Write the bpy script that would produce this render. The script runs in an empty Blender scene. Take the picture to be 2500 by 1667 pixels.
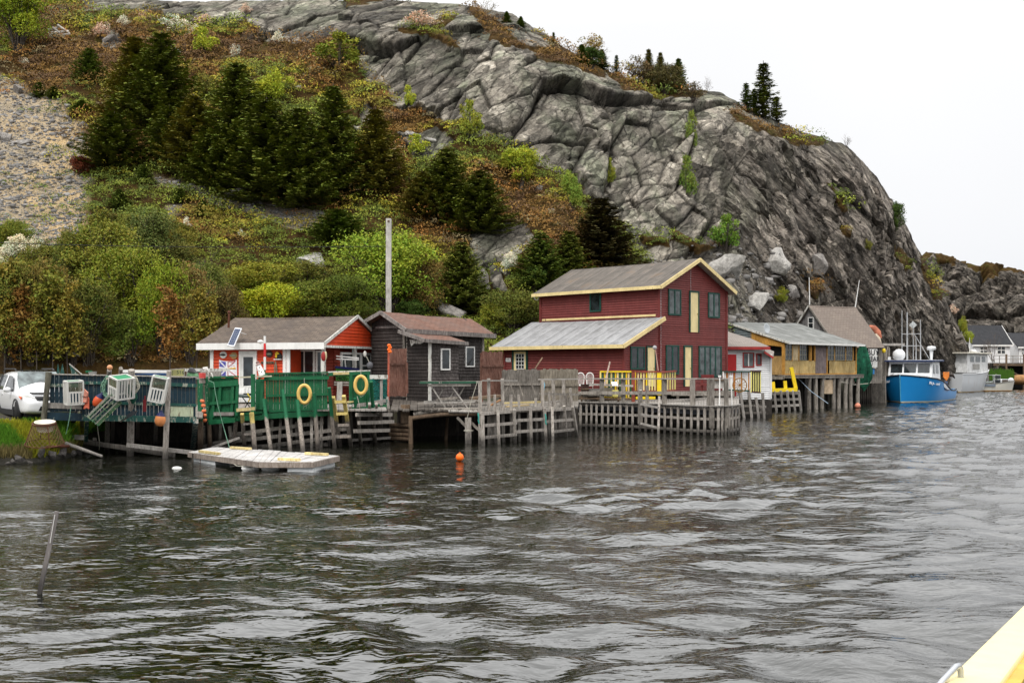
import bpy, math, random
import numpy as np
from mathutils import Vector, Matrix
R = math.radians
scene = bpy.context.scene
COL = scene.collection
# ---------------------------------------------------------------- camera
FPX, CXP, HZ, CAMH = 2640.0, 1250.0, 895.0, 2.9
cam_d = bpy.data.cameras.new('camera'); cam = bpy.data.objects.new('camera', cam_d); COL.objects.link(cam)
cam.location = (0, 0, CAMH); cam.rotation_euler = (R(90), 0, 0)
cam_d.sensor_width = 36; cam_d.lens = 36*FPX/2500; cam_d.shift_y = (HZ-833.5)/2500
cam_d.clip_start = 0.05; cam_d.clip_end = 3000
scene.camera = cam
# ---------------------------------------------------------------- world: overcast sky
SUN_EL, SUN_ROT = R(52), R(205)
world = bpy.data.worlds.new('World'); scene.world = world; world.use_nodes = True
wn, wl_ = world.node_tree.nodes, world.node_tree.links
wn.clear()
def wnode(t, **k):
 n = wn.new(t)
 for a, b in k.items(): setattr(n, a, b)
 return n
sky = wnode('ShaderNodeTexSky', sky_type='NISHITA', sun_disc=False, sun_elevation=SUN_EL, sun_rotation=SUN_ROT, air_density=1.0, dust_density=4.0)
hs = wnode('ShaderNodeHueSaturation'); hs.inputs['Saturation'].default_value = 0.12
wl_.new(sky.outputs[0], hs.inputs['Color'])
tc = wnode('ShaderNodeTexCoord'); sp = wnode('ShaderNodeSeparateXYZ'); wl_.new(tc.outputs['Generated'], sp.inputs[0])
cr = wnode('ShaderNodeValToRGB'); wl_.new(sp.outputs['Z'], cr.inputs[0])
el = cr.color_ramp.elements
SKH, SKZ = 0.86, 1.0
el[0].position = 0.0; el[0].color = (0.385, 0.395, 0.41, 1)
el[1].position = 1.0; el[1].color = (.75, .75, .75, 1)
e = el.new(0.36); e.color = (0.60, 0.60, 0.605, 1)
e = el.new(0.50); e.color = (1.0, 1.0, 1.0, 1)
e = el.new(0.70); e.color = (.95, .95, .95, 1)
e = el.new(0.12); e.color = (0.418, 0.422, 0.432, 1)
e = el.new(0.30); e.color = (0.445, 0.447, 0.452, 1)
nz = wnode('ShaderNodeTexNoise'); nz.inputs['Scale'].default_value = 2.2; nz.inputs['Detail'].default_value = 4
wl_.new(tc.outputs['Generated'], nz.inputs['Vector'])
mr = wnode('ShaderNodeMapRange'); mr.inputs['To Min'].default_value = 19.5; mr.inputs['To Max'].default_value = 23.5
wl_.new(nz.outputs[0], mr.inputs[0])
mul = wnode('ShaderNodeVectorMath', operation='SCALE'); wl_.new(cr.outputs[0], mul.inputs[0]); wl_.new(mr.outputs[0], mul.inputs['Scale'])
mx = wnode('ShaderNodeMix', data_type='RGBA'); mx.inputs[0].default_value = 0.94
wl_.new(hs.outputs[0], mx.inputs[6]); wl_.new(mul.outputs[0], mx.inputs[7])
bg = wnode('ShaderNodeBackground'); bg.inputs[1].default_value = 0.1
wo = wnode('ShaderNodeOutputWorld'); wl_.new(mx.outputs[2], bg.inputs[0]); wl_.new(bg.outputs[0], wo.inputs[0])
# ---------------------------------------------------------------- sun (soft, behind cloud)
sd = bpy.data.lights.new('sun', 'SUN'); sd.energy = 1.5; sd.angle = R(11); sd.color = (1.0, 0.96, 0.9)
sun = bpy.data.objects.new('sun', sd); COL.objects.link(sun)
az = SUN_ROT
sdir = Vector((math.sin(az)*math.cos(SUN_EL), math.cos(az)*math.cos(SUN_EL), math.sin(SUN_EL)))
sun.rotation_euler = sdir.to_track_quat('Z', 'Y').to_euler()
sun.location = (0, 0, 60)
scene.view_settings.view_transform = 'Standard'; scene.view_settings.look = 'None'
scene.view_settings.exposure = 0.12; scene.view_settings.gamma = 1.0
scene.render.engine = 'CYCLES'
scene.cycles.max_bounces = 6; scene.cycles.diffuse_bounces = 3; scene.cycles.glossy_bounces = 3
scene.cycles.transmission_bounces = 4; scene.cycles.use_denoising = True
scene.cycles.caustics_reflective = False; scene.cycles.caustics_refractive = False
# ---------------------------------------------------------------- placing helpers (photo px -> metres)
def P(u, v, Y):
 return Vector(((u-CXP)/FPX*Y, Y, CAMH-(v-HZ)/FPX*Y))
def XU(u, Y): return (u-CXP)/FPX*Y
def ZV(v, Y): return CAMH-(v-HZ)/FPX*Y
def WL(u, v):                       # point on the water surface
 Y = FPX*CAMH/(v-HZ); return Vector((XU(u, Y), Y, 0))
def V(*a): return Vector(a)
# ---------------------------------------------------------------- noise
_rng = np.random.RandomState(7)
_perm = _rng.permutation(4096).astype(np.int64)
def _h(ix, iy, iz, k=0):
 a = _perm[(ix + 131*k) & 4095]; a = _perm[(a + iy) & 4095]; a = _perm[(a + iz) & 4095]
 return a
_gr = _rng.normal(size=(4096, 3)); _gr /= np.linalg.norm(_gr, axis=1)[:, None]
_u4 = _rng.rand(4096, 4)
def perlin(p, k=0):
 i = np.floor(p).astype(np.int64); f = p-i; w = f*f*f*(f*(f*6-15)+10)
 r = 0
 for dx in (0, 1):
  for dy in (0, 1):
   for dz in (0, 1):
    g = _gr[_h(i[:, 0]+dx, i[:, 1]+dy, i[:, 2]+dz, k)]
    d = (g*(f-np.array([dx, dy, dz]))).sum(1)
    r = r + d*(w[:, 0] if dx else 1-w[:, 0])*(w[:, 1] if dy else 1-w[:, 1])*(w[:, 2] if dz else 1-w[:, 2])
 return r*1.6
def fbm(p, o=4, k=0, g=0.5):
 r = 0; a = 1
 for j in range(o):
  r = r + a*perlin(p*(2.03**j)+j*17.3, k+j); a *= g
 return r
def facets(p, k=0):
 """blocky noise: per cell a tilted plane; returns height, edge distance"""
 i = np.floor(p).astype(np.int64)
 n = len(p); f1 = np.full(n, 9.); f2 = np.full(n, 9.); hh = np.zeros(n); tone = np.zeros(n)
 for dx in (-1, 0, 1):
  for dy in (-1, 0, 1):
   for dz in (-1, 0, 1):
    c = i+np.array([dx, dy, dz]); id_ = _h(c[:, 0], c[:, 1], c[:, 2], k)
    q = c+_u4[id_][:, :3]; dv = p-q; d = np.sqrt((dv**2).sum(1))
    h = (_u4[id_][:, 3]-.5)+(_gr[(id_+77) & 4095]*dv).sum(1)*0.9
    m = d < f1
    f2 = np.where(m, f1, np.minimum(f2, d)); hh = np.where(m, h, hh); tone = np.where(m, _u4[(id_+991) & 4095][:, 1], tone); f1 = np.where(m, d, f1)
 return hh, f2-f1, tone
def sstep(a, b, x):
 t = np.clip((x-a)/(b-a), 0, 1); return t*t*(3-2*t)
# ---------------------------------------------------------------- objects
def tag(o, label=None, cat=None, group=None, kind=None):
 if label: o['label'] = label
 if cat: o['category'] = cat
 if group: o['group'] = group
 if kind: o['kind'] = kind
 return o
def empty(name, loc=(0, 0, 0), rz=0.0, label=None, cat=None, group=None):
 o = bpy.data.objects.new(name, None); COL.objects.link(o); o.empty_display_size = 0.2
 o.location = loc; o.rotation_euler = (0, 0, rz)
 return tag(o, label, cat, group)
def link_mesh(name, me, mat=None, parent=None):
 o = bpy.data.objects.new(name, me); COL.objects.link(o)
 if mat is not None: me.materials.append(mat)
 if parent is not None: o.parent = parent
 return o
def np_mesh(name, verts, quads, mat=None, parent=None, smooth=False, attrs=None, colors=None):
 """verts (n,3); quads (m,k) equal-size polygons"""
 me = bpy.data.meshes.new(name); n = len(verts); m, k = quads.shape
 me.vertices.add(n); me.vertices.foreach_set('co', np.asarray(verts, np.float32).ravel())
 me.loops.add(m*k); me.loops.foreach_set('vertex_index', np.asarray(quads, np.int32).ravel())
 me.polygons.add(m); me.polygons.foreach_set('loop_start', np.arange(0, m*k, k, dtype=np.int32))
 me.polygons.foreach_set('loop_total', np.full(m, k, np.int32))
 me.update(calc_edges=True)
 if smooth: me.polygons.foreach_set('use_smooth', np.ones(m, bool))
 for nm, dat in (attrs or {}).items():
  a = me.attributes.new(nm, 'FLOAT', 'POINT'); a.data.foreach_set('value', np.asarray(dat, np.float32))
 if colors is not None:
  a = me.attributes.new('tint', 'FLOAT_COLOR', 'POINT'); a.data.foreach_set('color', np.asarray(colors, np.float32).ravel())
 return link_mesh(name, me, mat, parent)
def copy_tree(o, parent=None):
 c = o.copy(); COL.objects.link(c); c.parent = parent
 for ch in list(o.children): copy_tree(ch, c)
 return c
class MB:
 """collects shapes, builds one mesh"""
 def __init__(s, M=None): s.v = []; s.f = []; s.sm = []; s.M = M
 def add(s, vs, fs, smooth=False):
  b = len(s.v)
  if s.M is not None: vs = [s.M @ Vector(q) for q in vs]
  s.v += [tuple(q) for q in vs]
  for f in fs: s.f.append(tuple(b+i for i in f)); s.sm.append(smooth)
  return s
 def box(s, c, d, rz=0, M=None):
  x, y, z = d[0]/2, d[1]/2, d[2]/2; c = Vector(c)
  vs = [Vector((sx*x, sy*y, sz*z)) for sz in (-1, 1) for sx, sy in ((-1, -1), (1, -1), (1, 1), (-1, 1))]
  m = M or Matrix.Rotation(rz, 3, 'Z')
  return s.add([m @ q+c for q in vs], [(3, 2, 1, 0), (4, 5, 6, 7), (0, 1, 5, 4), (1, 2, 6, 5), (2, 3, 7, 6), (3, 0, 4, 7)])
 def bar(s, a, b, w, h=None, up=(0, 0, 1), taper=1.0):
  a, b = Vector(a), Vector(b); h = w if h is None else h
  d = (b-a).normalized(); up = Vector(up)
  if abs(d.dot(up)) > .97: up = Vector((0, 1, 0)) if abs(d.y) < .9 else Vector((1, 0, 0))
  r = d.cross(up).normalized(); q = r.cross(d)
  vs = []
  for p, t in ((a, 1), (b, taper)):
   for i, j in ((-1, -1), (1, -1), (1, 1), (-1, 1)): vs.append(p+r*(i*w*t/2)+q*(j*h*t/2))
  return s.add(vs, [(3, 2, 1, 0), (4, 5, 6, 7), (0, 1, 5, 4), (1, 2, 6, 5), (2, 3, 7, 6), (3, 0, 4, 7)])
 def cyl(s, a, b, r0, r1=None, n=10, cap=True):
  a, b = Vector(a), Vector(b); r1 = r0 if r1 is None else r1
  return s.tube([a, b], [r0, r1], n, cap)
 def tube(s, pts, rad, n=8, cap=True, closed=False):
  pts = [Vector(p) for p in pts]; m = len(pts)
  if not hasattr(rad, '__len__'): rad = [rad]*m
  up = Vector((0, 0, 1)); vs = []; last = None
  for i, p in enumerate(pts):
   if closed: d = pts[(i+1) % m]-pts[i-1]
   else: d = pts[min(i+1, m-1)]-pts[max(i-1, 0)]
   d.normalize()
   if last is None:
    r = d.cross(up)
    if r.length < .05: r = d.cross(Vector((0, 1, 0)))
   else: r = last-d*last.dot(d)
   r.normalize(); last = r; q = d.cross(r)
   for k in range(n):
    a = 2*math.pi*k/n; vs.append(p+(r*math.cos(a)+q*math.sin(a))*rad[i])
  fs = []
  for i in range(m if closed else m-1):
   for k in range(n):
    a0 = i*n+k; a1 = i*n+(k+1) % n; b0 = ((i+1) % m)*n+k; b1 = ((i+1) % m)*n+(k+1) % n
    fs.append((a0, a1, b1, b0))
  s.add(vs, fs, n > 5)
  if cap and not closed:
   s.add(vs[:n], [tuple(range(n-1, -1, -1))]); s.add(vs[-n:], [tuple(range(n))])
  return s
 def lathe(s, c, prof, n=16, M=None, smooth=True):
  c = Vector(c); vs = []; m = M or Matrix.Identity(3)
  for r, z in prof:
   for k in range(n):
    a = 2*math.pi*k/n; vs.append(m @ Vector((r*math.cos(a), r*math.sin(a), z))+c)
  fs = [(i*n+k, i*n+(k+1) % n, (i+1)*n+(k+1) % n, (i+1)*n+k) for i in range(len(prof)-1) for k in range(n)]
  return s.add(vs, fs, smooth)
 def ball(s, c, r, n=12, sc=(1, 1, 1), M=None):
  m = (M or Matrix.Identity(3)) @ Matrix.Diagonal(sc)
  k = max(6, n//2+1)
  return s.lathe(c, [(max(1e-4, r*math.sin(math.pi*i/k)), -r*math.cos(math.pi*i/k)) for i in range(k+1)], n, m)
 def quad(s, a, b, c, d): return s.add([a, b, c, d], [(0, 1, 2, 3)])
 def slab(s, pts, t):
  """polygon with thickness vector t"""
  pts = [Vector(p) for p in pts]; t = Vector(t); n = len(pts)
  vs = pts+[p+t for p in pts]
  fs = [tuple(range(n-1, -1, -1)), tuple(range(n, 2*n))]+[(i, (i+1) % n, n+(i+1) % n, n+i) for i in range(n)]
  return s.add(vs, fs)
 def build(s, name, mat, parent=None, bevel=0):
  me = bpy.data.meshes.new(name); me.from_pydata(s.v, [], s.f); me.update()
  me.polygons.foreach_set('use_smooth', s.sm)
  o = link_mesh(name, me, mat, parent)
  if bevel:
   b = o.modifiers.new('bevel', 'BEVEL'); b.width = bevel; b.segments = 2; b.limit_method = 'ANGLE'
  return o
# ---------------------------------------------------------------- materials
MATS = {}
def nt(m): return m.node_tree.nodes, m.node_tree.links
def new_mat(name):
 m = bpy.data.materials.new(name); m.use_nodes = True; n, l = nt(m); n.clear()
 b = n.new('ShaderNodeBsdfPrincipled'); o = n.new('ShaderNodeOutputMaterial'); l.new(b.outputs[0], o.inputs[0])
 b.inputs['Specular IOR Level'].default_value = 0.3
 return m, n, l, b
def N(n, t, ins=None, **k):
 x = n.new(t)
 for a, b in k.items(): setattr(x, a, b)
 for a, b in (ins or {}).items(): x.inputs[a].default_value = b
 return x
def noise(n, l, sc, det=4, rough=.55, vec=None, dist=0):
 x = N(n, 'ShaderNodeTexNoise', {'Scale': sc, 'Detail': det, 'Roughness': rough, 'Distortion': dist})
 if vec is not None: l.new(vec, x.inputs['Vector'])
 return x.outputs[0]
def coords(n, l, scale=(1, 1, 1), kind='Object', rot=(0, 0, 0)):
 t = N(n, 'ShaderNodeTexCoord'); m = N(n, 'ShaderNodeMapping'); m.inputs['Scale'].default_value = scale; m.inputs['Rotation'].default_value = rot
 l.new(t.outputs[kind], m.inputs[0]); return m.outputs[0]
def ramp(n, l, src, stops):
 r = N(n, 'ShaderNodeValToRGB'); l.new(src, r.inputs[0]); e = r.color_ramp.elements
 e[0].position, e[0].color = stops[0][0], (*stops[0][1], 1); e[1].position, e[1].color = stops[-1][0], (*stops[-1][1], 1)
 for p, c in stops[1:-1]: q = e.new(p); q.color = (*c, 1)
 return r.outputs[0]
def g3(v): return (v, v, v)
def mixc(n, l, fac, a, b, mode='MIX'):
 m = N(n, 'ShaderNodeMix', data_type='RGBA', blend_type=mode)
 for s, k in ((fac, 0), (a, 6), (b, 7)):
  if isinstance(s, (int, float)): m.inputs[k].default_value = s
  elif isinstance(s, tuple): m.inputs[k].default_value = (*s, 1) if len(s) == 3 else s
  else: l.new(s, m.inputs[k])
 return m.outputs[2]
def mathn(n, l, op, a, b=0.0):
 m = N(n, 'ShaderNodeMath', operation=op)
 for s, k in ((a, 0), (b, 1)):
  if isinstance(s, (int, float)): m.inputs[k].default_value = s
  else: l.new(s, m.inputs[k])
 return m.outputs[0]
def bump(n, l, b, h, st=.4, dist=.02):
 x = N(n, 'ShaderNodeBump', {'Strength': st, 'Distance': dist}); l.new(h, x.inputs['Height']); l.new(x.outputs[0], b.inputs['Normal'])
def M_paint(name, col, wear=.0, rough=.6, under=(.33, .30, .27), grain=8, dirt=.35, streak=True):
 """painted or plain surface with dirt, streaks and worn-through patches"""
 if name in MATS: return MATS[name]
 m, n, l, b = new_mat(name)
 c = coords(n, l, (1, 1, .25) if streak else (1, 1, 1))
 a = noise(n, l, grain, 5, .6, c)
 c2 = coords(n, l, (1, 1, 1))
 d = noise(n, l, 1.7, 4, .6, c2)
 col2 = tuple(x*(1-dirt*.75)+.02*dirt for x in col); col3 = tuple(min(1, x*(1+dirt*.35)+.01) for x in col)
 base = ramp(n, l, a, [(.3, col2), (.5, col), (.72, col3)])
 base = mixc(n, l, ramp(n, l, d, [(.38, g3(0)), (.72, g3(min(1, dirt*2.2)))]), base, tuple(x*.5 for x in col))
 if wear > 0:
  w = noise(n, l, grain*1.3, 8, .75, c)
  k = ramp(n, l, w, [(.66-wear*.3, g3(0)), (.70-wear*.3, g3(1))])
  base = mixc(n, l, k, base, under)
 l.new(base, b.inputs['Base Color']); b.inputs['Roughness'].default_value = rough
 bump(n, l, b, a, .25, .01)
 MATS[name] = m; return m
def M_wood(name, c1, c2, c3=None, rough=.85, sc=6):
 """weathered timber: long grain, dark cracks, blotches"""
 if name in MATS: return MATS[name]
 m, n, l, b = new_mat(name); c3 = c3 or tuple(x*.35 for x in c1)
 c = coords(n, l, (3.2, 3.2, .7))
 g = noise(n, l, sc, 7, .7, c); bl = noise(n, l, 1.3, 5, .65, coords(n, l))
 base = ramp(n, l, g, [(.28, c3), (.42, c1), (.62, c2), (.8, tuple(min(1, x*1.35) for x in c2))])
 inf = N(n, 'ShaderNodeObjectInfo'); rv = mathn(n, l, 'MULTIPLY_ADD', inf.outputs['Random'], .45)
 m_ = N(n, 'ShaderNodeMath', operation='MULTIPLY_ADD'); l.new(inf.outputs['Random'], m_.inputs[0]); m_.inputs[1].default_value = .5; m_.inputs[2].default_value = .72
 base = mixc(n, l, 1.0, base, ramp(n, l, bl, [(.3, g3(.55)), (.65, g3(1.1))]), 'MULTIPLY')
 v = N(n, 'ShaderNodeVectorMath', operation='SCALE'); l.new(base, v.inputs[0]); l.new(m_.outputs[0], v.inputs['Scale'])
 l.new(v.outputs[0], b.inputs['Base Color']); b.inputs['Roughness'].default_value = rough
 bump(n, l, b, g, .5, .015)
 MATS[name] = m; return m
def M_flat(name, col, rough=.5, metal=0, var=.2, sc=12):
 if name in MATS: return MATS[name]
 m, n, l, b = new_mat(name)
 a = noise(n, l, sc, 4, .6, coords(n, l))
 base = ramp(n, l, a, [(.3, tuple(x*(1-var) for x in col)), (.7, tuple(min(1, x*(1+var*.6)) for x in col))])
 l.new(base, b.inputs['Base Color']); b.inputs['Roughness'].default_value = rough; b.inputs['Metallic'].default_value = metal
 MATS[name] = m; return m
def M_glass(name, col=(.012, .016, .018), rough=.06):
 if name in MATS: return MATS[name]
 m, n, l, b = new_mat(name)
 a = noise(n, l, 2.5, 3, .5, coords(n, l))
 l.new(ramp(n, l, a, [(.35, tuple(x*.5 for x in col)), (.65, tuple(x*2.2 for x in col))]), b.inputs['Base Color'])
 b.inputs['Roughness'].default_value = rough; b.inputs['Specular IOR Level'].default_value = .6
 bump(n, l, b, a, .06, .02)
 MATS[name] = m; return m
def M_roof(name, c1, c2, c3, course=.16, rot=None):
 """asphalt shingles, uv = metres along eave / up slope"""
 if name in MATS: return MATS[name]
 m, n, l, b = new_mat(name)
 uv = N(n, 'ShaderNodeUVMap'); mp = N(n, 'ShaderNodeMapping'); l.new(uv.outputs[0], mp.inputs[0])
 br = N(n, 'ShaderNodeTexBrick', {'Scale': 1.0, 'Mortar Size': .012, 'Mortar Smooth': .3, 'Bias': 0.0, 'Brick Width': .32, 'Row Height': course})
 br.inputs['Color1'].default_value = (*c1, 1); br.inputs['Color2'].default_value = (*c2, 1); br.inputs['Mortar'].default_value = (*tuple(x*.3 for x in c1), 1)
 l.new(mp.outputs[0], br.inputs[0])
 a = noise(n, l, 1.1, 6, .65, coords(n, l)); g = noise(n, l, 30, 3, .7, coords(n, l))
 base = mixc(n, l, ramp(n, l, a, [(.42, g3(0)), (.68, g3(.75))]), br.outputs[0], c3)
 base = mixc(n, l, .5, base, ramp(n, l, g, [(.3, g3(.5)), (.7, g3(1.3))]), 'MULTIPLY')
 l.new(base, b.inputs['Base Color']); b.inputs['Roughness'].default_value = .9
 bump(n, l, b, br.outputs['Fac'], -.4, .02)
 MATS[name] = m; return m
# ================================================================ TERRAIN
# control columns: u : list of (v, Y) from the hill foot up to the ridge (photo px, metres)
HILL = {
 -420: [(885, 47), (800, 53), (700, 58), (560, 65), (400, 73), (200, 86), (40, 99), (-90, 116)],
 -100: [(885, 49), (800, 54), (700, 59), (560, 66), (400, 74), (200, 87), (40, 100), (-70, 114)],
 150: [(885, 50), (800, 55), (700, 60), (560, 67), (400, 75), (200, 87), (80, 97), (-30, 110)],
 400: [(885, 52), (800, 57), (700, 61.5), (560, 67.5), (400, 75), (200, 87), (60, 97), (0, 105)],
 640: [(885, 55), (800, 59.5), (700, 63.5), (560, 69), (400, 76), (200, 87), (60, 96), (3, 102)],
 850: [(880, 58), (800, 61.5), (700, 65), (560, 70), (400, 77), (230, 86), (80, 93), (-4, 101)],
 1000: [(875, 60), (800, 63), (700, 66.5), (560, 71), (400, 78), (230, 84.5), (90, 91), (4, 100)],
 1130: [(870, 61), (800, 63.5), (700, 67), (560, 71.5), (400, 77.5), (250, 82), (110, 89), (8, 99)],
 1250: [(865, 62), (800, 64), (700, 67.5), (560, 72), (400, 78), (250, 82), (130, 87), (36, 98)],
 1370: [(865, 63), (800, 65), (700, 69), (560, 73), (430, 79), (270, 83), (170, 87.5), (112, 97)],
 1480: [(860, 65), (800, 67), (700, 71), (600, 75), (500, 80), (330, 84.5), (240, 88), (172, 98)],
 1600: [(860, 67), (800, 69), (700, 73), (620, 77), (500, 82), (360, 86), (290, 89.5), (212, 100)],
 1754: [(865, 71), (800, 74), (700, 77), (620, 80.5), (500, 85), (370, 89), (290, 92.5), (228, 101)],
 1850: [(870, 78), (800, 81), (700, 83), (600, 85.5), (500, 88.5), (400, 91.5), (320, 95), (272, 102)],
 1950: [(880, 88), (800, 89.5), (700, 91), (620, 92.5), (540, 94), (450, 96.5), (380, 99), (318, 105)],
 2070: [(890, 96), (820, 96.5), (740, 97.5), (660, 98.5), (580, 100), (490, 102.5), (420, 105), (357, 109)],
 2140: [(905, 101), (840, 101), (770, 102), (700, 103), (620, 105), (550, 107), (490, 109), (430, 112)],
 2200: [(925, 106), (880, 106), (820, 107), (760, 108), (700, 110), (650, 112), (590, 114), (527, 117)],
 2245: [(940, 112), (900, 112), (850, 113), (800, 114), (750, 116), (710, 118), (670, 120), (612, 123)],
 2310: [(955, 120), (925, 120), (890, 121), (860, 122), (830, 123), (800, 125), (770, 127), (735, 130)],
 2372: [(962, 128), (950, 128.5), (935, 129), (920, 130), (905, 131), (892, 132), (880, 134), (866, 137)],
 2420: [(957, 133), (955, 133.5), (952, 134), (949, 135), (946, 136), (943, 137), (940, 139), (937, 141)],
}
hu = np.array(sorted(HILL), float)
hv = np.array([[q[0] for q in HILL[k]] for k in sorted(HILL)], float)
hY = np.array([[q[1] for q in HILL[k]] for k in sorted(HILL)], float)
def col_interp(tab, u):
 return np.stack([np.interp(u, hu, tab[:, j]) for j in range(tab.shape[1])], -1)
def hill_curve(tab, u, t):
 c = col_interp(tab, u); n = c.shape[-1]-1
 x = np.clip(t*n, 0, n-1e-6); i = x.astype(int); f = x-i; r = np.arange(len(u))
 p0 = c[r, np.maximum(i-1, 0)]; p1 = c[r, i]; p2 = c[r, i+1]; p3 = c[r, np.minimum(i+2, n)]
 return .5*((2*p1)+(-p0+p2)*f+(2*p0-5*p1+4*p2-p3)*f*f+(-p0+3*p1-3*p2+p3)*f**3)
def poly_mask(u, v, poly, soft=12.0):
 """soft inside test by distance sign"""
 poly = np.array(poly, float); n = len(poly); ins = np.zeros(len(u), bool); d = np.full(len(u), 1e9)
 for i in range(n):
  a, b = poly[i], poly[(i+1) % n]
  c = ((a[1] > v) != (b[1] > v)) & (u < (b[0]-a[0])*(v-a[1])/(b[1]-a[1]+1e-9)+a[0]); ins ^= c
  ab = b-a; t = np.clip(((u-a[0])*ab[0]+(v-a[1])*ab[1])/(ab@ab+1e-9), 0, 1)
  d = np.minimum(d, np.hypot(u-a[0]-t*ab[0], v-a[1]-t*ab[1]))
 return np.clip(.5+np.where(ins, d, -d)/(2*soft), 0, 1)
ROCKPOLY = [  # cliff and outcrops
 [(170, -60), (215, 30), (330, 25), (480, 45), (560, 55), (640, 90), (730, 110), (770, 90), (830, 100), (880, 150), (900, 190),
 (960, 250), (1020, 275), (1130, 315), (1200, 350), (1290, 385), (1360, 430), (1420, 490), (1490, 520), (1530, 560), (1560, 640),
 (1560, 720), (1650, 760), (1760, 800), (1900, 900), (2500, 1100), (2500, -100)],
]
TURFPOLY = [  # turf lying on the cliff tops and ledges
 [(830, -50), (850, 20), (960, 2), (1060, 8), (1070, -50)], [(970, 75), (1030, 55), (1080, 70), (1110, 110), (1125, 125), (1080, 105), (1040, 85), (990, 88)],
 [(1145, 10), (1210, 45), (1250, 85), (1240, 115), (1190, 85), (1150, 40)], [(1055, 50), (1110, 30), (1100, 60), (1060, 78)],
 [(1300, 115), (1370, 118), (1440, 150), (1440, 170), (1380, 160), (1300, 140)], [(1290, 70), (1420, 130), (1480, 150), (1480, 190), (1400, 160)],
 [(1480, 170), (1600, 190), (1715, 225), (1712, 245), (1600, 240), (1520, 230), (1490, 200)], [(1480, 150), (1650, 170), (1720, 222), (1600, 215), (1500, 190)],
 [(1780, 262), (1850, 300), (1960, 330), (2030, 340), (2010, 362), (1920, 345), (1850, 320), (1790, 290)],
 [(2015, 440), (2060, 480), (2075, 520), (2055, 520)], [(1560, 560), (1640, 590), (1640, 605), (1570, 585)],
 [(2045, 560), (2085, 565), (2080, 580), (2050, 576)], [(1960, 680), (2010, 690), (1990, 730), (1965, 720)], [(2180, 590), (2225, 640), (2210, 670), (2180, 620)],
 [(2020, 300), (2035, 430), (2060, 480), (2040, 470)], [(1250, 85), (1310, 120), (1300, 135), (1240, 105)],
 [(1640, 560), (1700, 590), (1760, 600), (1700, 610), (1640, 590)], [(1380, 570), (1560, 600), (1600, 640), (1540, 640), (1400, 600)],
 [(2255, 610), (2300, 720), (2290, 740), (2250, 660)],
]
ROCKBITS = [  # small outcrops in the heath
 [(250, 80), (300, 85), (295, 105), (250, 108)], [(885, 250), (905, 270), (880, 330), (862, 320)], [(970, 320), (1070, 310), (1110, 350), (1060, 385), (1000, 380)],
 [(1150, 560), (1290, 540), (1310, 600), (1240, 640), (1150, 660)], [(1175, 640), (1215, 660), (1240, 720), (1200, 715)],
 [(850, 560), (905, 590), (880, 620), (850, 600)], [(1060, 740), (1150, 740), (1150, 790), (1080, 770)],
]
SCREE = [
 [(-60, 160), (15, 172), (50, 205), (95, 230), (165, 265), (210, 300), (230, 400), (215, 470), (190, 560), (180, 620), (130, 590), (60, 590), (-60, 560)],
 [(330, 425), (450, 455), (560, 460), (700, 500), (800, 525), (760, 570), (700, 555), (620, 520), (470, 480)],
 [(410, 505), (440, 505), (445, 525), (400, 530)],
]
def hill_masks(u, v, p):
 w = fbm(p*.35, 4, 3)*26; w2 = fbm(p*.35+50, 4, 9)*22
 uu, vv = u+w, v+w2
 rock = np.zeros(len(u))
 for q in ROCKPOLY: rock = np.maximum(rock, poly_mask(uu, vv, q, 7))
 bits = np.zeros(len(u))
 for q in ROCKBITS: bits = np.maximum(bits, poly_mask(u+w*.5, v+w2*.5, q, 5))
 global BITM; BITM = np.where(rock > .5, 0, bits); rock = np.maximum(rock, bits)
 turf = np.zeros(len(u))
 for q in TURFPOLY: turf = np.maximum(turf, poly_mask(u+w*.4, v+w2*.4, q, 5))
 scree = np.zeros(len(u))
 for q in SCREE: scree = np.maximum(scree, poly_mask(u+w*.7, v+w2*.7, q, 9))
 rock = np.clip(rock-turf, 0, 1)
 return rock, scree
# ---- build
NU, NT, NB = 1150, 640, 14
us = np.concatenate([np.linspace(-420, -20, 50, endpoint=False), np.linspace(-20, 2420, NU-50)])
tt = np.linspace(0, 1, NT)
U, T = np.meshgrid(us, tt, indexing='ij'); Uf, Tf = U.ravel(), T.ravel()
Vf = hill_curve(hv, Uf, Tf); Yf = hill_curve(hY, Uf, Tf)
p = np.stack([(Uf-CXP)/FPX*Yf, Yf, CAMH-(Vf-HZ)/FPX*Yf], -1)
rock, scree = hill_masks(Uf, Vf, p)
# normals of the smooth surface
G = p.reshape(NU, NT, 3)
nx = np.cross(np.gradient(G, axis=0), np.gradient(G, axis=1)); nx /= np.linalg.norm(nx, axis=-1, keepdims=True)+1e-9
nf = nx.reshape(-1, 3); nf *= np.sign(-nf[:, 1:2]+1e-6*1)
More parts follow.
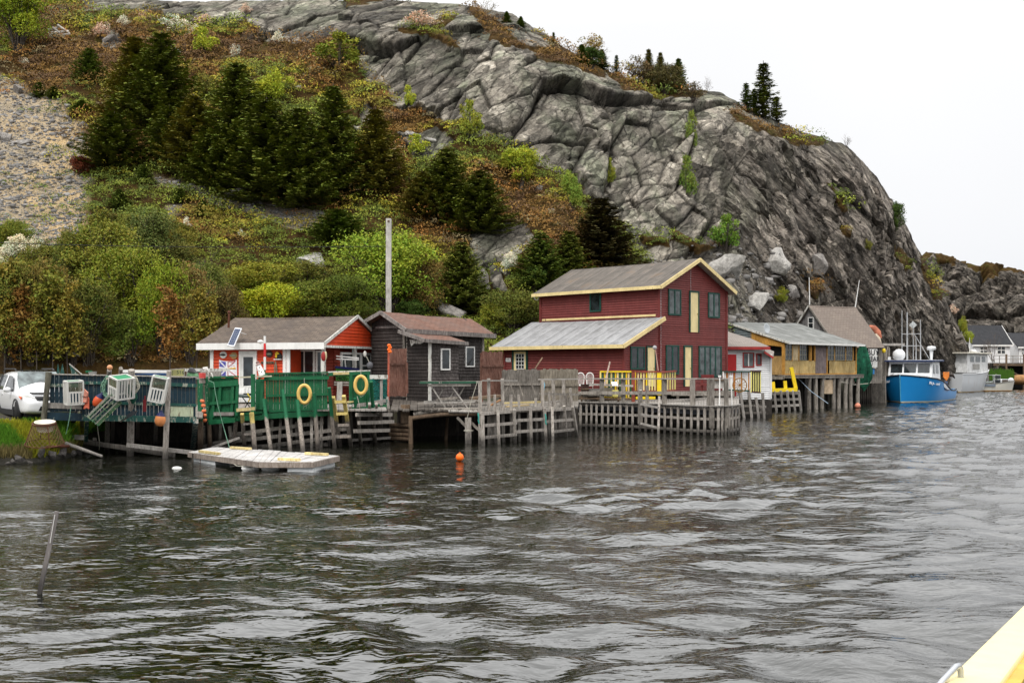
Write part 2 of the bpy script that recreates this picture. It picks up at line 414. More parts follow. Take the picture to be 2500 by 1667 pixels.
# strata frame: right part dips steeply to the right, left part joints climb to the right
right = sstep(1650, 1900, Uf)
def stretch(p, ang, a, b, c):
 ca, sa = math.cos(ang), math.sin(ang)
 x = p[:, 0]*ca+p[:, 2]*sa; z = -p[:, 0]*sa+p[:, 2]*ca
 return np.stack([x/a, p[:, 1]/b, z/c], -1)
wob = np.stack([fbm(p*.12+9, 3, 20), fbm(p*.12+31, 3, 21), fbm(p*.12+57, 3, 22)], -1)*.4
pw = p+wob
def rockdisp(ang, s):
 h1, e1, t1 = facets(stretch(pw, ang, 15, 10, 5.5), 1+s); h2, e2, t2_ = facets(stretch(pw, ang, 6.0, 4.2, 2.0)+7, 2+s); h3, e3, t3 = facets(stretch(pw, ang, 2.3, 1.6, .75)+3, 3+s)
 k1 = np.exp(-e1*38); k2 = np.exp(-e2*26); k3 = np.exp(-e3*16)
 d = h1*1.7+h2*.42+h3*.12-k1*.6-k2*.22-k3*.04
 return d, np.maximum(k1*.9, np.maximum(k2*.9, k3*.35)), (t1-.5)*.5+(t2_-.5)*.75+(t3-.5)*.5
dl, kl, tl_ = rockdisp(R(42), 0)
dr_, kr, tr_ = rockdisp(R(-42), 5)
fine = fbm(p*1.1, 4, 40)
zs = .65*p[:, 0]+.76*p[:, 2]+fbm(p*.10, 3, 44)*3.2+fbm(p*.5, 2, 46)*.35
along = .76*p[:, 0]-.65*p[:, 2]
cell = np.floor(zs/2.1); sh_ = _u4[(cell.astype(np.int64)*7) & 4095];
seg = np.floor(along/(4+6*sh_[:, 0])+sh_[:, 1]*9); sg = _u4[((cell*31+seg*17).astype(np.int64)) & 4095]
fr1 = zs/2.1-cell; z2 = zs/.72+sg[:, 2]*3; fr2 = z2-np.floor(z2)
ridgef = fr1*1.5+(sg[:, 0]-.5)*1.2+fr2*.5+fbm(p*.8, 3, 47)*.2-.9
d_rock = dl*(1-right)+(dr_*.30+ridgef*.55)*right+fine*.07
d_veg = fbm(p*.22, 4, 60)*.7+fbm(p*.9, 3, 61)*.22
d_scr = fbm(p*.3, 3, 70)*.3+facets(p*2.2, 9)[0]*.08
edge = sstep(0, .04, Tf)
d_rock = d_rock*(1-.72*BITM)
d = (d_rock*rock+d_veg*(1-rock)*(1-scree)+d_scr*(1-rock)*scree)*edge
nf2 = nf*.6+np.array([0, -.75, .25]); nf2 /= np.linalg.norm(nf2, axis=1)[:, None]
topf = 1-.78*sstep(.80, 1.0, Tf)
p2 = p+nf2*(d*topf)[:, None]
p2[:, 2] = np.maximum(p2[:, 2], -1.5)
G2 = p2.reshape(NU, NT, 3)
# back side of the ridge: falls away behind
back = []
for j in range(1, NB+1):
 q = G2[:, -1, :].copy(); k = j*2.5
 q[:, 1] += k; q[:, 0] += q[:, 0]/q[:, 1]*k
 q[:, 2] -= .02*k*k+.25*k*(1-np.exp(-k/6)); back.append(q)
# foot: drops to the shore terrace
foot = []
f0 = G2[:, 0, :].copy()
q = f0.copy(); q[:, 1] -= 2.0; q[:, 2] = np.minimum(q[:, 2], 1.55)-.9; foot.append(q)
allp = np.concatenate([np.stack(foot, 1), G2, np.stack(back, 1)], 1)
NTT = allp.shape[1]
ii = np.arange(NU-1)[:, None]*NTT+np.arange(NTT-1)[None, :]; ii = ii.ravel()
quads = np.stack([ii, ii+NTT, ii+NTT+1, ii+1], -1)
def padmask(m, a, b): return np.concatenate([np.full((NU, 1), a), m.reshape(NU, NT), np.repeat(m.reshape(NU, NT)[:, -1:], NB, 1)], 1).ravel()
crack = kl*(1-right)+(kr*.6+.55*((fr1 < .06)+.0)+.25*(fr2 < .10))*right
slabt = (sg[:, 3]-.5)*.6+(_u4[((np.floor(z2).astype(np.int64)*53+cell.astype(np.int64)*7)) & 4095][:, 0]-.5)*.7
tone = 1+(tl_*(1-right)+(tr_*.45+slabt)*right)*.62
def mat_hill():
 m, n, l, b = new_mat('hillside')
 def att(nm): return N(n, 'ShaderNodeAttribute', attribute_name=nm).outputs['Fac']
 co = coords(n, l)
 big = noise(n, l, .10, 4, .6, co); med = noise(n, l, .7, 6, .62, co); fin = noise(n, l, 5, 6, .7, co)
 # rock: warm grey with green-grey lichen, pale spots and dark damp streaks running down
 rk = ramp(n, l, med, [(.26, (.105, .09, .073)), (.42, (.20, .178, .147)), (.58, (.30, .27, .222)), (.76, (.46, .42, .35))])
 lich = ramp(n, l, noise(n, l, .33, 5, .6, coords(n, l, (1, 1, .6))), [(.46, g3(0)), (.62, g3(.75))])
 rk = mixc(n, l, lich, rk, (.19, .20, .14))
 rk = mixc(n, l, ramp(n, l, att('dark'), [(.0, g3(0)), (1, g3(.8))]), rk, (.23, .195, .165))
 pale = ramp(n, l, noise(n, l, 2.4, 8, .75, co), [(.60, g3(0)), (.68, g3(1))])
 rk = mixc(n, l, mathn(n, l, 'MULTIPLY', pale, .6), rk, (.38, .365, .34))
 strk = ramp(n, l, noise(n, l, 1.0, 5, .6, coords(n, l, (1.3, 1.3, .12))), [(.54, g3(0)), (.72, g3(.75))])
 rk = mixc(n, l, strk, rk, (.075, .072, .06))
 mA = N(n, 'ShaderNodeMapping'); mA.inputs['Rotation'].default_value = (0, R(-40), 0); l.new(co, mA.inputs[0])
 mB = N(n, 'ShaderNodeMapping'); mB.inputs['Scale'].default_value = (.22, .5, 2.2); l.new(mA.outputs[0], mB.inputs[0])
 lay = noise(n, l, .8, 6, .65, mB.outputs[0])
 rk = mixc(n, l, att('dark'), rk, mixc(n, l, 1.0, rk, ramp(n, l, lay, [(.32, g3(.35)), (.5, g3(.95)), (.68, g3(1.7))]), 'MULTIPLY'))
 rk = mixc(n, l, .7, rk, ramp(n, l, fin, [(.3, g3(.55)), (.7, g3(1.35))]), 'MULTIPLY')
 tv = N(n, 'ShaderNodeVectorMath', operation='SCALE'); l.new(rk, tv.inputs[0]); l.new(att('tone'), tv.inputs['Scale']); rk = tv.outputs[0]
 def rotco(ang, sc):
  A = N(n, 'ShaderNodeMapping'); A.inputs['Rotation'].default_value = (R(12), ang, R(9)); l.new(wco, A.inputs[0])
  B = N(n, 'ShaderNodeMapping'); B.inputs['Scale'].default_value = sc; l.new(A.outputs[0], B.inputs[0]); return B.outputs[0]
 wn_ = N(n, 'ShaderNodeTexNoise', {'Scale': .45, 'Detail': 4}); l.new(co, wn_.inputs['Vector']); ws = N(n, 'ShaderNodeVectorMath', operation='SCALE'); ws.inputs['Scale'].default_value = 1.0; l.new(wn_.outputs[1], ws.inputs[0])
 wa = N(n, 'ShaderNodeVectorMath', operation='ADD'); l.new(co, wa.inputs[0]); l.new(ws.outputs[0], wa.inputs[1]); wco = wa.outputs[0]
 mv = N(n, 'ShaderNodeMix', data_type='VECTOR'); l.new(ramp(n, l, att('dark'), [(.40, g3(0)), (.404, g3(1))]), mv.inputs[0]); l.new(rotco(R(42), (.42, .6, 1.15)), mv.inputs[4]); l.new(rotco(R(-40), (.26, .7, 2.1)), mv.inputs[5]); fv = mv.outputs[1]
 hs_, es_, ts_ = [], [], []
 for sc2 in (.55, 1.35, 3.6):
  v1 = N(n, 'ShaderNodeTexVoronoi', {'Scale': sc2, 'Randomness': 1.0}); l.new(fv, v1.inputs['Vector'])
  dd_ = N(n, 'ShaderNodeVectorMath', operation='SUBTRACT'); l.new(fv, dd_.inputs[0]); l.new(v1.outputs['Position'], dd_.inputs[1])
  cc_ = N(n, 'ShaderNodeVectorMath', operation='SUBTRACT'); l.new(v1.outputs['Color'], cc_.inputs[0]); cc_.inputs[1].default_value = (.5, .5, .5)
  do = N(n, 'ShaderNodeVectorMath', operation='DOT_PRODUCT'); l.new(dd_.outputs[0], do.inputs[0]); l.new(cc_.outputs[0], do.inputs[1]); hs_.append(do.outputs['Value']); ts_.append(v1.outputs['Color'])
  v2 = N(n, 'ShaderNodeTexVoronoi', {'Scale': sc2, 'Randomness': 1.0}, feature='DISTANCE_TO_EDGE'); l.new(fv, v2.inputs['Vector']); es_.append(v2.outputs[0])
 for e_, w_, k_ in ((es_[0], .03, .95), (es_[1], .035, .85), (es_[2], .04, .55)):
  br_ = mathn(n, l, 'MULTIPLY', ramp(n, l, e_, [(0, g3(1)), (w_, g3(0))]), ramp(n, l, med, [(.38, g3(.1)), (.6, g3(1))]))
  rk = mixc(n, l, mathn(n, l, 'MULTIPLY', br_, k_), rk, (.028, .025, .022))
 for t_i, lo_, hi_ in ((0, .62, 1.4), (1, .74, 1.28), (2, .8, 1.2)):
  sx = N(n, 'ShaderNodeSeparateXYZ'); l.new(ts_[t_i], sx.inputs[0]); rk = mixc(n, l, 1.0, rk, ramp(n, l, sx.outputs[0], [(.1, g3(lo_)), (.9, g3(hi_))]), 'MULTIPLY')
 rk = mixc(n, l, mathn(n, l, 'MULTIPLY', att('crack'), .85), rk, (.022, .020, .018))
 # heath soil under the shrubs
 vg = ramp(n, l, med, [(.3, (.028, .018, .006)), (.5, (.075, .042, .012)), (.68, (.07, .062, .012)), (.8, (.10, .055, .02))])
 vg = mixc(n, l, .8, vg, ramp(n, l, fin, [(.3, g3(.4)), (.7, g3(1.4))]), 'MULTIPLY')
 # scree
 sv = N(n, 'ShaderNodeTexVoronoi', {'Scale': 4.5, 'Randomness': 1.0}); l.new(co, sv.inputs['Vector'])
 sc_ = mixc(n, l, ramp(n, l, sv.outputs['Color'], [(.25, g3(0)), (.6, g3(1))]), (.22, .21, .20), (.13, .125, .12))
 tan = ramp(n, l, noise(n, l, .28, 4, .6, co), [(.42, g3(0)), (.58, g3(1))])
 tan = mathn(n, l, 'MULTIPLY', tan, att('tan'))
 sc_ = mixc(n, l, .75, sc_, (.36, .29, .19)); sc_ = mixc(n, l, tan, sc_, (.50, .36, .19))
 sc_ = mixc(n, l, .8, sc_, ramp(n, l, fin, [(.3, g3(.5)), (.7, g3(1.4))]), 'MULTIPLY')
 base = mixc(n, l, att('scree'), vg, sc_)
 base = mixc(n, l, ramp(n, l, att('rock'), [(.4, g3(0)), (.6, g3(1))]), base, rk)
 l.new(base, b.inputs['Base Color']); b.inputs['Roughness'].default_value = .92; b.inputs['Specular IOR Level'].default_value = .15
 hsum = mathn(n, l, 'ADD', mathn(n, l, 'MULTIPLY', med, .35), mathn(n, l, 'MULTIPLY', fin, .14))
 fb = mathn(n, l, 'ADD', mathn(n, l, 'MULTIPLY', hs_[0], 1.9), mathn(n, l, 'ADD', mathn(n, l, 'MULTIPLY', hs_[1], 1.7), mathn(n, l, 'MULTIPLY', hs_[2], 1.3)))
 hsum = mathn(n, l, 'ADD', hsum, mathn(n, l, 'MULTIPLY', fb, att('rock')))
 bump(n, l, b, hsum, 1.0, .8)
 return m
MAT_HILL = mat_hill()
darkm = sstep(1600, 2000, Uf)*(.35+.65*sstep(250, 500, Vf))
tanm = (.35+.65*sstep(60, 170, Uf+.3*(Vf-300)))*sstep(680, 560, Vf)*sstep(300, 220, Uf)
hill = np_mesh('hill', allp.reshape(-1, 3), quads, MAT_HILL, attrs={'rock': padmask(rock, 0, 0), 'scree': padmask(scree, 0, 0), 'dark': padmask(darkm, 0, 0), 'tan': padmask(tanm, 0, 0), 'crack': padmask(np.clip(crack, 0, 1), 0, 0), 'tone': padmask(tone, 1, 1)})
hill['kind'] = 'structure'
# --- lookup: world point of the displaced hill at photo (u, v)
Vg = Vf.reshape(NU, NT)
def hill_at(u, v, lift=0.0):
 i = int(np.argmin(abs(us-u))); col = G2[i]; vv = HZ-(col[:, 2]-CAMH)*FPX/col[:, 1]
 j = int(np.argmin(abs(vv-v)+np.where(np.arange(NT) > NT-3, 0, 0)))
 q = col[j]; return Vector((q[0], q[1], q[2]+lift))
hillN = nf2.reshape(NU, NT, 3)
# ---------------------------------------------------------------- shore ground (terrace from bank to hill foot)
SH = [(-420, 28, 1.2), (-150, 30, 1.2), (0, 32.1, 1.2), (100, 32.9, 1.2), (170, 34.6, 1.2), (225, 37.6, 1.2), (300, 41, 1.2), (500, 42, 1.3), (850, 43.5, 1.35), (980, 45.0, 1.3), (1200, 46.5, 1.3),
  (1260, 48.5, 1.35), (1420, 52.5, 1.5), (1600, 55.5, 1.6), (1760, 60, 1.6), (1800, 61.5, 1.5), (1862, 67, 1.5), (1872, 79, 1.5), (1950, 82, 1.5), (2100, 91, 1.5), (2170, 97, 1.2), (2200, 101, 1.0), (2250, 108, .6), (2372, 124, .3)]
su = np.array([q[0] for q in SH], float); sY = np.array([q[1] for q in SH]); sz = np.array([q[2] for q in SH])
gu = np.linspace(-420, 2372, 420); gY = np.interp(gu, su, sY); gz = np.interp(gu, su, sz)
footY = np.interp(gu, us, G2[:, 0, 1]); footZ = np.interp(gu, us, G2[:, 0, 2])
rows = []
prof = [(-1.2, None, -1.6), (-.1, None, -.15), (.25, None, .25), (.7, .55, 0), (1.4, .86, 0), (2.3, 1.0, 0)]
for dy, zf, za in prof:
 Yr = gY+dy; z = (gz*zf if zf is not None else np.full(len(gu), za)); rows.append((Yr, z))
for k in np.linspace(.15, 1, 14):
 Yr = (gY+2.3)*(1-k)+(footY+.3)*k; Yr = np.maximum(Yr, gY+2.3+k*.1); z = gz*(1-k)+(np.maximum(gz, np.minimum(footZ, 2.6)))*k; rows.append((Yr, z))
GS = np.stack([np.stack([(gu-CXP)/FPX*a, a, b], -1) for a, b in rows], 1)
fl = GS.reshape(-1, 3); nzv = fbm(fl*.8, 4, 81)*.10; fl[:, 2] += nzv*np.clip((fl[:, 2]+.6), 0, 1)
nr = len(rows); ii = (np.arange(len(gu)-1)[:, None]*nr+np.arange(nr-1)[None, :]).ravel()
def mat_ground():
 m, n, l, b = new_mat('shore_ground')
 co = coords(n, l); a = noise(n, l, 1.2, 6, .65, co); f = noise(n, l, 18, 5, .7, co)
 base = ramp(n, l, a, [(.3, (.03, .026, .02)), (.5, (.06, .052, .036)), (.62, (.045, .05, .014)), (.75, (.10, .09, .075))])
 z = N(n, 'ShaderNodeSeparateXYZ'); l.new(co, z.inputs[0])
 wet = ramp(n, l, z.outputs['Z'], [(.05, g3(0)), (.35, g3(1))])
 base = mixc(n, l, wet, (.03, .028, .022), base)
 base = mixc(n, l, .8, base, ramp(n, l, f, [(.3, g3(.5)), (.7, g3(1.4))]), 'MULTIPLY')
 l.new(base, b.inputs['Base Color']); b.inputs['Roughness'].default_value = .9
 bump(n, l, b, f, .6, .08); return m
ground = np_mesh('ground', fl, np.stack([ii, ii+nr, ii+nr+1, ii+1], -1), mat_ground(), smooth=True); ground['kind'] = 'structure'
# sea bed so that nothing is open below
sb = MB(); sb.quad((-700, -60, -2.2), (900, -60, -2.2), (900, 1500, -2.2), (-700, 1500, -2.2)); o = sb.build('seabed_ground', M_flat('mud', (.03, .03, .02), .9)); o['kind'] = 'structure'
# ---------------------------------------------------------------- distant hill across the harbour
DH = [(2235, 640), (2262, 612), (2300, 620), (2352, 628), (2420, 640), (2500, 662), (2600, 690), (2760, 720), (2950, 760), (3200, 800)]
du = np.linspace(2190, 3200, 420); dv = np.interp(du, [q[0] for q in DH], [q[1] for q in DH])
t2 = np.linspace(0, 1, 200); DU, DT = np.meshgrid(du, t2, indexing='ij')
DV0 = 915.0; DVv = DV0+(np.repeat(dv[:, None], 200, 1)-DV0)*DT; DY = 190+60*DT**1.2+(DU-2240)*.02
q = np.stack([(DU-CXP)/FPX*DY, DY, CAMH-(DVv-HZ)/FPX*DY], -1).reshape(-1, 3)
h1, e1, t_ = facets(stretch(q, R(35), 16, 14, 7), 31); h2, e2, t_ = facets(stretch(q, R(35), 5, 5, 2.4), 32); ff = fbm(q*.25, 5, 33)
dd = h1*5+h2*2.0+ff*1.6-np.exp(-e1*9)*2.5-np.exp(-e2*9)*.9
dd *= sstep(0, .06, DT.ravel())*(1-.6*sstep(.93, 1, DT.ravel()))
q = q+np.array([0, -.85, .5])*dd[:, None]
q = q.reshape(len(du), 200, 3)
bk = []
for j in range(1, 8):
 w = q[:, -1, :].copy(); w[:, 1] += 8*j; w[:, 2] -= .25*8*j; bk.append(w)
ft = q[:, 0, :].copy(); ft[:, 1] -= 4; ft[:, 2] = -1.5
q2 = np.concatenate([ft[:, None], q, np.stack(bk, 1)], 1); n2 = q2.shape[1]
ii = (np.arange(len(du)-1)[:, None]*n2+np.arange(n2-1)[None, :]).ravel()
tf = np.concatenate([np.zeros(1), t2, np.ones(7)])[None, :].repeat(len(du), 0).ravel()
rk2 = 1-sstep(.955, .985, tf+fbm(q2.reshape(-1, 3)*.08, 3, 35)*.12)
dh = np_mesh('distant_hill', q2.reshape(-1, 3), np.stack([ii, ii+n2, ii+n2+1, ii+1], -1), MAT_HILL, attrs={'rock': rk2, 'scree': 0*tf, 'dark': np.full(len(tf), .95), 'tan': 0*tf, 'crack': 0*tf, 'tone': 0*tf+.62})
dh['kind'] = 'structure'
# ================================================================ WATER
def water():
 NR, NC = 860, 640
 Yr = np.concatenate([[-40, -10, 0, 2.5], np.geomspace(5.5, 420, NR-6), [700, 1400]])
 s = np.linspace(-1, 1, NC); YY, SS = np.meshgrid(Yr, s, indexing='ij')
 half = np.maximum(6.0, np.abs(YY)*.58+2.5); half[:3] = 400; half = np.where(YY > 500, YY, half)
 XX = SS*half; x, y = XX.ravel(), YY.ravel()*1.0; h = np.zeros(len(x)); z0 = 0*x
 rg = np.random.RandomState(5)
 wx = fbm(np.stack([x*.16, y*.16, z0], -1), 2, 90)*1.1; wy = fbm(np.stack([x*.2, y*.2, z0+5], -1), 2, 92)*.9
 mid = fbm(np.stack([x*.05, y*.075, z0], -1), 3, 95)                       # ruffled and glassy areas
 rough = .45+.75*sstep(-.35, .35, mid); X, Y_ = x+wx, y+wy
 def lay(lam, slope, ang, asp, k):
  ca, sa = math.cos(R(ang)), math.sin(R(ang)); a = X*ca+Y_*sa; b = -X*sa+Y_*ca
  q = perlin(np.stack([a/(lam*asp), b/lam, z0+k], -1), k); q = q-.35*q*q
  return q*slope*lam*.42
 h += lay(2.4, .05, -7, 1.8, 61)+lay(1.5, .09, 12, 1.6, 62)
 h += lay(.95, .235, -16, 1.45, 63)*(.6+.4*rough)+(lay(.66, .245, 14, 1.4, 64)+lay(.42, .20, -8, 1.4, 65)+lay(.95, .10, 28, 1.4, 66))*rough
 left = .45+.55*sstep(-7.5, -1.5, x+(16-y)*.5); shore = .5+.5*sstep(38, 24, y+np.clip(-x*.12, -3, 4))+.35*sstep(3, 14, x)
 h *= left*np.clip(shore, 0, 1.05)*np.where(y > 300, 0, 1)
 h[y < 3] = 0; p = np.stack([x, y, h], -1)
 ii = (np.arange(NR-1)[:, None]*NC+np.arange(NC-1)[None, :]).ravel()
 m, n, l, b = new_mat('water'); co = coords(n, l)
 b.inputs['Base Color'].default_value = (.004, .005, .0025, 1); b.inputs['Roughness'].default_value = .02
 b.inputs['IOR'].default_value = 2.05; b.inputs['Specular IOR Level'].default_value = .5
 patch = ramp(n, l, noise(n, l, .10, 3, .55, co), [(.42, g3(.10)), (.62, g3(1))])
 n1 = noise(n, l, 1.0, 2, .5, coords(n, l, (2.6, 5.5, 1), rot=(0, 0, R(8))), .4)
 n2 = noise(n, l, 1.0, 3, .55, coords(n, l, (5, 11, 1), rot=(0, 0, R(-10))), .5)
 hh = mathn(n, l, 'ADD', mathn(n, l, 'MULTIPLY', n1, .030), mathn(n, l, 'MULTIPLY', mathn(n, l, 'MULTIPLY', n2, .020), patch))
 bump(n, l, b, hh, 1.0, 1.0)
 o = np_mesh('water', p, np.stack([ii, ii+1, ii+NC+1, ii+NC], -1), m, smooth=True); o['kind'] = 'structure'
water()
# ================================================================ BUILDERS
class Face:
 """a wall plane seen from outside: X to the right, Y into the building, Z up"""
 def __init__(s, o, d, z=0.0):
  d = Vector((d[0], d[1], 0)).normalized(); s.o = Vector((o[0], o[1], z)); s.d = d
  y = Vector((0, 0, 1)).cross(d)
  s.W = Matrix(((d.x, y.x, 0, s.o.x), (d.y, y.y, 0, s.o.y), (0, 0, 1, s.o.z), (0, 0, 0, 1)))
 def sz(s, u, v):
  k = (u-CXP)/FPX; t = (k*s.o.y-s.o.x)/(s.d.x-k*s.d.y); Y = s.o.y+t*s.d.y
  return t, ZV(v, Y)-s.o.z
 def rect(s, u0, v0, u1, v1):
  a = s.sz(u0, v0); b = s.sz(u1, v1); c = s.sz(u0, v1); d = s.sz(u1, v0)
  return a[0], (b[1]+c[1])/2, b[0], (a[1]+d[1])/2
class Thing:
 def __init__(s, name, loc, rz, label, cat, group=None):
  s.e = empty(name, loc, rz, label, cat, group)
  s.M = Matrix.Translation(Vector(loc)) @ Matrix.Rotation(rz, 4, 'Z'); s.inv = s.M.inverted()
 def mb(s, face=None): return MB(s.inv @ face.W if face is not None else None)
 def mbw(s): return MB(s.inv)      # world coordinates in
def ytop_range(prof, z):
 """prof: [(s, ztop)...] polyline; the s interval where ztop > z"""
 lo = hi = None
 for (a, za), (b, zb) in zip(prof[:-1], prof[1:]):
  if max(za, zb) <= z: continue
  l, h = a, b
  if za <= z: l = a+(b-a)*(z-za)/(zb-za)
  if zb <= z: h = a+(b-a)*(z-za)/(zb-za)
  lo = l if lo is None else min(lo, l); hi = h if hi is None else max(hi, h)
 return lo, hi
def clap(mb, prof, z0, board=.115, out=.036, thick=.12, rnd=None, gap=None):
 rnd = rnd or random.Random(3); zt = max(q[1] for q in prof); z = z0; zb = z0
 mb.slab([(prof[0][0], .0, z0), (prof[-1][0], .0, z0)]+[(q[0], 0, q[1]) for q in reversed(prof)], (0, thick, 0))
 while z < zt-.02:
  z1 = min(z+board, zt); lo, hi = ytop_range(prof, (z+z1)/2)
  if lo is None: break
  o = out*rnd.uniform(.8, 1.25); dz = rnd.uniform(-.004, .004); dz2 = rnd.uniform(-.004, .004)
  lo2, hi2 = ytop_range(prof, min(z1, zt-.005)); lo2 = lo if lo2 is None else lo2; hi2 = hi if hi2 is None else hi2
  g = board*.17
  mb.add([(lo, -o, z+dz+g), (hi, -o, z+dz2+g), (hi2, -.004, z1+.01), (lo2, -.004, z1+.01)], [(0, 1, 2, 3)])
  mb.add([(lo, -o, z+dz+g), (hi, -o, z+dz2+g), (hi, -.002, z+dz2), (lo, -.002, z+dz)], [(3, 2, 1, 0)])
  z = z1
def vboards(mb, s0, s1, z0, z1, w=.14, t=.025, rnd=None, jag=.02, y=0, lean=0.0, gap=.008):
 rnd = rnd or random.Random(4); s = s0
 while s < s1-.03:
  ww = min(w*rnd.uniform(.8, 1.2), s1-s); zt = (z1(s) if callable(z1) else z1)+rnd.uniform(-jag, jag); zb = (z0(s) if callable(z0) else z0)+rnd.uniform(-jag, jag)
  dy = rnd.uniform(-.006, .006); a = rnd.uniform(-.004, .004)
  mb.slab([(s+a, y+dy, zb), (s+ww-gap+a, y+dy, zb), (s+ww-gap, y+dy, zt), (s, y+dy, zt)], (0, t, 0)); s += ww
def window(T, F, rc, frame, glass, nx=1, ny=1, fw=.07, bw=.035, name='window', rec=.04, label=None, sash=None, proud=.075):
 s0, z0, s1, z1 = rc; m = T.mb(F); o = -proud
 for a, b, c, d in ((s0-fw, z0-fw, s1+fw, z0), (s0-fw, z1, s1+fw, z1+fw), (s0-fw, z0, s0, z1), (s1, z0, s1+fw, z1)):
  m.box(((a+c)/2, (o+.06)/2, (b+d)/2), (c-a, .06-o, d-b))
 w = m.build('window', frame, T.e);
 if label: w['label'] = label
 if nx*ny > 1:
  q = T.mb(F)
  for i in range(1, nx):
   x = s0+(s1-s0)*i/nx; q.box((x, -.055, (z0+z1)/2), (bw, .03, z1-z0))
  for j in range(1, ny):
   z = z0+(z1-z0)*j/ny; q.box(((s0+s1)/2, -.053, z), (s1-s0, .026, bw))
  q.build('sash', sash or frame, w)
 g = T.mb(F); g.box(((s0+s1)/2, -.043, (z0+z1)/2), (s1-s0, .01, z1-z0)); g.build('pane', glass, w)
 dk = T.mb(F)
 return w
def door(T, F, rc, mat, frame, fw=.07, glass=None, gr=None, proud=.03, knob='right', label=None, gxy=(1, 1)):
 s0, z0, s1, z1 = rc
 m = T.mb(F); m.box(((s0+s1)/2, -.025, (z0+z1)/2), (s1-s0, .05, z1-z0))
 for f in (.3, .72):
  pass
 d = m.build('door', mat, T.e)
 if label: d['label'] = label
 if frame is not None:
  q = T.mb(F)
  for a, b, c, e_ in ((s0-fw, z0, s0, z1+fw), (s1, z0, s1+fw, z1+fw), (s0, z1, s1, z1+fw)):
   q.box(((a+c)/2, -.04, (b+e_)/2), (c-a, .08, e_-b))
  q.build('frame', frame, d)
 if glass:
  a, b, c, e_ = gr; g = T.mb(F); g.box(((a+c)/2, -.051, (b+e_)/2), (c-a, .01, e_-b)); g.build('pane', glass, d)
  if gxy[0]*gxy[1] > 1:
   g = T.mb(F)
   for i in range(0, gxy[0]+1): g.box((a+(c-a)*i/gxy[0], -.06, (b+e_)/2), (.03, .014, e_-b))
   for j in range(0, gxy[1]+1): g.box(((a+c)/2, -.061, b+(e_-b)*j/gxy[1]), (c-a, .012, .03))
   g.build('glazing_bar', M_flat('glazing_white', (.75, .75, .72)), d)
 k = T.mb(F); x = s1-.08 if knob == 'right' else s0+.08
 k.ball((x, -.08, z0+(z1-z0)*.46), .032, 8); k.build('handle', M_flat('brass', (.45, .33, .12), .35, .9), d)
 return d
def roof_plane(T, name, pts, t, mat, parent=None, sag=.03, nu=28, nv=12, ripple=.012, seed=0, edge=None):
 """pts world: eave left, eave right, ridge right, ridge left; a slab with a slightly uneven skin, uv in metres"""
 a, b, c, d = [Vector(q) for q in pts]; vs = []; uv = []
 L = (b-a).length; H = (d-a).length; n = (b-a).cross(d-a).normalized()
 if n.z < 0: n = -n
 for j in range(nv+1):
  for i in range(nu+1):
   x, y = i/nu, j/nv
   p = a.lerp(b, x).lerp(d.lerp(c, x), y); vs.append(p); uv.append((x*L, y*H))
 A = np.array([tuple(q) for q in vs]); w = fbm(A*1.3+seed, 3, 50)*ripple-np.sin(np.pi*np.array([q[0]/L for q in uv]))*sag
 vs = [p+n*float(k) for p, k in zip(vs, w)]
 low = [p-n*t for p in vs]; nn = len(vs)
 fs = [(j*(nu+1)+i, j*(nu+1)+i+1, (j+1)*(nu+1)+i+1, (j+1)*(nu+1)+i) for j in range(nv) for i in range(nu)]
 fs2 = [tuple(nn+k for k in reversed(f)) for f in fs]
 rim = [i for i in range(nu+1)]+[(j+1)*(nu+1)-1 for j in range(1, nv+1)]+[nv*(nu+1)+i for i in range(nu-1, -1, -1)]+[j*(nu+1) for j in range(nv-1, 0, -1)]
 fr = [(rim[(i+1) % len(rim)], rim[i], nn+rim[i], nn+rim[(i+1) % len(rim)]) for i in range(len(rim))]
 me = bpy.data.meshes.new(name); me.from_pydata([tuple(T.inv @ q) for q in vs+low], [], fs+fs2+fr); me.update()
 ul = me.uv_layers.new(name='UVMap'); UV = uv+uv
 ul.data.foreach_set('uv', np.array([UV[lp.vertex_index] for lp in me.loops], np.float32).ravel())
 return link_mesh(name, me, mat, parent or T.e)
def fascia(T, pts, h, t, mat, parent, name='fascia', drop=.02):
 m = T.mbw()
 for a, b in zip(pts[:-1], pts[1:]):
  a, b = Vector(a), Vector(b); m.bar(a-V(0, 0, h/2-drop), b-V(0, 0, h/2-drop), t, h)
 return m.build(name, mat, parent)
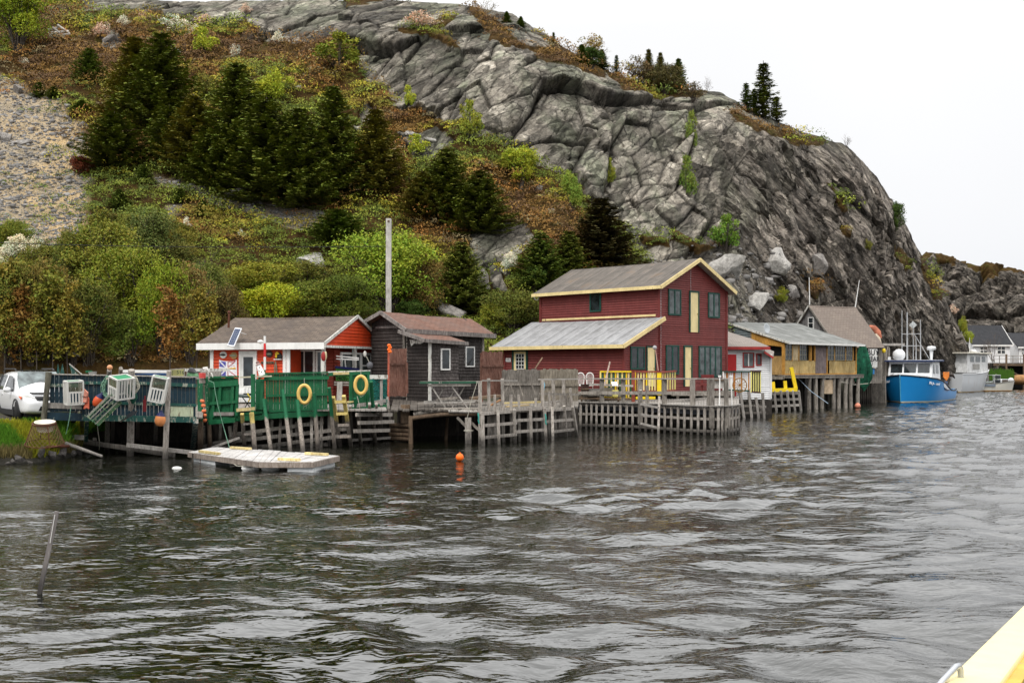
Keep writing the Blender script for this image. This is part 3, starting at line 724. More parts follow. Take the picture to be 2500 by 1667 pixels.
def M_rolled(name, c1, c2, c3, seam=.95):
 if name in MATS: return MATS[name]
 m, n, l, b = new_mat(name)
 uv = N(n, 'ShaderNodeUVMap'); sp_ = N(n, 'ShaderNodeSeparateXYZ'); l.new(uv.outputs[0], sp_.inputs[0])
 nn = noise(n, l, .8, 3, .5, uv.outputs[0])
 xx = mathn(n, l, 'ADD', sp_.outputs[0], mathn(n, l, 'MULTIPLY', nn, .10))
 fr = mathn(n, l, 'FRACT', mathn(n, l, 'DIVIDE', xx, seam))
 sm = ramp(n, l, fr, [(.0, g3(1)), (.028, g3(1)), (.05, g3(0))])
 sh = ramp(n, l, fr, [(.03, g3(.82)), (.5, g3(1.0)), (1, g3(1.08))])
 a = noise(n, l, 1.2, 6, .65, coords(n, l)); st = noise(n, l, 1.0, 5, .65, coords(n, l, (4.5, .5, 1), 'UV')); g = noise(n, l, 26, 3, .7, coords(n, l))
 base = ramp(n, l, a, [(.32, c1), (.55, c2), (.72, c3)])
 base = mixc(n, l, .55, base, ramp(n, l, st, [(.3, g3(.62)), (.68, g3(1.3))]), 'MULTIPLY')
 base = mixc(n, l, .45, base, ramp(n, l, g, [(.3, g3(.5)), (.7, g3(1.4))]), 'MULTIPLY')
 base = mixc(n, l, 1.0, base, sh, 'MULTIPLY')
 base = mixc(n, l, mathn(n, l, 'MULTIPLY', sm, .45), base, tuple(min(1, x*1.9+.04) for x in c2))
 l.new(base, b.inputs['Base Color']); b.inputs['Roughness'].default_value = .85
 bump(n, l, b, sm, .4, .03)
 MATS[name] = m; return m
# ---- shared materials
GREYWOOD = M_wood('weathered_timber', (.20, .175, .15), (.34, .31, .27), (.055, .046, .038))
PALEWOOD = M_wood('pale_timber', (.30, .275, .25), (.44, .41, .37), (.11, .10, .09))
DARKWOOD = M_wood('dark_timber', (.045, .038, .032), (.085, .072, .06), (.015, .012, .01))
BROWNWOOD = M_wood('brown_timber', (.13, .085, .055), (.22, .155, .10), (.05, .03, .02))
REDBROWN = M_wood('redbrown_boards', (.15, .062, .042), (.26, .14, .105), (.05, .022, .016))
YELWOOD = M_wood('fresh_timber', (.62, .48, .20), (.78, .66, .36), (.35, .24, .10))
CREAM = M_paint('cream_paint', (.78, .64, .33), 0, .5, grain=5, dirt=.18)
CREAMT = M_paint('cream_trim', (.78, .62, .30), .12, .55, under=(.10, .08, .06), grain=5, dirt=.2)
OXRED = M_paint('oxblood_paint', (.165, .030, .026), .0, .62, grain=6, dirt=.22)
DKGREEN = M_paint('dark_green_paint', (.006, .055, .040), .0, .5, dirt=.2)
GLASS = M_glass('window_glass')
GLASSP = M_glass('window_glass_pale', (.045, .055, .055))
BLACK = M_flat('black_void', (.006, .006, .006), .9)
WHITEP = M_paint('white_paint', (.78, .77, .74), .08, .5, under=(.35, .32, .28), dirt=.14)
WHITED = M_paint('white_paint_worn', (.66, .65, .60), .42, .6, under=(.23, .20, .17), dirt=.25)
# ================================================================ RED TWO-STOREY HOUSE
def red_house():
 A = V(7.5, 55.0); d1 = V(.72, .694).normalized(); d2 = V(-.694, .72).normalized(); ang = math.atan2(d1.y, d1.x)
 A = Vector((7.5, 55.0, 0)); d1 = Vector((.72, .694, 0)).normalized(); d2 = Vector((-.694, .72, 0)).normalized()
 zf = 1.72
 T = Thing('fishing_house', (A.x, A.y, zf), ang, 'two storey oxblood red clapboard house with cream trim and lean to', 'house')
 Wd, Ln, Lt = 5.83, 8.46, 2.8
 Ff = Face(A, d1, zf); Fl = Face(A+d2*Ln, -d2, zf); Fll = Face(A-d1*Lt+d2*Ln, -d2, zf); Flf = Face(A-d1*Lt, d1, zf)
 ze = 7.08-zf; zr = 8.47-zf
 rnd = random.Random(1)
 m = T.mb(Ff); clap(m, [(0, ze), (Wd/2, zr), (Wd, ze)], -.1, .112, rnd=rnd); m.build('front_wall', OXRED, T.e)
 m = T.mb(Fl); clap(m, [(.0, ze), (Ln-.0, ze)], 2.9, .13, rnd=rnd); m.build('upper_side_wall', OXRED, T.e)
 m = T.mb(Fll); clap(m, [(0, 4.02-zf), (Ln, 4.02-zf)], -.1, .13, rnd=rnd); m.build('lean_to_side_wall', OXRED, T.e)
 m = T.mb(Flf); clap(m, [(0, 4.02-zf), (Lt, 5.30-zf)], -.1, .112, rnd=rnd); m.build('lean_to_front_wall', OXRED, T.e)
 # far walls (unseen sides kept solid)
 m = T.mbw(); B = A+d1*Wd;
 m.slab([B+V(0, 0, zf-.1), B+d2*Ln+V(0, 0, zf-.1), B+d2*Ln+V(0, 0, zf+ze), B+V(0, 0, zf+ze)], -d1*.1)
 C_ = A+d2*Ln
 m.slab([C_-d1*Lt+V(0, 0, zf), C_+d1*Wd+V(0, 0, zf), C_+d1*Wd+V(0, 0, zf+ze), C_+d1*Wd/2+V(0, 0, zf+zr), C_+V(0, 0, zf+ze), C_+V(0, 0, 5.3), C_-d1*Lt+V(0, 0, 4.02)], -d2*.1)
 m.build('back_wall', OXRED, T.e)
 # corner boards
 for q, h0, h1 in ((A, zf, zf+ze), (A+d1*Wd, zf, zf+ze), (A-d1*Lt, zf, 4.02), (A-d1*Lt+d2*Ln, zf, 4.02), (A+d2*Ln, zf+2.9, zf+ze)):
  m = T.mbw(); m.box((q.x, q.y, (h0+h1)/2-.06), (.13, .13, h1-h0), ang); m.build('corner_board', OXRED, T.e)
 # roofs
 RM = M_rolled('rolled_roof_main', (.085, .074, .064), (.14, .122, .105), (.165, .12, .085)); RL = M_rolled('rolled_roof_leanto', (.20, .20, .20), (.31, .31, .315), (.17, .17, .17), .85)
 of, ob, oe = .38, .35, .36
 up = (zr-ze)/(Wd/2)
 def pt(x, y, z): return A+d1*x+d2*y+V(0, 0, z)
 zE, zR = zf+ze+.06, zf+zr+.10
 r1 = roof_plane(T, 'roof', [pt(-oe, Ln+ob, zE-oe*up), pt(-oe, -of, zE-oe*up), pt(Wd/2, -of, zR), pt(Wd/2, Ln+ob, zR)], .09, RM, sag=.04)
 r2 = roof_plane(T, 'roof', [pt(Wd+oe, -of, zE-oe*up), pt(Wd+oe, Ln+ob, zE-oe*up), pt(Wd/2, Ln+ob, zR), pt(Wd/2, -of, zR)], .09, RM)
 fascia(T, [pt(-oe-.03, Ln+ob, zE-oe*up), pt(-oe-.03, -of-.02, zE-oe*up)], .17, .05, CREAMT, r1, drop=.03)
 fascia(T, [pt(-oe-.03, -of-.03, zE-oe*up), pt(Wd/2, -of-.03, zR)], .19, .05, CREAMT, r1, drop=.03)
 fascia(T, [pt(Wd/2, -of-.03, zR), pt(Wd+oe+.03, -of-.03, zE-oe*up)], .19, .05, CREAMT, r2, drop=.03)
 fascia(T, [pt(Wd+oe+.03, -of-.03, zE-oe*up), pt(Wd+oe+.03, Ln+ob, zE-oe*up)], .17, .05, CREAMT, r2, drop=.03)
 m = T.mbw(); m.slab([pt(Wd+oe, -of, zE-oe*up-.12), pt(Wd+oe, .0, zE-oe*up-.12), pt(Wd/2, 0, zR-.12), pt(Wd/2, -of, zR-.12)], (0, 0, -.02)); m.build('soffit', M_paint('soffit', (.42, .40, .37), 0, .6), r2)
 m = T.mbw(); m.slab([pt(-oe, -of, zE-oe*up-.12), pt(-oe, .0, zE-oe*up-.12), pt(Wd/2, 0, zR-.12), pt(Wd/2, -of, zR-.12)], (0, 0, -.02)); m.build('soffit', MATS['soffit'], r1)
 lo, hi = 4.05, 5.33; s2 = (hi-lo)/(Lt+.3)
 r3 = roof_plane(T, 'lean_to_roof', [pt(-Lt-.45, Ln+.75, lo-.1), pt(-Lt-.45, -.35, lo-.1), pt(.0, -.35, hi+.09), pt(.0, Ln+.75, hi+.09)], .09, RL, sag=.05)
 fascia(T, [pt(-Lt-.48, Ln+.75, lo-.1), pt(-Lt-.48, -.38, lo-.1)], .18, .05, CREAMT, r3, drop=.03)
 fascia(T, [pt(-Lt-.48, -.38, lo-.1), pt(-.0, -.38, hi+.09)], .20, .05, CREAMT, r3, drop=.03)
 m = T.mb(Fl); a = Fl.sz(1325, 781); b = Fl.sz(1602, 770); m.box(((a[0]+b[0])/2, -.04, (a[1]+b[1])/2-.0), (b[0]-a[0], .04, .1)); m.build('cream_band', CREAMT, T.e)
 # windows and doors, front
 window(T, Ff, Ff.rect(1632.5, 710, 1658.5, 766), DKGREEN, GLASSP, 2, 1, .08, .09)
 window(T, Ff, Ff.rect(1729.5, 718.5, 1753, 772.5), DKGREEN, GLASSP, 2, 1, .08, .09)
 window(T, Ff, Ff.rect(1626.5, 846, 1653.5, 910), DKGREEN, GLASS, 2, 1, .08, .1)
 window(T, Ff, Ff.rect(1706.5, 848, 1757.5, 917), DKGREEN, GLASSP, 4, 1, .08, .09)
 door(T, Ff, Ff.rect(1683.5, 714, 1702.5, 811), CREAM, DKGREEN, .08, label='cream loft door on the upper floor')
 door(T, Ff, Ff.rect(1670, 847, 1685.5, 943), CREAM, DKGREEN, .09)
 window(T, Flf, Flf.rect(1540, 850, 1570, 898), DKGREEN, GLASS, 2, 1, .08, .08)
 door(T, Flf, Flf.rect(1578.5, 848, 1596.5, 943), CREAM, DKGREEN, .07)
 # side
 window(T, Fl, Fl.rect(1444, 713, 1466, 757.5), DKGREEN, GLASS, 1, 1, .08)
 r = Fll.rect(1256, 858, 1286, 943); g = Fll.rect(1261.5, 864, 1281.5, 900)
 door(T, Fll, r, CREAM, DKGREEN, .12, GLASS, g, gxy=(3, 4), label='cream door with nine lights in a dark green frame')
 m = T.mb(Fll); r = Fll.rect(1236.5, 874, 1248.5, 883); m.box(((r[0]+r[2])/2, -.05, (r[1]+r[3])/2), (r[2]-r[0], .02, r[3]-r[1])); pl = m.build('notice_plate', WHITEP, T.e)
 m = T.mb(Fll); cx, cz, w, h = (r[0]+r[2])/2, (r[1]+r[3])/2, r[2]-r[0], r[3]-r[1]
 m.box((cx, -.062, cz+h*.28), (w*.18, .004, h*.2)); m.box((cx, -.062, cz), (w*.7, .004, h*.14)); m.box((cx, -.062, cz-h*.25), (w*.7, .004, h*.1)); m.build('lettering', M_flat('grey_ink', (.25, .25, .27)), pl)
 m = T.mbw(); q = P(1315, 722, 61.2); m.tube([P(1303, 716, 61.3), P(1305, 730, 61.3), P(1312, 733, 61.3), P(1317, 725, 61.3), P(1317, 716, 61.3)], .035, 6); m.build('cable_loop', WHITEP, T.e)
 # fairy-light string and a float lamp by the front corner
 m = T.mb(Ff)
 m.tube([(.03, -.07, .3), (.03, -.07, 5.2)], .006, 4)
 for i in range(34): m.ball((.03, -.07, .3+i*.145), .018, 5)
 m.build('string_light', M_flat('tiny_bulb', (.6, .6, .6)), T.e)
 m = T.mb(Ff); m.tube([(Wd*.44, -.05, 3.9), (Wd*.44, -.05, 6.5)], .006, 4)
 for i in range(20): m.ball((Wd*.44, -.05, 3.9+i*.135), .016, 5)
 m.build('string_light', M_flat('tiny_bulb', (.6, .6, .6)), T.e)
 m = T.mbw(); m.bar(P(1540, 945, 54.2), P(1795, 947, 60), .28, .18); m.build('sill_beam', M_wood('oxblood_sill', (.09, .03, .025), (.14, .05, .04)), T.e)
 return T
RH = red_house()
# ================================================================ ORANGE-RED CABIN
def cabin():
 a = R(20); Rt = Vector((-7.67, 44.0, 0)); dl = Vector((-math.cos(a), math.sin(a), 0)); dg = Vector((math.sin(a), math.cos(a), 0)); zf = 1.42
 L, W_ = 5.77, 4.92; O = Rt+dl*L; dx = -dl; ang = math.atan2(dx.y, dx.x)
 T = Thing('cabin', (O.x, O.y, zf), ang, 'small bright orange red cabin with white trim behind the green wharf fence', 'cabin')
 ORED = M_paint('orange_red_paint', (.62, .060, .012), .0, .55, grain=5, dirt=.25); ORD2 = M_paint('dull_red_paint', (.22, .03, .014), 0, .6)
 def pt(x, y, z): return O+dx*x+dg*y+V(0, 0, z)
 Ff = Face(O, dx, zf); Fr = Face(pt(L, 0, 0), dg, zf); Fr.W = Fr.W
 eav = 3.79
 s1 = Ff.sz(702, 900)[0]
 m = T.mb(Ff); clap(m, [(.42, 2.33), (s1, 2.33)], 0, .135); m.build('front_wall', ORED, T.e)
 Fp = Face(pt(0, 1.1, 0), dx, zf)                     # set-back porch wall
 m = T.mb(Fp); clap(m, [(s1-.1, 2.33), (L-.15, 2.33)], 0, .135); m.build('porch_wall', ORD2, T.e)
 m = T.mbw(); m.slab([pt(s1, .12, zf), pt(s1, 1.1, zf), pt(s1, 1.1, eav-.05), pt(s1, .12, eav-.05)], -dx*.1)
 m.slab([pt(.42, .1, zf), pt(.42, W_, zf), pt(.42, W_, eav), pt(.42, .1, eav)], dx*.1); m.slab([pt(.42, W_-.1, zf), pt(L-.1, W_-.1, zf), pt(L-.1, W_-.1, eav), pt(.42, W_-.1, eav)], dg*.1)
 m.build('side_wall', ORED, T.e)
 Fs = Face(pt(L-.15, 1.1, 0), dg, zf)
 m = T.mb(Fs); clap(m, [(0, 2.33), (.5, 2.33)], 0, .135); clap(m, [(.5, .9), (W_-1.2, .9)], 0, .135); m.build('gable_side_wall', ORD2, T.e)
 # gable
 zr = 5.05; oh = .12
 Fg = Face(pt(L+oh, -.25, 0), dg, zf); gw = W_+.5
 m = T.mb(Fg); clap(m, [(0, eav-zf+.02), (gw/2, zr-zf-.06), (gw, eav-zf+.02)], eav-zf-.04, .135, thick=.05); m.build('gable', ORED, T.e)
 SH_ = M_roof('cabin_shingles', (.115, .088, .068), (.165, .128, .10), (.075, .06, .052), .17)
 r1 = roof_plane(T, 'roof', [pt(-.12, -.32, eav+.10), pt(L+oh+.1, -.32, eav+.07), pt(L+oh+.1, W_/2, zr+.02), pt(-.12, W_/2, zr+.03)], .07, SH_, sag=.07, ripple=.03)
 r2 = roof_plane(T, 'roof', [pt(L+oh+.1, W_+.32, eav+.07), pt(-.12, W_+.32, eav+.07), pt(-.12, W_/2, zr+.03), pt(L+oh+.1, W_/2, zr+.02)], .07, SH_)
 fascia(T, [pt(-.12, -.36, eav+.06), pt(L+oh+.12, -.36, eav+.06)], .27, .05, WHITEP, r1, drop=.03)
 fascia(T, [pt(L+oh+.14, -.36, eav+.08), pt(L+oh+.14, W_/2, zr+.03)], .13, .05, WHITED, r1, drop=.03)
 fascia(T, [pt(L+oh+.14, W_/2, zr+.03), pt(L+oh+.14, W_+.36, eav+.08)], .13, .05, WHITED, r2, drop=.03)
 fascia(T, [pt(L+oh+.15, -.36, eav-.02), pt(L+oh+.15, W_+.36, eav-.02)], .10, .05, WHITED, T.e, 'tie_board', drop=.0)
 # trim and posts
 for x, w in ((.42, .16), (s1-.12, .14), (s1+.06, .16)): m = T.mb(Ff); m.box((x, -.03, 1.18), (w, .06, 2.36)); m.build('corner_board', WHITEP, T.e)
 for u, y in ((797, .0), (857, 2.6), (889, W_+.1)):
  m = T.mbw(); k = (u-CXP)/FPX
  if y == 0.0: q = pt(L-.02, .02, 0)
  else: q = pt(L+.02, y, 0)
  m.box((q.x, q.y, (zf+eav)/2), (.15, .15, eav-zf), ang); m.build('porch_post', WHITED, T.e)
 # front door (tall glass) and sliding doors
 r = Ff.rect(590, 862, 624, 955); s0, z0, s1_, z1 = r
 door(T, Ff, (s0, .0, s1_, z1), WHITEP, WHITEP, .09, GLASS, (s0+.12, .28, s1_-.10, z1-.16), label='white door with a tall dark glass panel')
 r = Fp.rect(723, 858, 766, 950); window(T, Fp, (r[0], .1, r[2], r[3]), WHITEP, GLASS, 2, 1, .09, .05, label='white framed sliding glass door')
 r = Fp.rect(777, 860, 790, 950); window(T, Fp, (r[0], .1, r[2], r[3]), WHITEP, GLASS, 1, 1, .08)
 window(T, Fs, (.62, 1.05, 2.2, 2.0), WHITEP, GLASSP, 1, 1, .09); window(T, Fs, (2.4, 1.05, 3.2, 2.0), WHITEP, GLASSP, 1, 2, .09, .05)
 # stove pipe
 m = T.mbw(); q = P(558, 800, 46.6); t = P(559.5, 763, 46.6); m.cyl(q, t, .05, .05, 10); m.cyl(t, t+V(0, 0, .08), .085, .05, 10); m.build('stove_pipe', M_flat('rust', (.10, .035, .018), .8), T.e)
 m = T.mbw(); q = P(636, 834, 44.3); m.ball(q, .09, 10, (1.5, .8, .8)); m.cyl(q, q-V(0, 0, .12), .03, .03, 6); m.build('lamp', WHITEP, T.e)
 return T, Ff, pt, eav, zr, L, W_, Fs
CB, CBF, cbpt, cbe, cbr, cbL, cbW, CBS = cabin()
def solar_panel():
 T = Thing('solar_panel', P(573, 822, 44.9), 0, 'small tilted solar panel on the shingled roof of the orange red cabin', 'solar panel')
 a, b, c, d = P(555.5, 845, 44.55), P(572, 847, 44.45), P(591, 803, 45.3), P(574.5, 801.5, 45.4)
 n = (b-a).cross(d-a).normalized()
 if n.z < 0: n = -n
 m = T.mbw(); m.slab([a, b, c, d], n*.04); m.build('frame', M_flat('aluminium', (.75, .76, .78), .35), T.e)
 cell = M_flat('solar_cell', (.03, .05, .11), .12)
 for i in range(9):
  m = T.mbw()
  for j in range(3):
   def q(x, y): return a.lerp(b, x).lerp(d.lerp(c, x), y)+n*.045
   x0, x1, y0, y1 = .08+j*.285, .08+j*.285+.26, .05+i*.1, .05+i*.1+.085
   m.slab([q(x0, y0), q(x1, y0), q(x1, y1), q(x0, y1)], n*.006)
  m.build('solar_cell', cell, T.e)
 m = T.mbw(); m.bar(P(588, 812, 45.2), P(601, 816, 45.6), .02); m.bar(P(590, 812, 45.2), P(590, 822, 45.5), .02); m.build('strut', MATS['aluminium'], T.e)
solar_panel()
def flag():
 F = CBF; s0, z1 = F.sz(536, 878); s1, z0 = F.sz(580, 918); W_ = s1-s0; H_ = 1.12*W_*.62
 z0 = F.sz(536, 919)[1]; H_ = z1-z0
 T = Thing('provincial_flag', F.W @ Vector((s0, -.06, z0)), math.atan2(F.d.y, F.d.x), 'white flag with blue triangles and a gold arrow pinned beside the cabin door', 'flag')
 def sag(x, y): return -.10*math.sin(math.pi*x/W_)*(y/H_)**2*H_*.9
 def wav(x, y): return .015*math.sin(x*9+y*3)
 def poly(pts, mat, nm, off):
  me = MB(T.inv @ F.W); n = len(pts); pp = []
  for (x0, y0), (x1, y1) in zip(pts, pts[1:]+pts[:1]):
   k = max(1, int(abs(x1-x0)/(W_*.12)))
   for j in range(k): pp.append((x0+(x1-x0)*j/k, y0+(y1-y0)*j/k))
  V3 = [(s0+x, -.055-off+wav(x, y), z0+y+sag(x, y)) for x, y in pp]
  me.slab(V3, (0, .004, 0)); return me.build(nm, mat, T.e)
 wm = M_flat('flag_white', (.78, .77, .80), .8); bl = M_flat('flag_blue', (.09, .09, .36), .8); rd = M_flat('flag_red', (.42, .03, .03), .8); gd = M_flat('flag_gold', (.75, .45, .06), .8)
 w, h = W_, H_
 me = MB(T.inv @ F.W); K = 10
 vs = [(s0+w*i/K, -.05+wav(w*i/K, h*j/4), z0+h*j/4+sag(w*i/K, h*j/4)) for j in range(5) for i in range(K+1)]
 me.add(vs, [(j*(K+1)+i, j*(K+1)+i+1, (j+1)*(K+1)+i+1, (j+1)*(K+1)+i) for j in range(4) for i in range(K)]); me.build('cloth', wm, T.e)
 c = .46*w
 for sy in (0, 1):
  f = (lambda y: y) if sy == 0 else (lambda y: h-y)
  poly([(.03*w, f(.12*h)), (.03*w, f(.40*h)), (.34*w, f(.42*h))], bl, 'blue_triangle', .006)
  poly([(.10*w, f(.05*h)), (.40*w, f(.05*h)), (.40*w, f(.36*h))], bl, 'blue_triangle', .006)
 for y0, y1 in ((.04, .40), (.96, .60)):
  P3 = [(.52*w, y0*h), (.94*w, y0*h), (.52*w, y1*h)]
  for (a, b), (c_, d) in zip(P3, P3[1:]+P3[:1]):
   dx, dy = c_-a, d-b; L = math.hypot(dx, dy); nx_, ny_ = -dy/L*.014, dx/L*.014
   poly([(a-nx_, b-ny_), (c_-nx_, d-ny_), (c_+nx_, d+ny_), (a+nx_, b+ny_)], rd, 'red_line', .008)
 poly([(.5*w, .46*h), (.84*w, .46*h), (.86*w, .42*h), (.95*w, .5*h), (.86*w, .58*h), (.84*w, .54*h), (.5*w, .54*h)], gd, 'gold_arrow', .010)
flag()
def plaque(u, v, r, base, fish, label, oct_=False):
 F = CBF; s, z = F.sz(u, v); T = Thing('fish_plaque', F.W @ Vector((s, -.05, z)), math.atan2(F.d.y, F.d.x), label, 'wall plaque', 'mounted fish plaques on the cabin wall')
 m = MB(T.inv @ F.W); n = 8 if oct_ else 20
 pts = [(s+r*1.1*math.cos(2*math.pi*(i+.5)/n), -.07, z+r*.95*math.sin(2*math.pi*(i+.5)/n)) for i in range(n)]; m.slab(pts, (0, .04, 0)); m.build('board', base, T.e)
 m = MB(T.inv @ F.W); m.ball((s, -.09, z), r*.8, 12, (1.1, .25, .34)); m.add([(s-r*.75, -.09, z), (s-r*1.2, -.09, z+r*.35), (s-r*1.2, -.09, z-r*.35)], [(0, 1, 2)]); m.build('fish', fish, T.e)
dkf = M_flat('dark_fish', (.03, .03, .03)); plf = M_flat('pale_fish', (.30, .34, .24));
plaque(547, 866, .155, M_flat('plaque_white', (.7, .7, .66)), dkf, 'oval white plaque with a dark fish, upper left of the cabin door')
plaque(573, 868, .155, M_flat('plaque_tan', (.42, .26, .10)), plf, 'tan eight sided plaque with a green fish just left of the cabin door', True)
plaque(659, 864, .15, M_flat('plaque_dark', (.05, .035, .025)), plf, 'dark eight sided plaque with a pale fish right of the cabin door', True)
def wall_bits():
 F = CBF; s, z = F.sz(682, 869); T = Thing('wall_ornament', F.W @ Vector((s, -.05, z)), math.atan2(F.d.y, F.d.x), 'black and yellow ornament on a white shelf on the cabin wall', 'ornament')
 m = MB(T.inv @ F.W); m.slab([(s-.14, -.1, z-.12), (s+.16, -.1, z-.12), (s+.17, -.1, z+.02), (s+.05, -.1, z+.16), (s-.05, -.1, z+.05), (s-.14, -.1, z+.08)], (0, .06, 0)); m.build('figure', M_flat('ornament_black', (.02, .02, .02)), T.e)
 m = MB(T.inv @ F.W); m.slab([(s-.12, -.13, z-.06), (s-.05, -.13, z-.08), (s-.03, -.13, z+.06), (s+.08, -.13, z+.09), (s-.04, -.13, z+.19), (s-.12, -.13, z+.12)], (0, .025, 0)); m.build('yellow_figure', M_flat('ornament_yellow', (.75, .48, .02)), T.e)
 m = MB(T.inv @ F.W); m.box((s, -.12, z-.14), (.34, .12, .03)); m.build('shelf', WHITEP, T.e)
 s, z = F.sz(655, 885); T = Thing('coat_rack', F.W @ Vector((s, -.05, z)), math.atan2(F.d.y, F.d.x), 'dark wooden peg rail with hooks on the cabin wall', 'coat rack')
 m = MB(T.inv @ F.W); m.box((s, -.05, z), (.62, .03, .1)); m.build('rail', BROWNWOOD, T.e)
 for i in range(5): m = MB(T.inv @ F.W); m.cyl((s-.25+i*.125, -.07, z-.01), (s-.25+i*.125, -.13, z+.01), .014, .014, 6); m.build('peg', DARKWOOD, T.e)
 s, z = F.sz(676, 890); T = Thing('hanging_twine', F.W @ Vector((s, -.1, z)), math.atan2(F.d.y, F.d.x), 'bundle of grey green twine hanging on the cabin wall', 'twine')
 m = MB(T.inv @ F.W)
 for i in range(9):
  x = s+random.Random(i).uniform(-.08, .08); m.tube([(s, -.1, z+.15), (x, -.12, z-.1), (x+.02, -.11, z-.42)], .009, 5)
 m.build('strand', M_flat('greygreen_twine', (.16, .17, .12)), T.e)
wall_bits()
# ================================================================ DARK SHINGLE SHACK
def shack():
 b = R(50); C_ = Vector((-4.5, 46, 0)); dx = Vector((math.cos(b), math.sin(b), 0)); dg = Vector((-math.sin(b), math.cos(b), 0)); zf = 1.55; L, W_ = 4.9, 2.15
 T = Thing('shack', (C_.x, C_.y, zf), b, 'old black shingled shack with a red brown roof and small porch', 'shack')
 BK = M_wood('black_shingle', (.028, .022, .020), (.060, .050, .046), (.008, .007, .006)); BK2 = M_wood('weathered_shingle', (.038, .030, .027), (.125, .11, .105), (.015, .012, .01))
 def pt(x, y, z): return C_+dx*x+dg*y+V(0, 0, z)
 Fe = Face(C_, dx, zf); Fg = Face(pt(0, W_, 0), -dg, zf)
 ze = 4.50; zr = 5.27; yr = 1.135
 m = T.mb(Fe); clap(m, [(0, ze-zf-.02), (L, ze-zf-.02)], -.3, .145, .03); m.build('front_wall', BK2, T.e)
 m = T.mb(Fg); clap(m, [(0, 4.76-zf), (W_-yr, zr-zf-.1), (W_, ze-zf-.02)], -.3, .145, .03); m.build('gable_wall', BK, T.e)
 m = T.mbw(); m.slab([pt(L, 0, zf-.3), pt(L, W_, zf-.3), pt(L, W_, 4.6), pt(L, yr, zr-.1), pt(L, 0, ze)], -dx*.1); m.slab([pt(0, W_, zf), pt(L, W_, zf), pt(L, W_, 4.8), pt(0, W_, 4.8)], -dg*.1); m.build('back_wall', BK, T.e)
 RB = M_roof('shack_shingles', (.17, .085, .060), (.22, .12, .088), (.14, .10, .085), .15)
 r1 = roof_plane(T, 'roof', [pt(-.4, -.38, ze-.02), pt(L+.45, -.38, ze-.12), pt(L+.45, yr, zr-.12), pt(-.4, yr, zr)], .07, RB, sag=.03, ripple=.02)
 r2 = roof_plane(T, 'roof', [pt(L+.45, W_+.45, 4.74), pt(-.4, W_+.45, 4.74), pt(-.4, yr, zr), pt(L+.45, yr, zr-.12)], .07, RB)
 fascia(T, [pt(-.4, -.41, ze-.03), pt(L+.47, -.41, ze-.13)], .19, .05, M_wood('grey_fascia', (.15, .13, .12), (.30, .27, .25), (.04, .03, .03)), r1, drop=.03)
 fascia(T, [pt(-.43, -.41, ze-.02), pt(-.43, yr, zr)], .16, .05, MATS['grey_fascia'], r1, drop=.03); fascia(T, [pt(-.43, yr, zr), pt(-.43, W_+.45, 4.75)], .16, .05, MATS['grey_fascia'], r2, drop=.03)
 m = T.mb(Fg); m.box((W_*.55, -.05, ze-zf+.1), (W_*.8, .05, .10)); m.build('trim_board', MATS['grey_fascia'], T.e)
 for x in (L-.04, .04): m = T.mb(Fe); m.box((x, -.05, 1.4), (.13, .06, 3.0)); m.build('corner_board', GREYWOOD, T.e)
 # porch box
 pd, px0, px1 = 1.3, .0, 1.85
 D = pt(.0, -pd, 0); Fp = Face(pt(px0, -pd, 0), dx, zf); Fq = Face(pt(px0, 0, 0), -dg, zf)
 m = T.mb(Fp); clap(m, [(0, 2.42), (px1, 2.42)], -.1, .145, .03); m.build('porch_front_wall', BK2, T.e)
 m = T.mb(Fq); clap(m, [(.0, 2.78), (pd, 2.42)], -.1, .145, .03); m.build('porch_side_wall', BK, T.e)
 m = T.mbw(); m.slab([pt(px1, -pd, zf), pt(px1, 0, zf), pt(px1, 0, zf+2.6), pt(px1, -pd, zf+2.42)], -dx*.08); m.build('porch_end_wall', BK2, T.e)
 r3 = roof_plane(T, 'porch_roof', [pt(px0-.45, -pd-.25, zf+2.48), pt(px1+.35, -pd-.25, zf+2.40), pt(px1+.35, .0, zf+2.82), pt(px0-.45, .0, zf+2.90)], .06, RB, sag=.02)
 fascia(T, [pt(px0-.45, -pd-.28, zf+2.48), pt(px1+.35, -pd-.28, zf+2.40)], .15, .05, MATS['grey_fascia'], r3); fascia(T, [pt(px0-.48, -pd-.28, zf+2.48), pt(px0-.48, 0, zf+2.90)], .15, .05, MATS['grey_fascia'], r3)
 m = T.mb(Fp); m.box((.05, -.05, 1.1), (.14, .06, 2.5)); m.build('corner_board', WHITED, T.e)
 r = Fp.rect(1076.5, 854, 1094.5, 900); window(T, Fp, (r[0], r[1], r[2], r[3]), WHITEP, GLASS, 1, 1, .06)
 r = Fe.rect(1136.5, 849, 1154.5, 892.5); window(T, Fe, (r[0], r[1], r[2], r[3]), WHITEP, GLASS, 1, 1, .06)
 m = T.mb(Fq); m.add([(.25, -.06, 2.5), (1.2, -.06, 2.4), (.9, -.06, 2.3), (.55, -.06, 2.33), (.35, -.06, 2.2)], [(0, 4, 3, 2, 1)]); m.build('torn_sheet', WHITED, T.e)
 m = T.mb(Fg); m.box((W_-.08, -.05, 1.5), (.13, .05, 2.9)); m.build('corner_board', GREYWOOD, T.e)
 return T
shack()
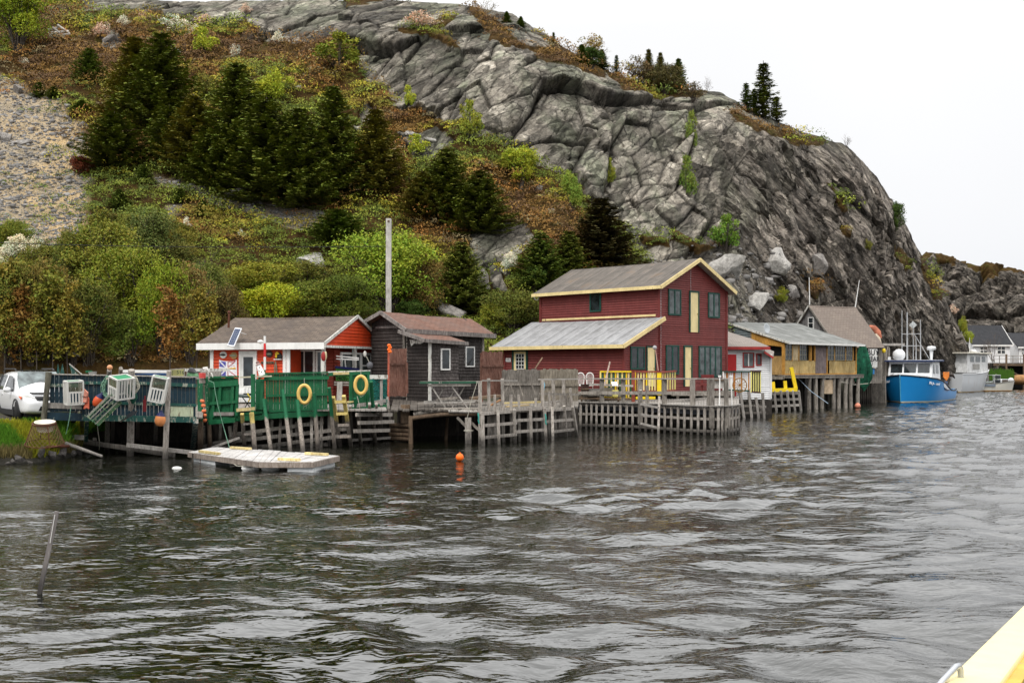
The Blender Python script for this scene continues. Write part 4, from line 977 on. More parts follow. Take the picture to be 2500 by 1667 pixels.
# ================================================================ WHITE SHED (right of the red house)
def white_shed():
 Y0 = 61.5; L0 = V(XU(1772, Y0), Y0, 0); Rr = V(XU(1883, Y0+.5), Y0+.5, 0); d = (Rr-L0).normalized(); zf = 1.62; Ln = (Rr-L0).length
 d_in = Vector((0, 0, 1)).cross(d); T = Thing('white_shed', (L0.x, L0.y, zf), math.atan2(d.y, d.x), 'low white clapboard shed with red trim and a red door', 'shed')
 WCL = M_paint('white_clap', (.74, .74, .74), 0, .55, dirt=.12); RT = M_paint('red_trim', (.36, .035, .03), 0, .55); RD = M_paint('red_door', (.48, .018, .020), 0, .5, dirt=.15)
 F = Face(L0, d, zf); def_pt = lambda x, y, z: L0+d*x+d_in*y+V(0, 0, z)
 ze = F.sz(1800, 853)[1]
 m = T.mb(F); clap(m, [(0, ze), (Ln*.82, ze), (Ln, ze-.42)], -.6, .12); m.build('front_wall', WCL, T.e)
 m = T.mbw(); m.slab([def_pt(Ln, 0, 1.0), def_pt(Ln, 4, 1.0), def_pt(Ln, 4, zf+ze-.4), def_pt(Ln, 0, zf+ze-.4)], -d*.1); m.slab([def_pt(0, 4, 1.0), def_pt(Ln, 4, 1.0), def_pt(Ln, 4, zf+ze), def_pt(0, 4, zf+ze+1)], -d_in*.1); m.build('side_wall', WCL, T.e)
 RS = M_roof('white_shed_roof', (.26, .225, .20), (.31, .27, .24), (.22, .19, .17), .16)
 a, b = P(1768, 847, Y0-.3), P(1880.5, 847, Y0-.2); c, e_ = P(1835, 829, Y0+2.6), P(1768, 806, Y0+3.6)
 r = roof_plane(T, 'roof', [a, b, P(1830, 825, Y0+3.0), P(1750, 799, Y0+3.0)], .05, RS)
 fascia(T, [a, b], .17, .05, RT, r);
 r2 = roof_plane(T, 'side_roof', [P(1866, 858, Y0-.25), P(1888, 872, Y0-.1), P(1890, 858, Y0+3.5), P(1868, 845, Y0+3.2)], .05, RS, nu=4, nv=6); fascia(T, [P(1866, 858, Y0-.3), P(1888, 872, Y0-.2)], .11, .05, RT, r2)
 door(T, F, (F.sz(1774, 900)[0], -.55, F.sz(1797, 900)[0], F.sz(1797, 865)[1]), RD, None)
 window(T, F, F.rect(1815, 863, 1838, 894), RT, GLASSP, 2, 1, .06, .06, sash=WHITEP); window(T, F, F.rect(1847.5, 865.5, 1856, 890), RT, GLASS, 1, 1, .06)
 m = T.mb(F); m.box((Ln-.04, -.04, ze/2-.4), (.1, .05, ze+.3)); m.build('corner_board', WCL, T.e)
white_shed()
# ================================================================ YELLOW PLYWOOD-FRONTED BUILDING ON PILES
PLY = M_wood('yellow_plywood', (.46, .32, .12), (.60, .45, .21), (.30, .19, .07), sc=3); ORW = M_wood('orange_timber', (.40, .19, .035), (.56, .30, .07), (.2, .09, .02)); PURP = M_wood('purple_ply', (.13, .10, .10), (.22, .18, .175), (.06, .05, .05), sc=3)
def yellow_building():
 A = Vector((18.1, 72, 0)); B = Vector((24.8, 78, 0)); d = (B-A).normalized(); di = Vector((0, 0, 1)).cross(d); Ln = (B-A).length; zf = 2.36
 T = Thing('waterside_workshop', (A.x, A.y, zf), math.atan2(d.y, d.x), 'long grey roofed workshop with yellow plywood front standing on piles over the water', 'workshop')
 def pt(x, y, z): return A+d*x+di*y+V(0, 0, z)
 F = Face(A, d, zf); Fs = Face(pt(0, 2.55, 0), -di, zf); Fb = Face(pt(0, 5.2, 0), -di, zf)
 RF = M_rolled('grey_rolled_roof', (.13, .135, .125), (.21, .215, .205), (.30, .30, .29), .9)
 ze, zr = 4.53, 6.22
 r = roof_plane(T, 'roof', [pt(-.1, -.45, ze-.02), pt(Ln+.45, -.45, ze-.06), pt(Ln+.45, 5.3, zr), pt(-.1, 5.3, zr)], .07, RF, sag=.10, nu=40, ripple=.03)
 fascia(T, [pt(-.1, -.48, ze-.02), pt(Ln+.45, -.48, ze-.06)], .13, .05, WHITEP, r, 'gutter'); fascia(T, [pt(-.13, -.48, ze-.02), pt(-.13, 5.3, zr)], .13, .05, WHITED, r)
 # bays: (x0,x1,kind)
 def X(u): return F.sz(u, 900)[0]
 for u0, u1 in ((1914, 1990), (2024, 2090)):
  n_ = 2; x0, x1 = X(u0), X(u1)
  for k in range(n_): m = T.mb(F); m.box((x0+(x1-x0)*(k+.5)/n_, -.01, .48), ((x1-x0)/n_-.02, .03, .95)); m.build('plywood_panel', PLY, T.e)
 m = T.mb(F); m.box(((X(1990)+X(2016))/2, -.02, 1.02), (X(2016)-X(1990), .04, 2.05)); m.build('door', PURP, T.e)
 m = T.mb(F)
 for u in (1914, 1932.5, 1949, 1976, 1979.5, 1988, 2018, 2035.5, 2062.5, 2081, 2089): m.box((X(u), -.02, 1.5 if u not in (1914, 2018, 2089) else 1.05), (.12, .08, 1.15 if u not in (1914, 2018, 2089) else 2.1))
 m.box((Ln/2, -.02, 2.08), (Ln, .09, .1)); m.box((Ln/2, .0, .02), (Ln, .1, .1)); m.build('frame', ORW, T.e)
 for u0, u1, nx in ((1917, 1931, 2), (1950.5, 1967, 3), (2019, 2034, 2), (2038, 2061, 4), (2065, 2079, 3)):
  window(T, F, (X(u0), 1.02, X(u1), 2.0), M_flat('dull_sash', (.26, .24, .18)), GLASS, nx, 3, .03, .03)
 m = T.mb(F); m.box(((X(1932)+X(1949))/2, -.03, 1.5), (X(1949)-X(1932), .02, 1.05)); m.build('plywood_sheet', M_wood('pale_ply', (.55, .42, .24), (.68, .54, .34), sc=3), T.e)
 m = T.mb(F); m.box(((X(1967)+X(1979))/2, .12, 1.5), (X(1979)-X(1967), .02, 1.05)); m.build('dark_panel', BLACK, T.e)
 m = T.mb(Fs); m.box((1.2, 0, .62), (2.4, .05, 1.25)); m.build('side_panel', M_wood('side_ply', (.33, .20, .07), (.45, .29, .12)), T.e)
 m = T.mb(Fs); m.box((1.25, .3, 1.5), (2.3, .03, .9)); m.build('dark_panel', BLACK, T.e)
 m = T.mb(Fs); m.add([(-.1, -.02, 2.95), (2.55, -.02, 2.1), (2.55, -.02, 1.85), (-.1, -.02, 2.15)], [(3, 2, 1, 0)]); m.box((2.5, -.02, 1.0), (.14, .1, 2.0)); m.build('side_frame', ORW, T.e)
 m = T.mb(Fb); clap(m, [(0, 3.7), (2.65, 2.9)], .0, .16); m.build('grey_siding', M_paint('grey_siding', (.16, .19, .20), .2, .7, dirt=.4), T.e)
 m = T.mbw(); m.slab([pt(Ln, 0, zf), pt(Ln, 5.2, zf), pt(Ln, 5.2, 6.0), pt(Ln, 0, 4.4)], -d*.08); m.slab([pt(0, 5.2, zf), pt(Ln, 5.2, zf), pt(Ln, 5.2, 6.0), pt(0, 5.2, 6.0)], -di*.08); m.slab([pt(0, .05, zf-.02), pt(Ln, .05, zf-.02), pt(Ln, 5, zf-.02), pt(0, 5, zf-.02)], (0, 0, -.1)); m.build('back_wall', DARKWOOD, T.e)
 # platform and piles
 m = T.mbw(); m.bar(pt(-.6, -.35, zf-.12), pt(Ln+.3, -.35, zf-.16), .22, .2); m.bar(pt(-.6, .8, zf-.12), pt(Ln+.3, .8, zf-.16), .2, .2); m.bar(pt(-.6, 2.6, zf-.2), pt(-.6, -.4, zf-.2), .2, .2); m.slab([pt(-.5, -.5, zf-.06), pt(Ln+.3, -.5, zf-.06), pt(Ln+.3, .1, zf-.06), pt(-.5, .1, zf-.06)], (0, 0, .05)); m.build('platform', GREYWOOD, T.e)
 rnd = random.Random(8)
 for u in (1967, 1982, 1999, 2026, 2040, 2056, 2067, 2086):
  x = X(u)
  m = T.mbw(); o = rnd.uniform(-.12, .12); m.tube([pt(x+o, -.3, -1.3), pt(x+o*.5, -.28, .8), pt(x, -.3, zf-.2)], [.15, .14, .13], 8); m.build('pile', GREYWOOD, T.e)
 for i in range(9):
  for y in (1.6, 3.6):
   m = T.mbw(); x = i*Ln/8; m.cyl(pt(x, y, -1.3), pt(x, y, zf-.1), .13, .12, 7); m.build('pile', DARKWOOD, T.e)
 m = T.mbw(); m.slab([pt(-.5, 4.2, -1), pt(Ln+1, 4.2, -1), pt(Ln+1, 4.2, zf-.15), pt(-.5, 4.2, zf-.15)], di*.1); m.build('back_shoring', DARKWOOD, T.e)
 return T, F, pt
YB, YBF, ybpt = yellow_building()
def sat_dish():
 q = P(1871, 802, 73.4); T = Thing('satellite_dish', q, 0, 'grey satellite dish on the grey workshop roof', 'satellite dish')
 M3 = (Matrix.Rotation(R(28), 3, 'Z') @ Matrix.Rotation(R(80), 3, 'X'))
 m = T.mb(); m.lathe((0, 0, 0), [(.0001, -.02), (.15, -.01), (.3, .03), (.36, .06), (.35, .07), (.28, .045), (.0001, .0)], 20, M3 @ Matrix.Diagonal((.75, 1, 1))); m.build('dish', M_flat('dish_grey', (.42, .45, .47), .4), T.e)
 m = T.mb(); m.tube([(0, .05, -.3), (0, .1, -.55), (.15, .05, -.75), (.35, .0, -1.0)], .022, 6); m.bar((0, .06, -.4), (0, .06, 0), .03); m.build('mast', M_flat('dish_grey2', (.5, .5, .5)), T.e)
sat_dish()
def gable_shed():
 Rr = V(XU(2088, 88), 88, 0); zr = 7.75; dr = Vector((.9, .42, 0)).normalized(); df = Vector((.42, -.9, 0)).normalized(); Lr = 4.7
 a = V(XU(1976, 85.5), 85.5, 0); dr = (Rr-a).normalized(); Lr = (Rr-a).length; df = Vector((dr.y, -dr.x, 0)); T = Thing('gabled_store', (a.x, a.y, 1.6), math.atan2(dr.y, dr.x), 'steep brown shingled store with a dark grey gable and small white window', 'store building')
 SH_ = M_roof('store_shingles', (.20, .16, .135), (.25, .205, .17), (.17, .14, .12), .2)
 ze = 4.55; w = 2.75
 def pt(x, y, z): return a+dr*x+df*y+V(0, 0, z)
 r1 = roof_plane(T, 'roof', [pt(-.05, w+.25, ze-.15), pt(Lr+.05, w+.25, ze-.15), pt(Lr+.05, 0, zr), pt(-.05, 0, zr)], .08, SH_, sag=.03); r2 = roof_plane(T, 'roof', [pt(Lr+.05, -w-.25, ze-.15), pt(-.05, -w-.25, ze-.15), pt(-.05, 0, zr), pt(Lr+.05, 0, zr)], .08, SH_)
 F = Face(pt(0.12, -w, 0), df, 1.6)
 m = T.mb(F); m.slab([(0, 0, 0), (2*w, 0, 0), (2*w, 0, ze-1.65), (w, 0, zr-1.75), (0, 0, ze-1.65)], (0, .1, 0)); m.build('gable_wall', M_wood('grey_gable', (.13, .125, .125), (.22, .21, .205), sc=3), T.e)
 fascia(T, [pt(-.1, w+.25, ze-.15), pt(-.1, 0, zr)], .14, .05, GREYWOOD, r1); fascia(T, [pt(-.1, 0, zr), pt(-.1, -w-.25, ze-.15)], .14, .05, WHITED, r2)
 rr = F.rect(1975.5, 776.5, 1986, 801); window(T, F, rr, WHITEP, GLASS, 1, 2, .08, .05)
 Ff = Face(pt(0, w, 0), dr, 1.6); m = T.mb(Ff); vboards(m, 0, Lr, 0, ze-1.75, .2); m.build('front_wall', GREYWOOD, T.e)
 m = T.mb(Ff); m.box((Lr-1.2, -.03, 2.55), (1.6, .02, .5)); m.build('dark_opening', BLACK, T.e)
 for u0, v0, u1, v1 in ((1976.5, 744, 1975.5, 677), (2088, 750, 2098, 684)):
  m = T.mbw(); Y = 85.6 if u0 < 2000 else 88; m.cyl(P(u0, v0, Y), P(u1, v1, Y), .05, .025, 6); m.build('antenna', WHITEP, T.e)
 m = T.mbw(); m.slab([pt(Lr, -w, 1.6), pt(Lr, w, 1.6), pt(Lr, w, ze-.1), pt(Lr, 0, zr-.1), pt(Lr, -w, ze-.1)], -dr*.1); m.build('end_wall', GREYWOOD, T.e)
 return T, Ff, pt, Lr
GS_T, GSF, gspt, gsL = gable_shed()
# ================================================================ WHITE COTTAGE FAR RIGHT
def text_mesh(s, size, name, mat, parent, M, ext=.004, shear=0.0, bold=0.0):
 c = bpy.data.curves.new(name, 'FONT'); c.body = s; c.size = size; c.extrude = ext; c.shear = shear; c.align_x = 'CENTER'; c.align_y = 'CENTER'; c.offset = bold
 o = bpy.data.objects.new('tmp_text', c); COL.objects.link(o); dg = bpy.context.evaluated_depsgraph_get()
 me = bpy.data.meshes.new_from_object(o.evaluated_get(dg)); bpy.data.objects.remove(o); bpy.data.curves.remove(c)
 me.transform(M @ Matrix.Rotation(R(90), 4, 'X')); me.materials.clear(); me.name = name
 return link_mesh(name, me, mat, parent)
def cottage(Y, u0, u1, vf, ve, vr, label, depth=5.0, wins=(), ridge_sh=0, name='cottage', roofm=None, side=True):
 a = V(XU(u0, Y), Y, 0); b = V(XU(u1, Y+.6), Y+.6, 0); d = (b-a).normalized(); di = Vector((0, 0, 1)).cross(d); Ln = (b-a).length; zf = ZV(vf, Y); ze = ZV(ve, Y); zr = ZV(vr, Y+depth/2)
 T = Thing(name, (a.x, a.y, zf), math.atan2(d.y, d.x), label, 'cottage')
 def pt(x, y, z): return a+d*x+di*y+V(0, 0, z)
 F = Face(a, d, zf); Fr = Face(pt(Ln, 0, 0), di, zf); WC = M_paint('white_clap', (.74, .74, .74), 0, .55, dirt=.12)
 m = T.mb(F); clap(m, [(0, ze-zf), (Ln, ze-zf)], 0, .16); m.build('front_wall', WC, T.e)
 m = T.mb(Fr); clap(m, [(0, ze-zf), (depth/2, zr-zf-.1), (depth, ze-zf)], 0, .16); m.build('gable_wall', WC, T.e)
 m = T.mbw(); m.slab([pt(0, 0, zf), pt(0, depth, zf), pt(0, depth, ze), pt(0, depth/2, zr-.1), pt(0, 0, ze)], d*.1); m.slab([pt(0, depth, zf), pt(Ln, depth, zf), pt(Ln, depth, ze), pt(0, depth, ze)], di*.1); m.build('back_wall', WC, T.e)
 rm = roofm or M_roof('black_shingles', (.030, .031, .035), (.045, .046, .050), (.036, .036, .04), .25)
 r1 = roof_plane(T, 'roof', [pt(-.3, -.3, ze-.05), pt(Ln+.25, -.3, ze-.05), pt(Ln+.25, depth/2, zr), pt(-.3, depth/2, zr)], .1, rm, sag=.02); roof_plane(T, 'roof', [pt(Ln+.25, depth+.3, ze-.05), pt(-.3, depth+.3, ze-.05), pt(-.3, depth/2, zr), pt(Ln+.25, depth/2, zr)], .1, rm)
 fascia(T, [pt(-.3, -.34, ze-.05), pt(Ln+.27, -.34, ze-.05)], .22, .06, WHITEP, r1); fascia(T, [pt(Ln+.29, -.34, ze-.05), pt(Ln+.29, depth/2, zr), pt(Ln+.29, depth+.3, ze-.05)], .22, .06, WHITEP, r1)
 for w in wins: window(T, F, F.rect(*w), WHITEP, GLASS, 2, 2, .12, .10)
 for i in range(5):
  m = T.mbw(); m.cyl(pt(Ln*i/4, .1, -1), pt(Ln*i/4, .1, zf), .16, .16, 6); m.build('foundation_post', DARKWOOD, T.e)
 return T, F, pt, Ln
cottage(150, 2376, 2466, 886, 841, 793.5, 'white clapboard cottage with a black roof on the far wharf', 5.2, ((2393, 847, 2409, 863), (2435, 846.5, 2453, 863)))
cottage(153, 2487, 2560, 886, 846, 812, 'white cottage at the right edge beyond the black roofed one', 5, ((2495, 850, 2503, 866),), name='cottage')
def far_wharf():
 T = Thing('far_wharf', P(2440, 890, 149), 0, 'timber wharf platform with railing under the white cottage', 'wharf')
 m = T.mbw(); a, b = P(2425, 888, 146), P(2600, 890, 146); m.slab([a, b, P(2600, 888, 158), P(2425, 887, 158)], (0, 0, -.25)); m.build('deck', BROWNWOOD, T.e)
 for u in (2457, 2500, 2545):
  m = T.mbw(); m.cyl(P(u, 865, 146), V(XU(u, 146), 146, -1), .14, .14, 7); m.build('post', BROWNWOOD, T.e)
 for u in (2440, 2473, 2492, 2520):
  m = T.mbw(); m.bar(P(u, 868, 146), P(u, 889, 146), .07); m.build('baluster', GREYWOOD, T.e)
 m = T.mbw(); m.bar(P(2425, 869, 146), P(2600, 868, 146), .07); m.bar(P(2425, 877, 146), P(2600, 876, 146), .05); m.build('rail', GREYWOOD, T.e)
 m = T.mbw(); m.bar(P(2457, 900, 146), P(2490, 917, 146), .14); m.build('brace', BROWNWOOD, T.e)
 m = T.mbw(); m.slab([P(2455, 892, 152), P(2600, 893, 152), V(XU(2600, 152), 152, -1), V(XU(2455, 152), 152, -1)], (0, .2, 0)); m.build('shoring', M_flat('dark_stone_shoring', (.03, .027, .025), .9, var=.6, sc=3), T.e)
far_wharf()
# ================================================================ WHARVES, FENCES
def two_tone(name, top, topc2, z, under1=(.20, .17, .145), under2=(.36, .31, .26)):
 """timber painted only above a level (paint line fixed on the post)"""
 if name in MATS: return MATS[name]
 m, n, l, b = new_mat(name)
 g = N(n, 'ShaderNodeNewGeometry'); s_ = N(n, 'ShaderNodeSeparateXYZ'); l.new(g.outputs['Position'], s_.inputs[0])
 c = coords(n, l, (3.2, 3.2, .7)); a = noise(n, l, 6, 6, .7, c)
 wood = ramp(n, l, a, [(.28, tuple(x*.3 for x in under1)), (.45, under1), (.7, under2)])
 pnt = ramp(n, l, a, [(.3, tuple(x*.7 for x in top)), (.6, top), (.66, topc2), (.8, topc2)])
 hz = mathn(n, l, 'ADD', s_.outputs['Z'], mathn(n, l, 'MULTIPLY', mathn(n, l, 'SUBTRACT', a, .5), .7))
 k = ramp(n, l, mathn(n, l, 'MULTIPLY', mathn(n, l, 'SUBTRACT', hz, z-.5), 1.0), [(.47, g3(0)), (.53, g3(1))])
 wet = ramp(n, l, s_.outputs['Z'], [(.12, g3(.25)), (.42, g3(1))])
 base = mixc(n, l, k, wood, pnt); base = mixc(n, l, 1.0, base, wet, 'MULTIPLY')
 l.new(base, b.inputs['Base Color']); b.inputs['Roughness'].default_value = .8; bump(n, l, b, a, .4, .015)
 MATS[name] = m; return m
def wetwood(name, c1, c2):
 return two_tone(name, c1, c2, -5)
POST = two_tone('grey_pile', (.01, .01, .01), (.01, .01, .01), 50, (.27, .24, .21), (.49, .45, .40))
POSTG = two_tone('green_topped_pile', (.008, .110, .045), (.02, .16, .075), 1.12)
POSTGP = two_tone('peeling_green_pile', (.02, .15, .07), (.50, .48, .38), .95, (.24, .17, .12), (.36, .28, .21))
POSTY = two_tone('yellow_topped_pile', (.62, .48, .16), (.72, .60, .28), .95)
DPOST = two_tone('dark_pile', (.01, .01, .01), (.01, .01, .01), 50, (.05, .042, .035), (.10, .085, .07))
GREENB = M_paint('green_boards', (.008, .120, .045), .12, .55, under=(.20, .21, .13), grain=9, dirt=.3)
BLUEB = M_paint('blue_boards', (.004, .026, .042), .17, .55, under=(.22, .24, .22), grain=9, dirt=.4)
TEALR = M_paint('teal_rail', (.010, .070, .058), .40, .6, under=(.26, .27, .22), grain=7, dirt=.4)
YELP = M_paint('yellow_paint', (.80, .58, .015), .12, .5, under=(.4, .3, .1), dirt=.15)
LYEL = M_paint('pale_yellow_paint', (.78, .70, .22), .1, .5, under=(.4, .36, .2), dirt=.15)
ROPE = M_flat('rope', (.42, .40, .33), .9); ROPEG = M_flat('green_rope', (.16, .30, .21), .9); ROPET = M_flat('teal_rope', (.06, .32, .27), .9)
RUST = M_flat('rust', (.10, .035, .018), .8)
ORANGE = M_paint('orange_float', (.78, .20, .075), .0, .45, dirt=.25, streak=False); FLUO = M_flat('fluo_orange', (.95, .16, .012), .4, var=.08)
_pr = random.Random(21)
def pile(T, ut, vt, ub, vb, w=.12, mat=None, Yt=None, name='post', sq=False, zb=-1.2):
 b = WL(ub, vb); Yt = b.y if Yt is None else Yt; t = P(ut, vt, Yt); d = (b-t); b2 = t+d*((t.z-zb)/(t.z-0)); m = T.mbw()
 k = _pr.uniform(.9, 1.1)
 if sq: m.bar(b2, t, w*k, w*k)
 else:
  mid = b2.lerp(t, .5)+V(_pr.uniform(-.02, .02), 0, 0); m.tube([b2, mid, t], [w*.56*k, w*.52*k, w*.46*k], 8)
 return m.build(name, mat or POST, T.e)
def pbar(T, u0, v0, Y0, u1, v1, Y1, w=.09, h=None, mat=None, name='rail', parent=None):
 m = T.mbw(); m.bar(P(u0, v0, Y0), P(u1, v1, Y1), w, h); return m.build(name, mat or GREYWOOD, parent or T.e)
def prect(T, u0, v0, u1, v1, Y, t, mat, name, parent=None, Y1=None):
 Y1 = Y if Y1 is None else Y1; m = T.mbw(); m.slab([P(u0, v1, Y), P(u1, v1, Y1), P(u1, v0, Y1), P(u0, v0, Y)], (0, t, 0)); return m.build(name, mat, parent or T.e)
# ---- blue board screen ------------------------------------------------
def blue_screen():
 a, b = V(XU(110, 33.7), 33.7, 0), V(XU(480, 34.9), 34.9, 0); d = (b-a).normalized(); F = Face(a, d, 0)
 T = Thing('wharf_screen', (a.x, a.y, 1.1), 0, 'long dark blue board fence with peeling rails on the left wharf', 'board fence')
 S = lambda u: F.sz(u, 950)[0]
 Z = lambda u, v: F.sz(u, v)[1]
 m = T.mb(F); vboards(m, S(122), S(200), Z(150, 1004), Z(150, 914), .115, rnd=random.Random(2)); m.build('boards', BLUEB, T.e)
 m = T.mb(F); vboards(m, S(200), S(413), Z(300, 1026), lambda s: Z(200, 917)+(s-S(200))*.012, .115, rnd=random.Random(3)); m.build('boards', BLUEB, T.e)
 m = T.mb(F); vboards(m, S(413), S(478), Z(440, 1028), Z(440, 921), .115, rnd=random.Random(5)); m.build('boards', BLUEB, T.e)
 for u0, v0, u1, v1, h, mt in ((122, 940, 200, 941, .10, TEALR), (115, 989, 200, 992, .17, PALEWOOD), (113, 1015, 202, 1018, .24, BLUEB),
         (200, 934, 412, 936, .09, TEALR), (200, 981, 480, 989, .09, TEALR), (200, 1019, 480, 1024, .19, TEALR), (413, 938, 480, 941, .11, TEALR), (122, 913, 480, 920, .035, PALEWOOD)):
  m = T.mb(F); m.bar((S(u0), -.05, Z(u0, v0)), (S(u1), -.05, Z(u1, v1)), .06, h); m.build('rail', mt, T.e)
 m = T.mb(F); m.box(((S(416)+S(472))/2, -.05, (Z(444, 989)+Z(444, 1017))/2), (S(472)-S(416), .02, Z(444, 989)-Z(444, 1017))); m.build('pale_green_panel', M_paint('pale_green', (.50, .55, .38), .35, .6, under=(.2, .17, .12), dirt=.3), T.e)
 m = T.mbw(); m.tube([P(119, 908, 33.6), P(113, 965, 33.6), P(106, 1030, 33.6)], [.10, .085, .095], 8); m.build('post', M_wood('mossy_post', (.14, .13, .095), (.24, .225, .17)), T.e)
 for ut, vt, ub, vb, w in ((200, 985, 199.5, 1087, .14), (267, 903, 261, 1098, .15), (295, 899, 293, 1035, .14), (321, 903, 318, 1113, .20), (413, 905, 404, 1119, .17)):
  pile(T, ut, vt, ub, vb, w, Yt=33.9)
 for ut, vt, ub, vb, w in ((276, 1026, 274, 1090, .13), (337, 1027, 335, 1088, .13), (381, 1030, 379, 1092, .13), (231, 1072, 235, 1090, .12)):
  pile(T, ut, vt, ub, vb, w, Yt=36.2, sq=True)
 pile(T, 478, 1028, 470, 1098, .15, mat=M_paint('blue_post', (.015, .06, .065), .5, .6, under=(.3, .28, .24)), Yt=34.8, sq=True)
 pbar(T, 205, 1078, 36.6, 425, 1110, 34.6, .10, .15, POST, 'waling'); pbar(T, 310, 1086, 34.5, 474, 1105, 34.3, .08, .12, PALEWOOD, 'plank')
 pbar(T, 165, 1066, 35.5, 212, 1068, 35.6, .1, .16, PALEWOOD, 'plank'); pbar(T, 212, 1025, 34.3, 210, 1075, 35.5, .12, .12, TEALR, 'brace')
 # deck behind the screen
 m = T.mbw()
 for i in range(26):
  k0, k1 = i/26, (i+.93)/26
  m.slab([P(205+k0*290, 1018, 35.2), P(205+k1*290, 1018, 35.2), V(XU(230+k1*270, 43), 43, 1.38), V(XU(230+k0*270, 43), 43, 1.38)], (0, 0, -.05))
 m.build('deck', GREYWOOD, T.e)
 # white cap rail and blue band further back
 T2 = Thing('deck_rail', P(360, 925, 37), 0, 'white painted rail over blue boards behind the dark blue fence', 'railing')
 pbar(T2, 299, 906, 37, 418, 907, 37.6, .12, .10, WHITEP, 'cap_rail'); prect(T2, 302, 911, 416, 922, 37.2, .03, M_paint('mid_blue', (.02, .07, .20), .1, .55), 'boards')
 pbar(T2, 452, 903, 39, 560, 903, 40, .1, .11, WHITED, 'cap_rail'); prect(T2, 455, 906, 540, 925, 39.3, .03, PALEWOOD, 'boards')
 return T
BS = blue_screen()
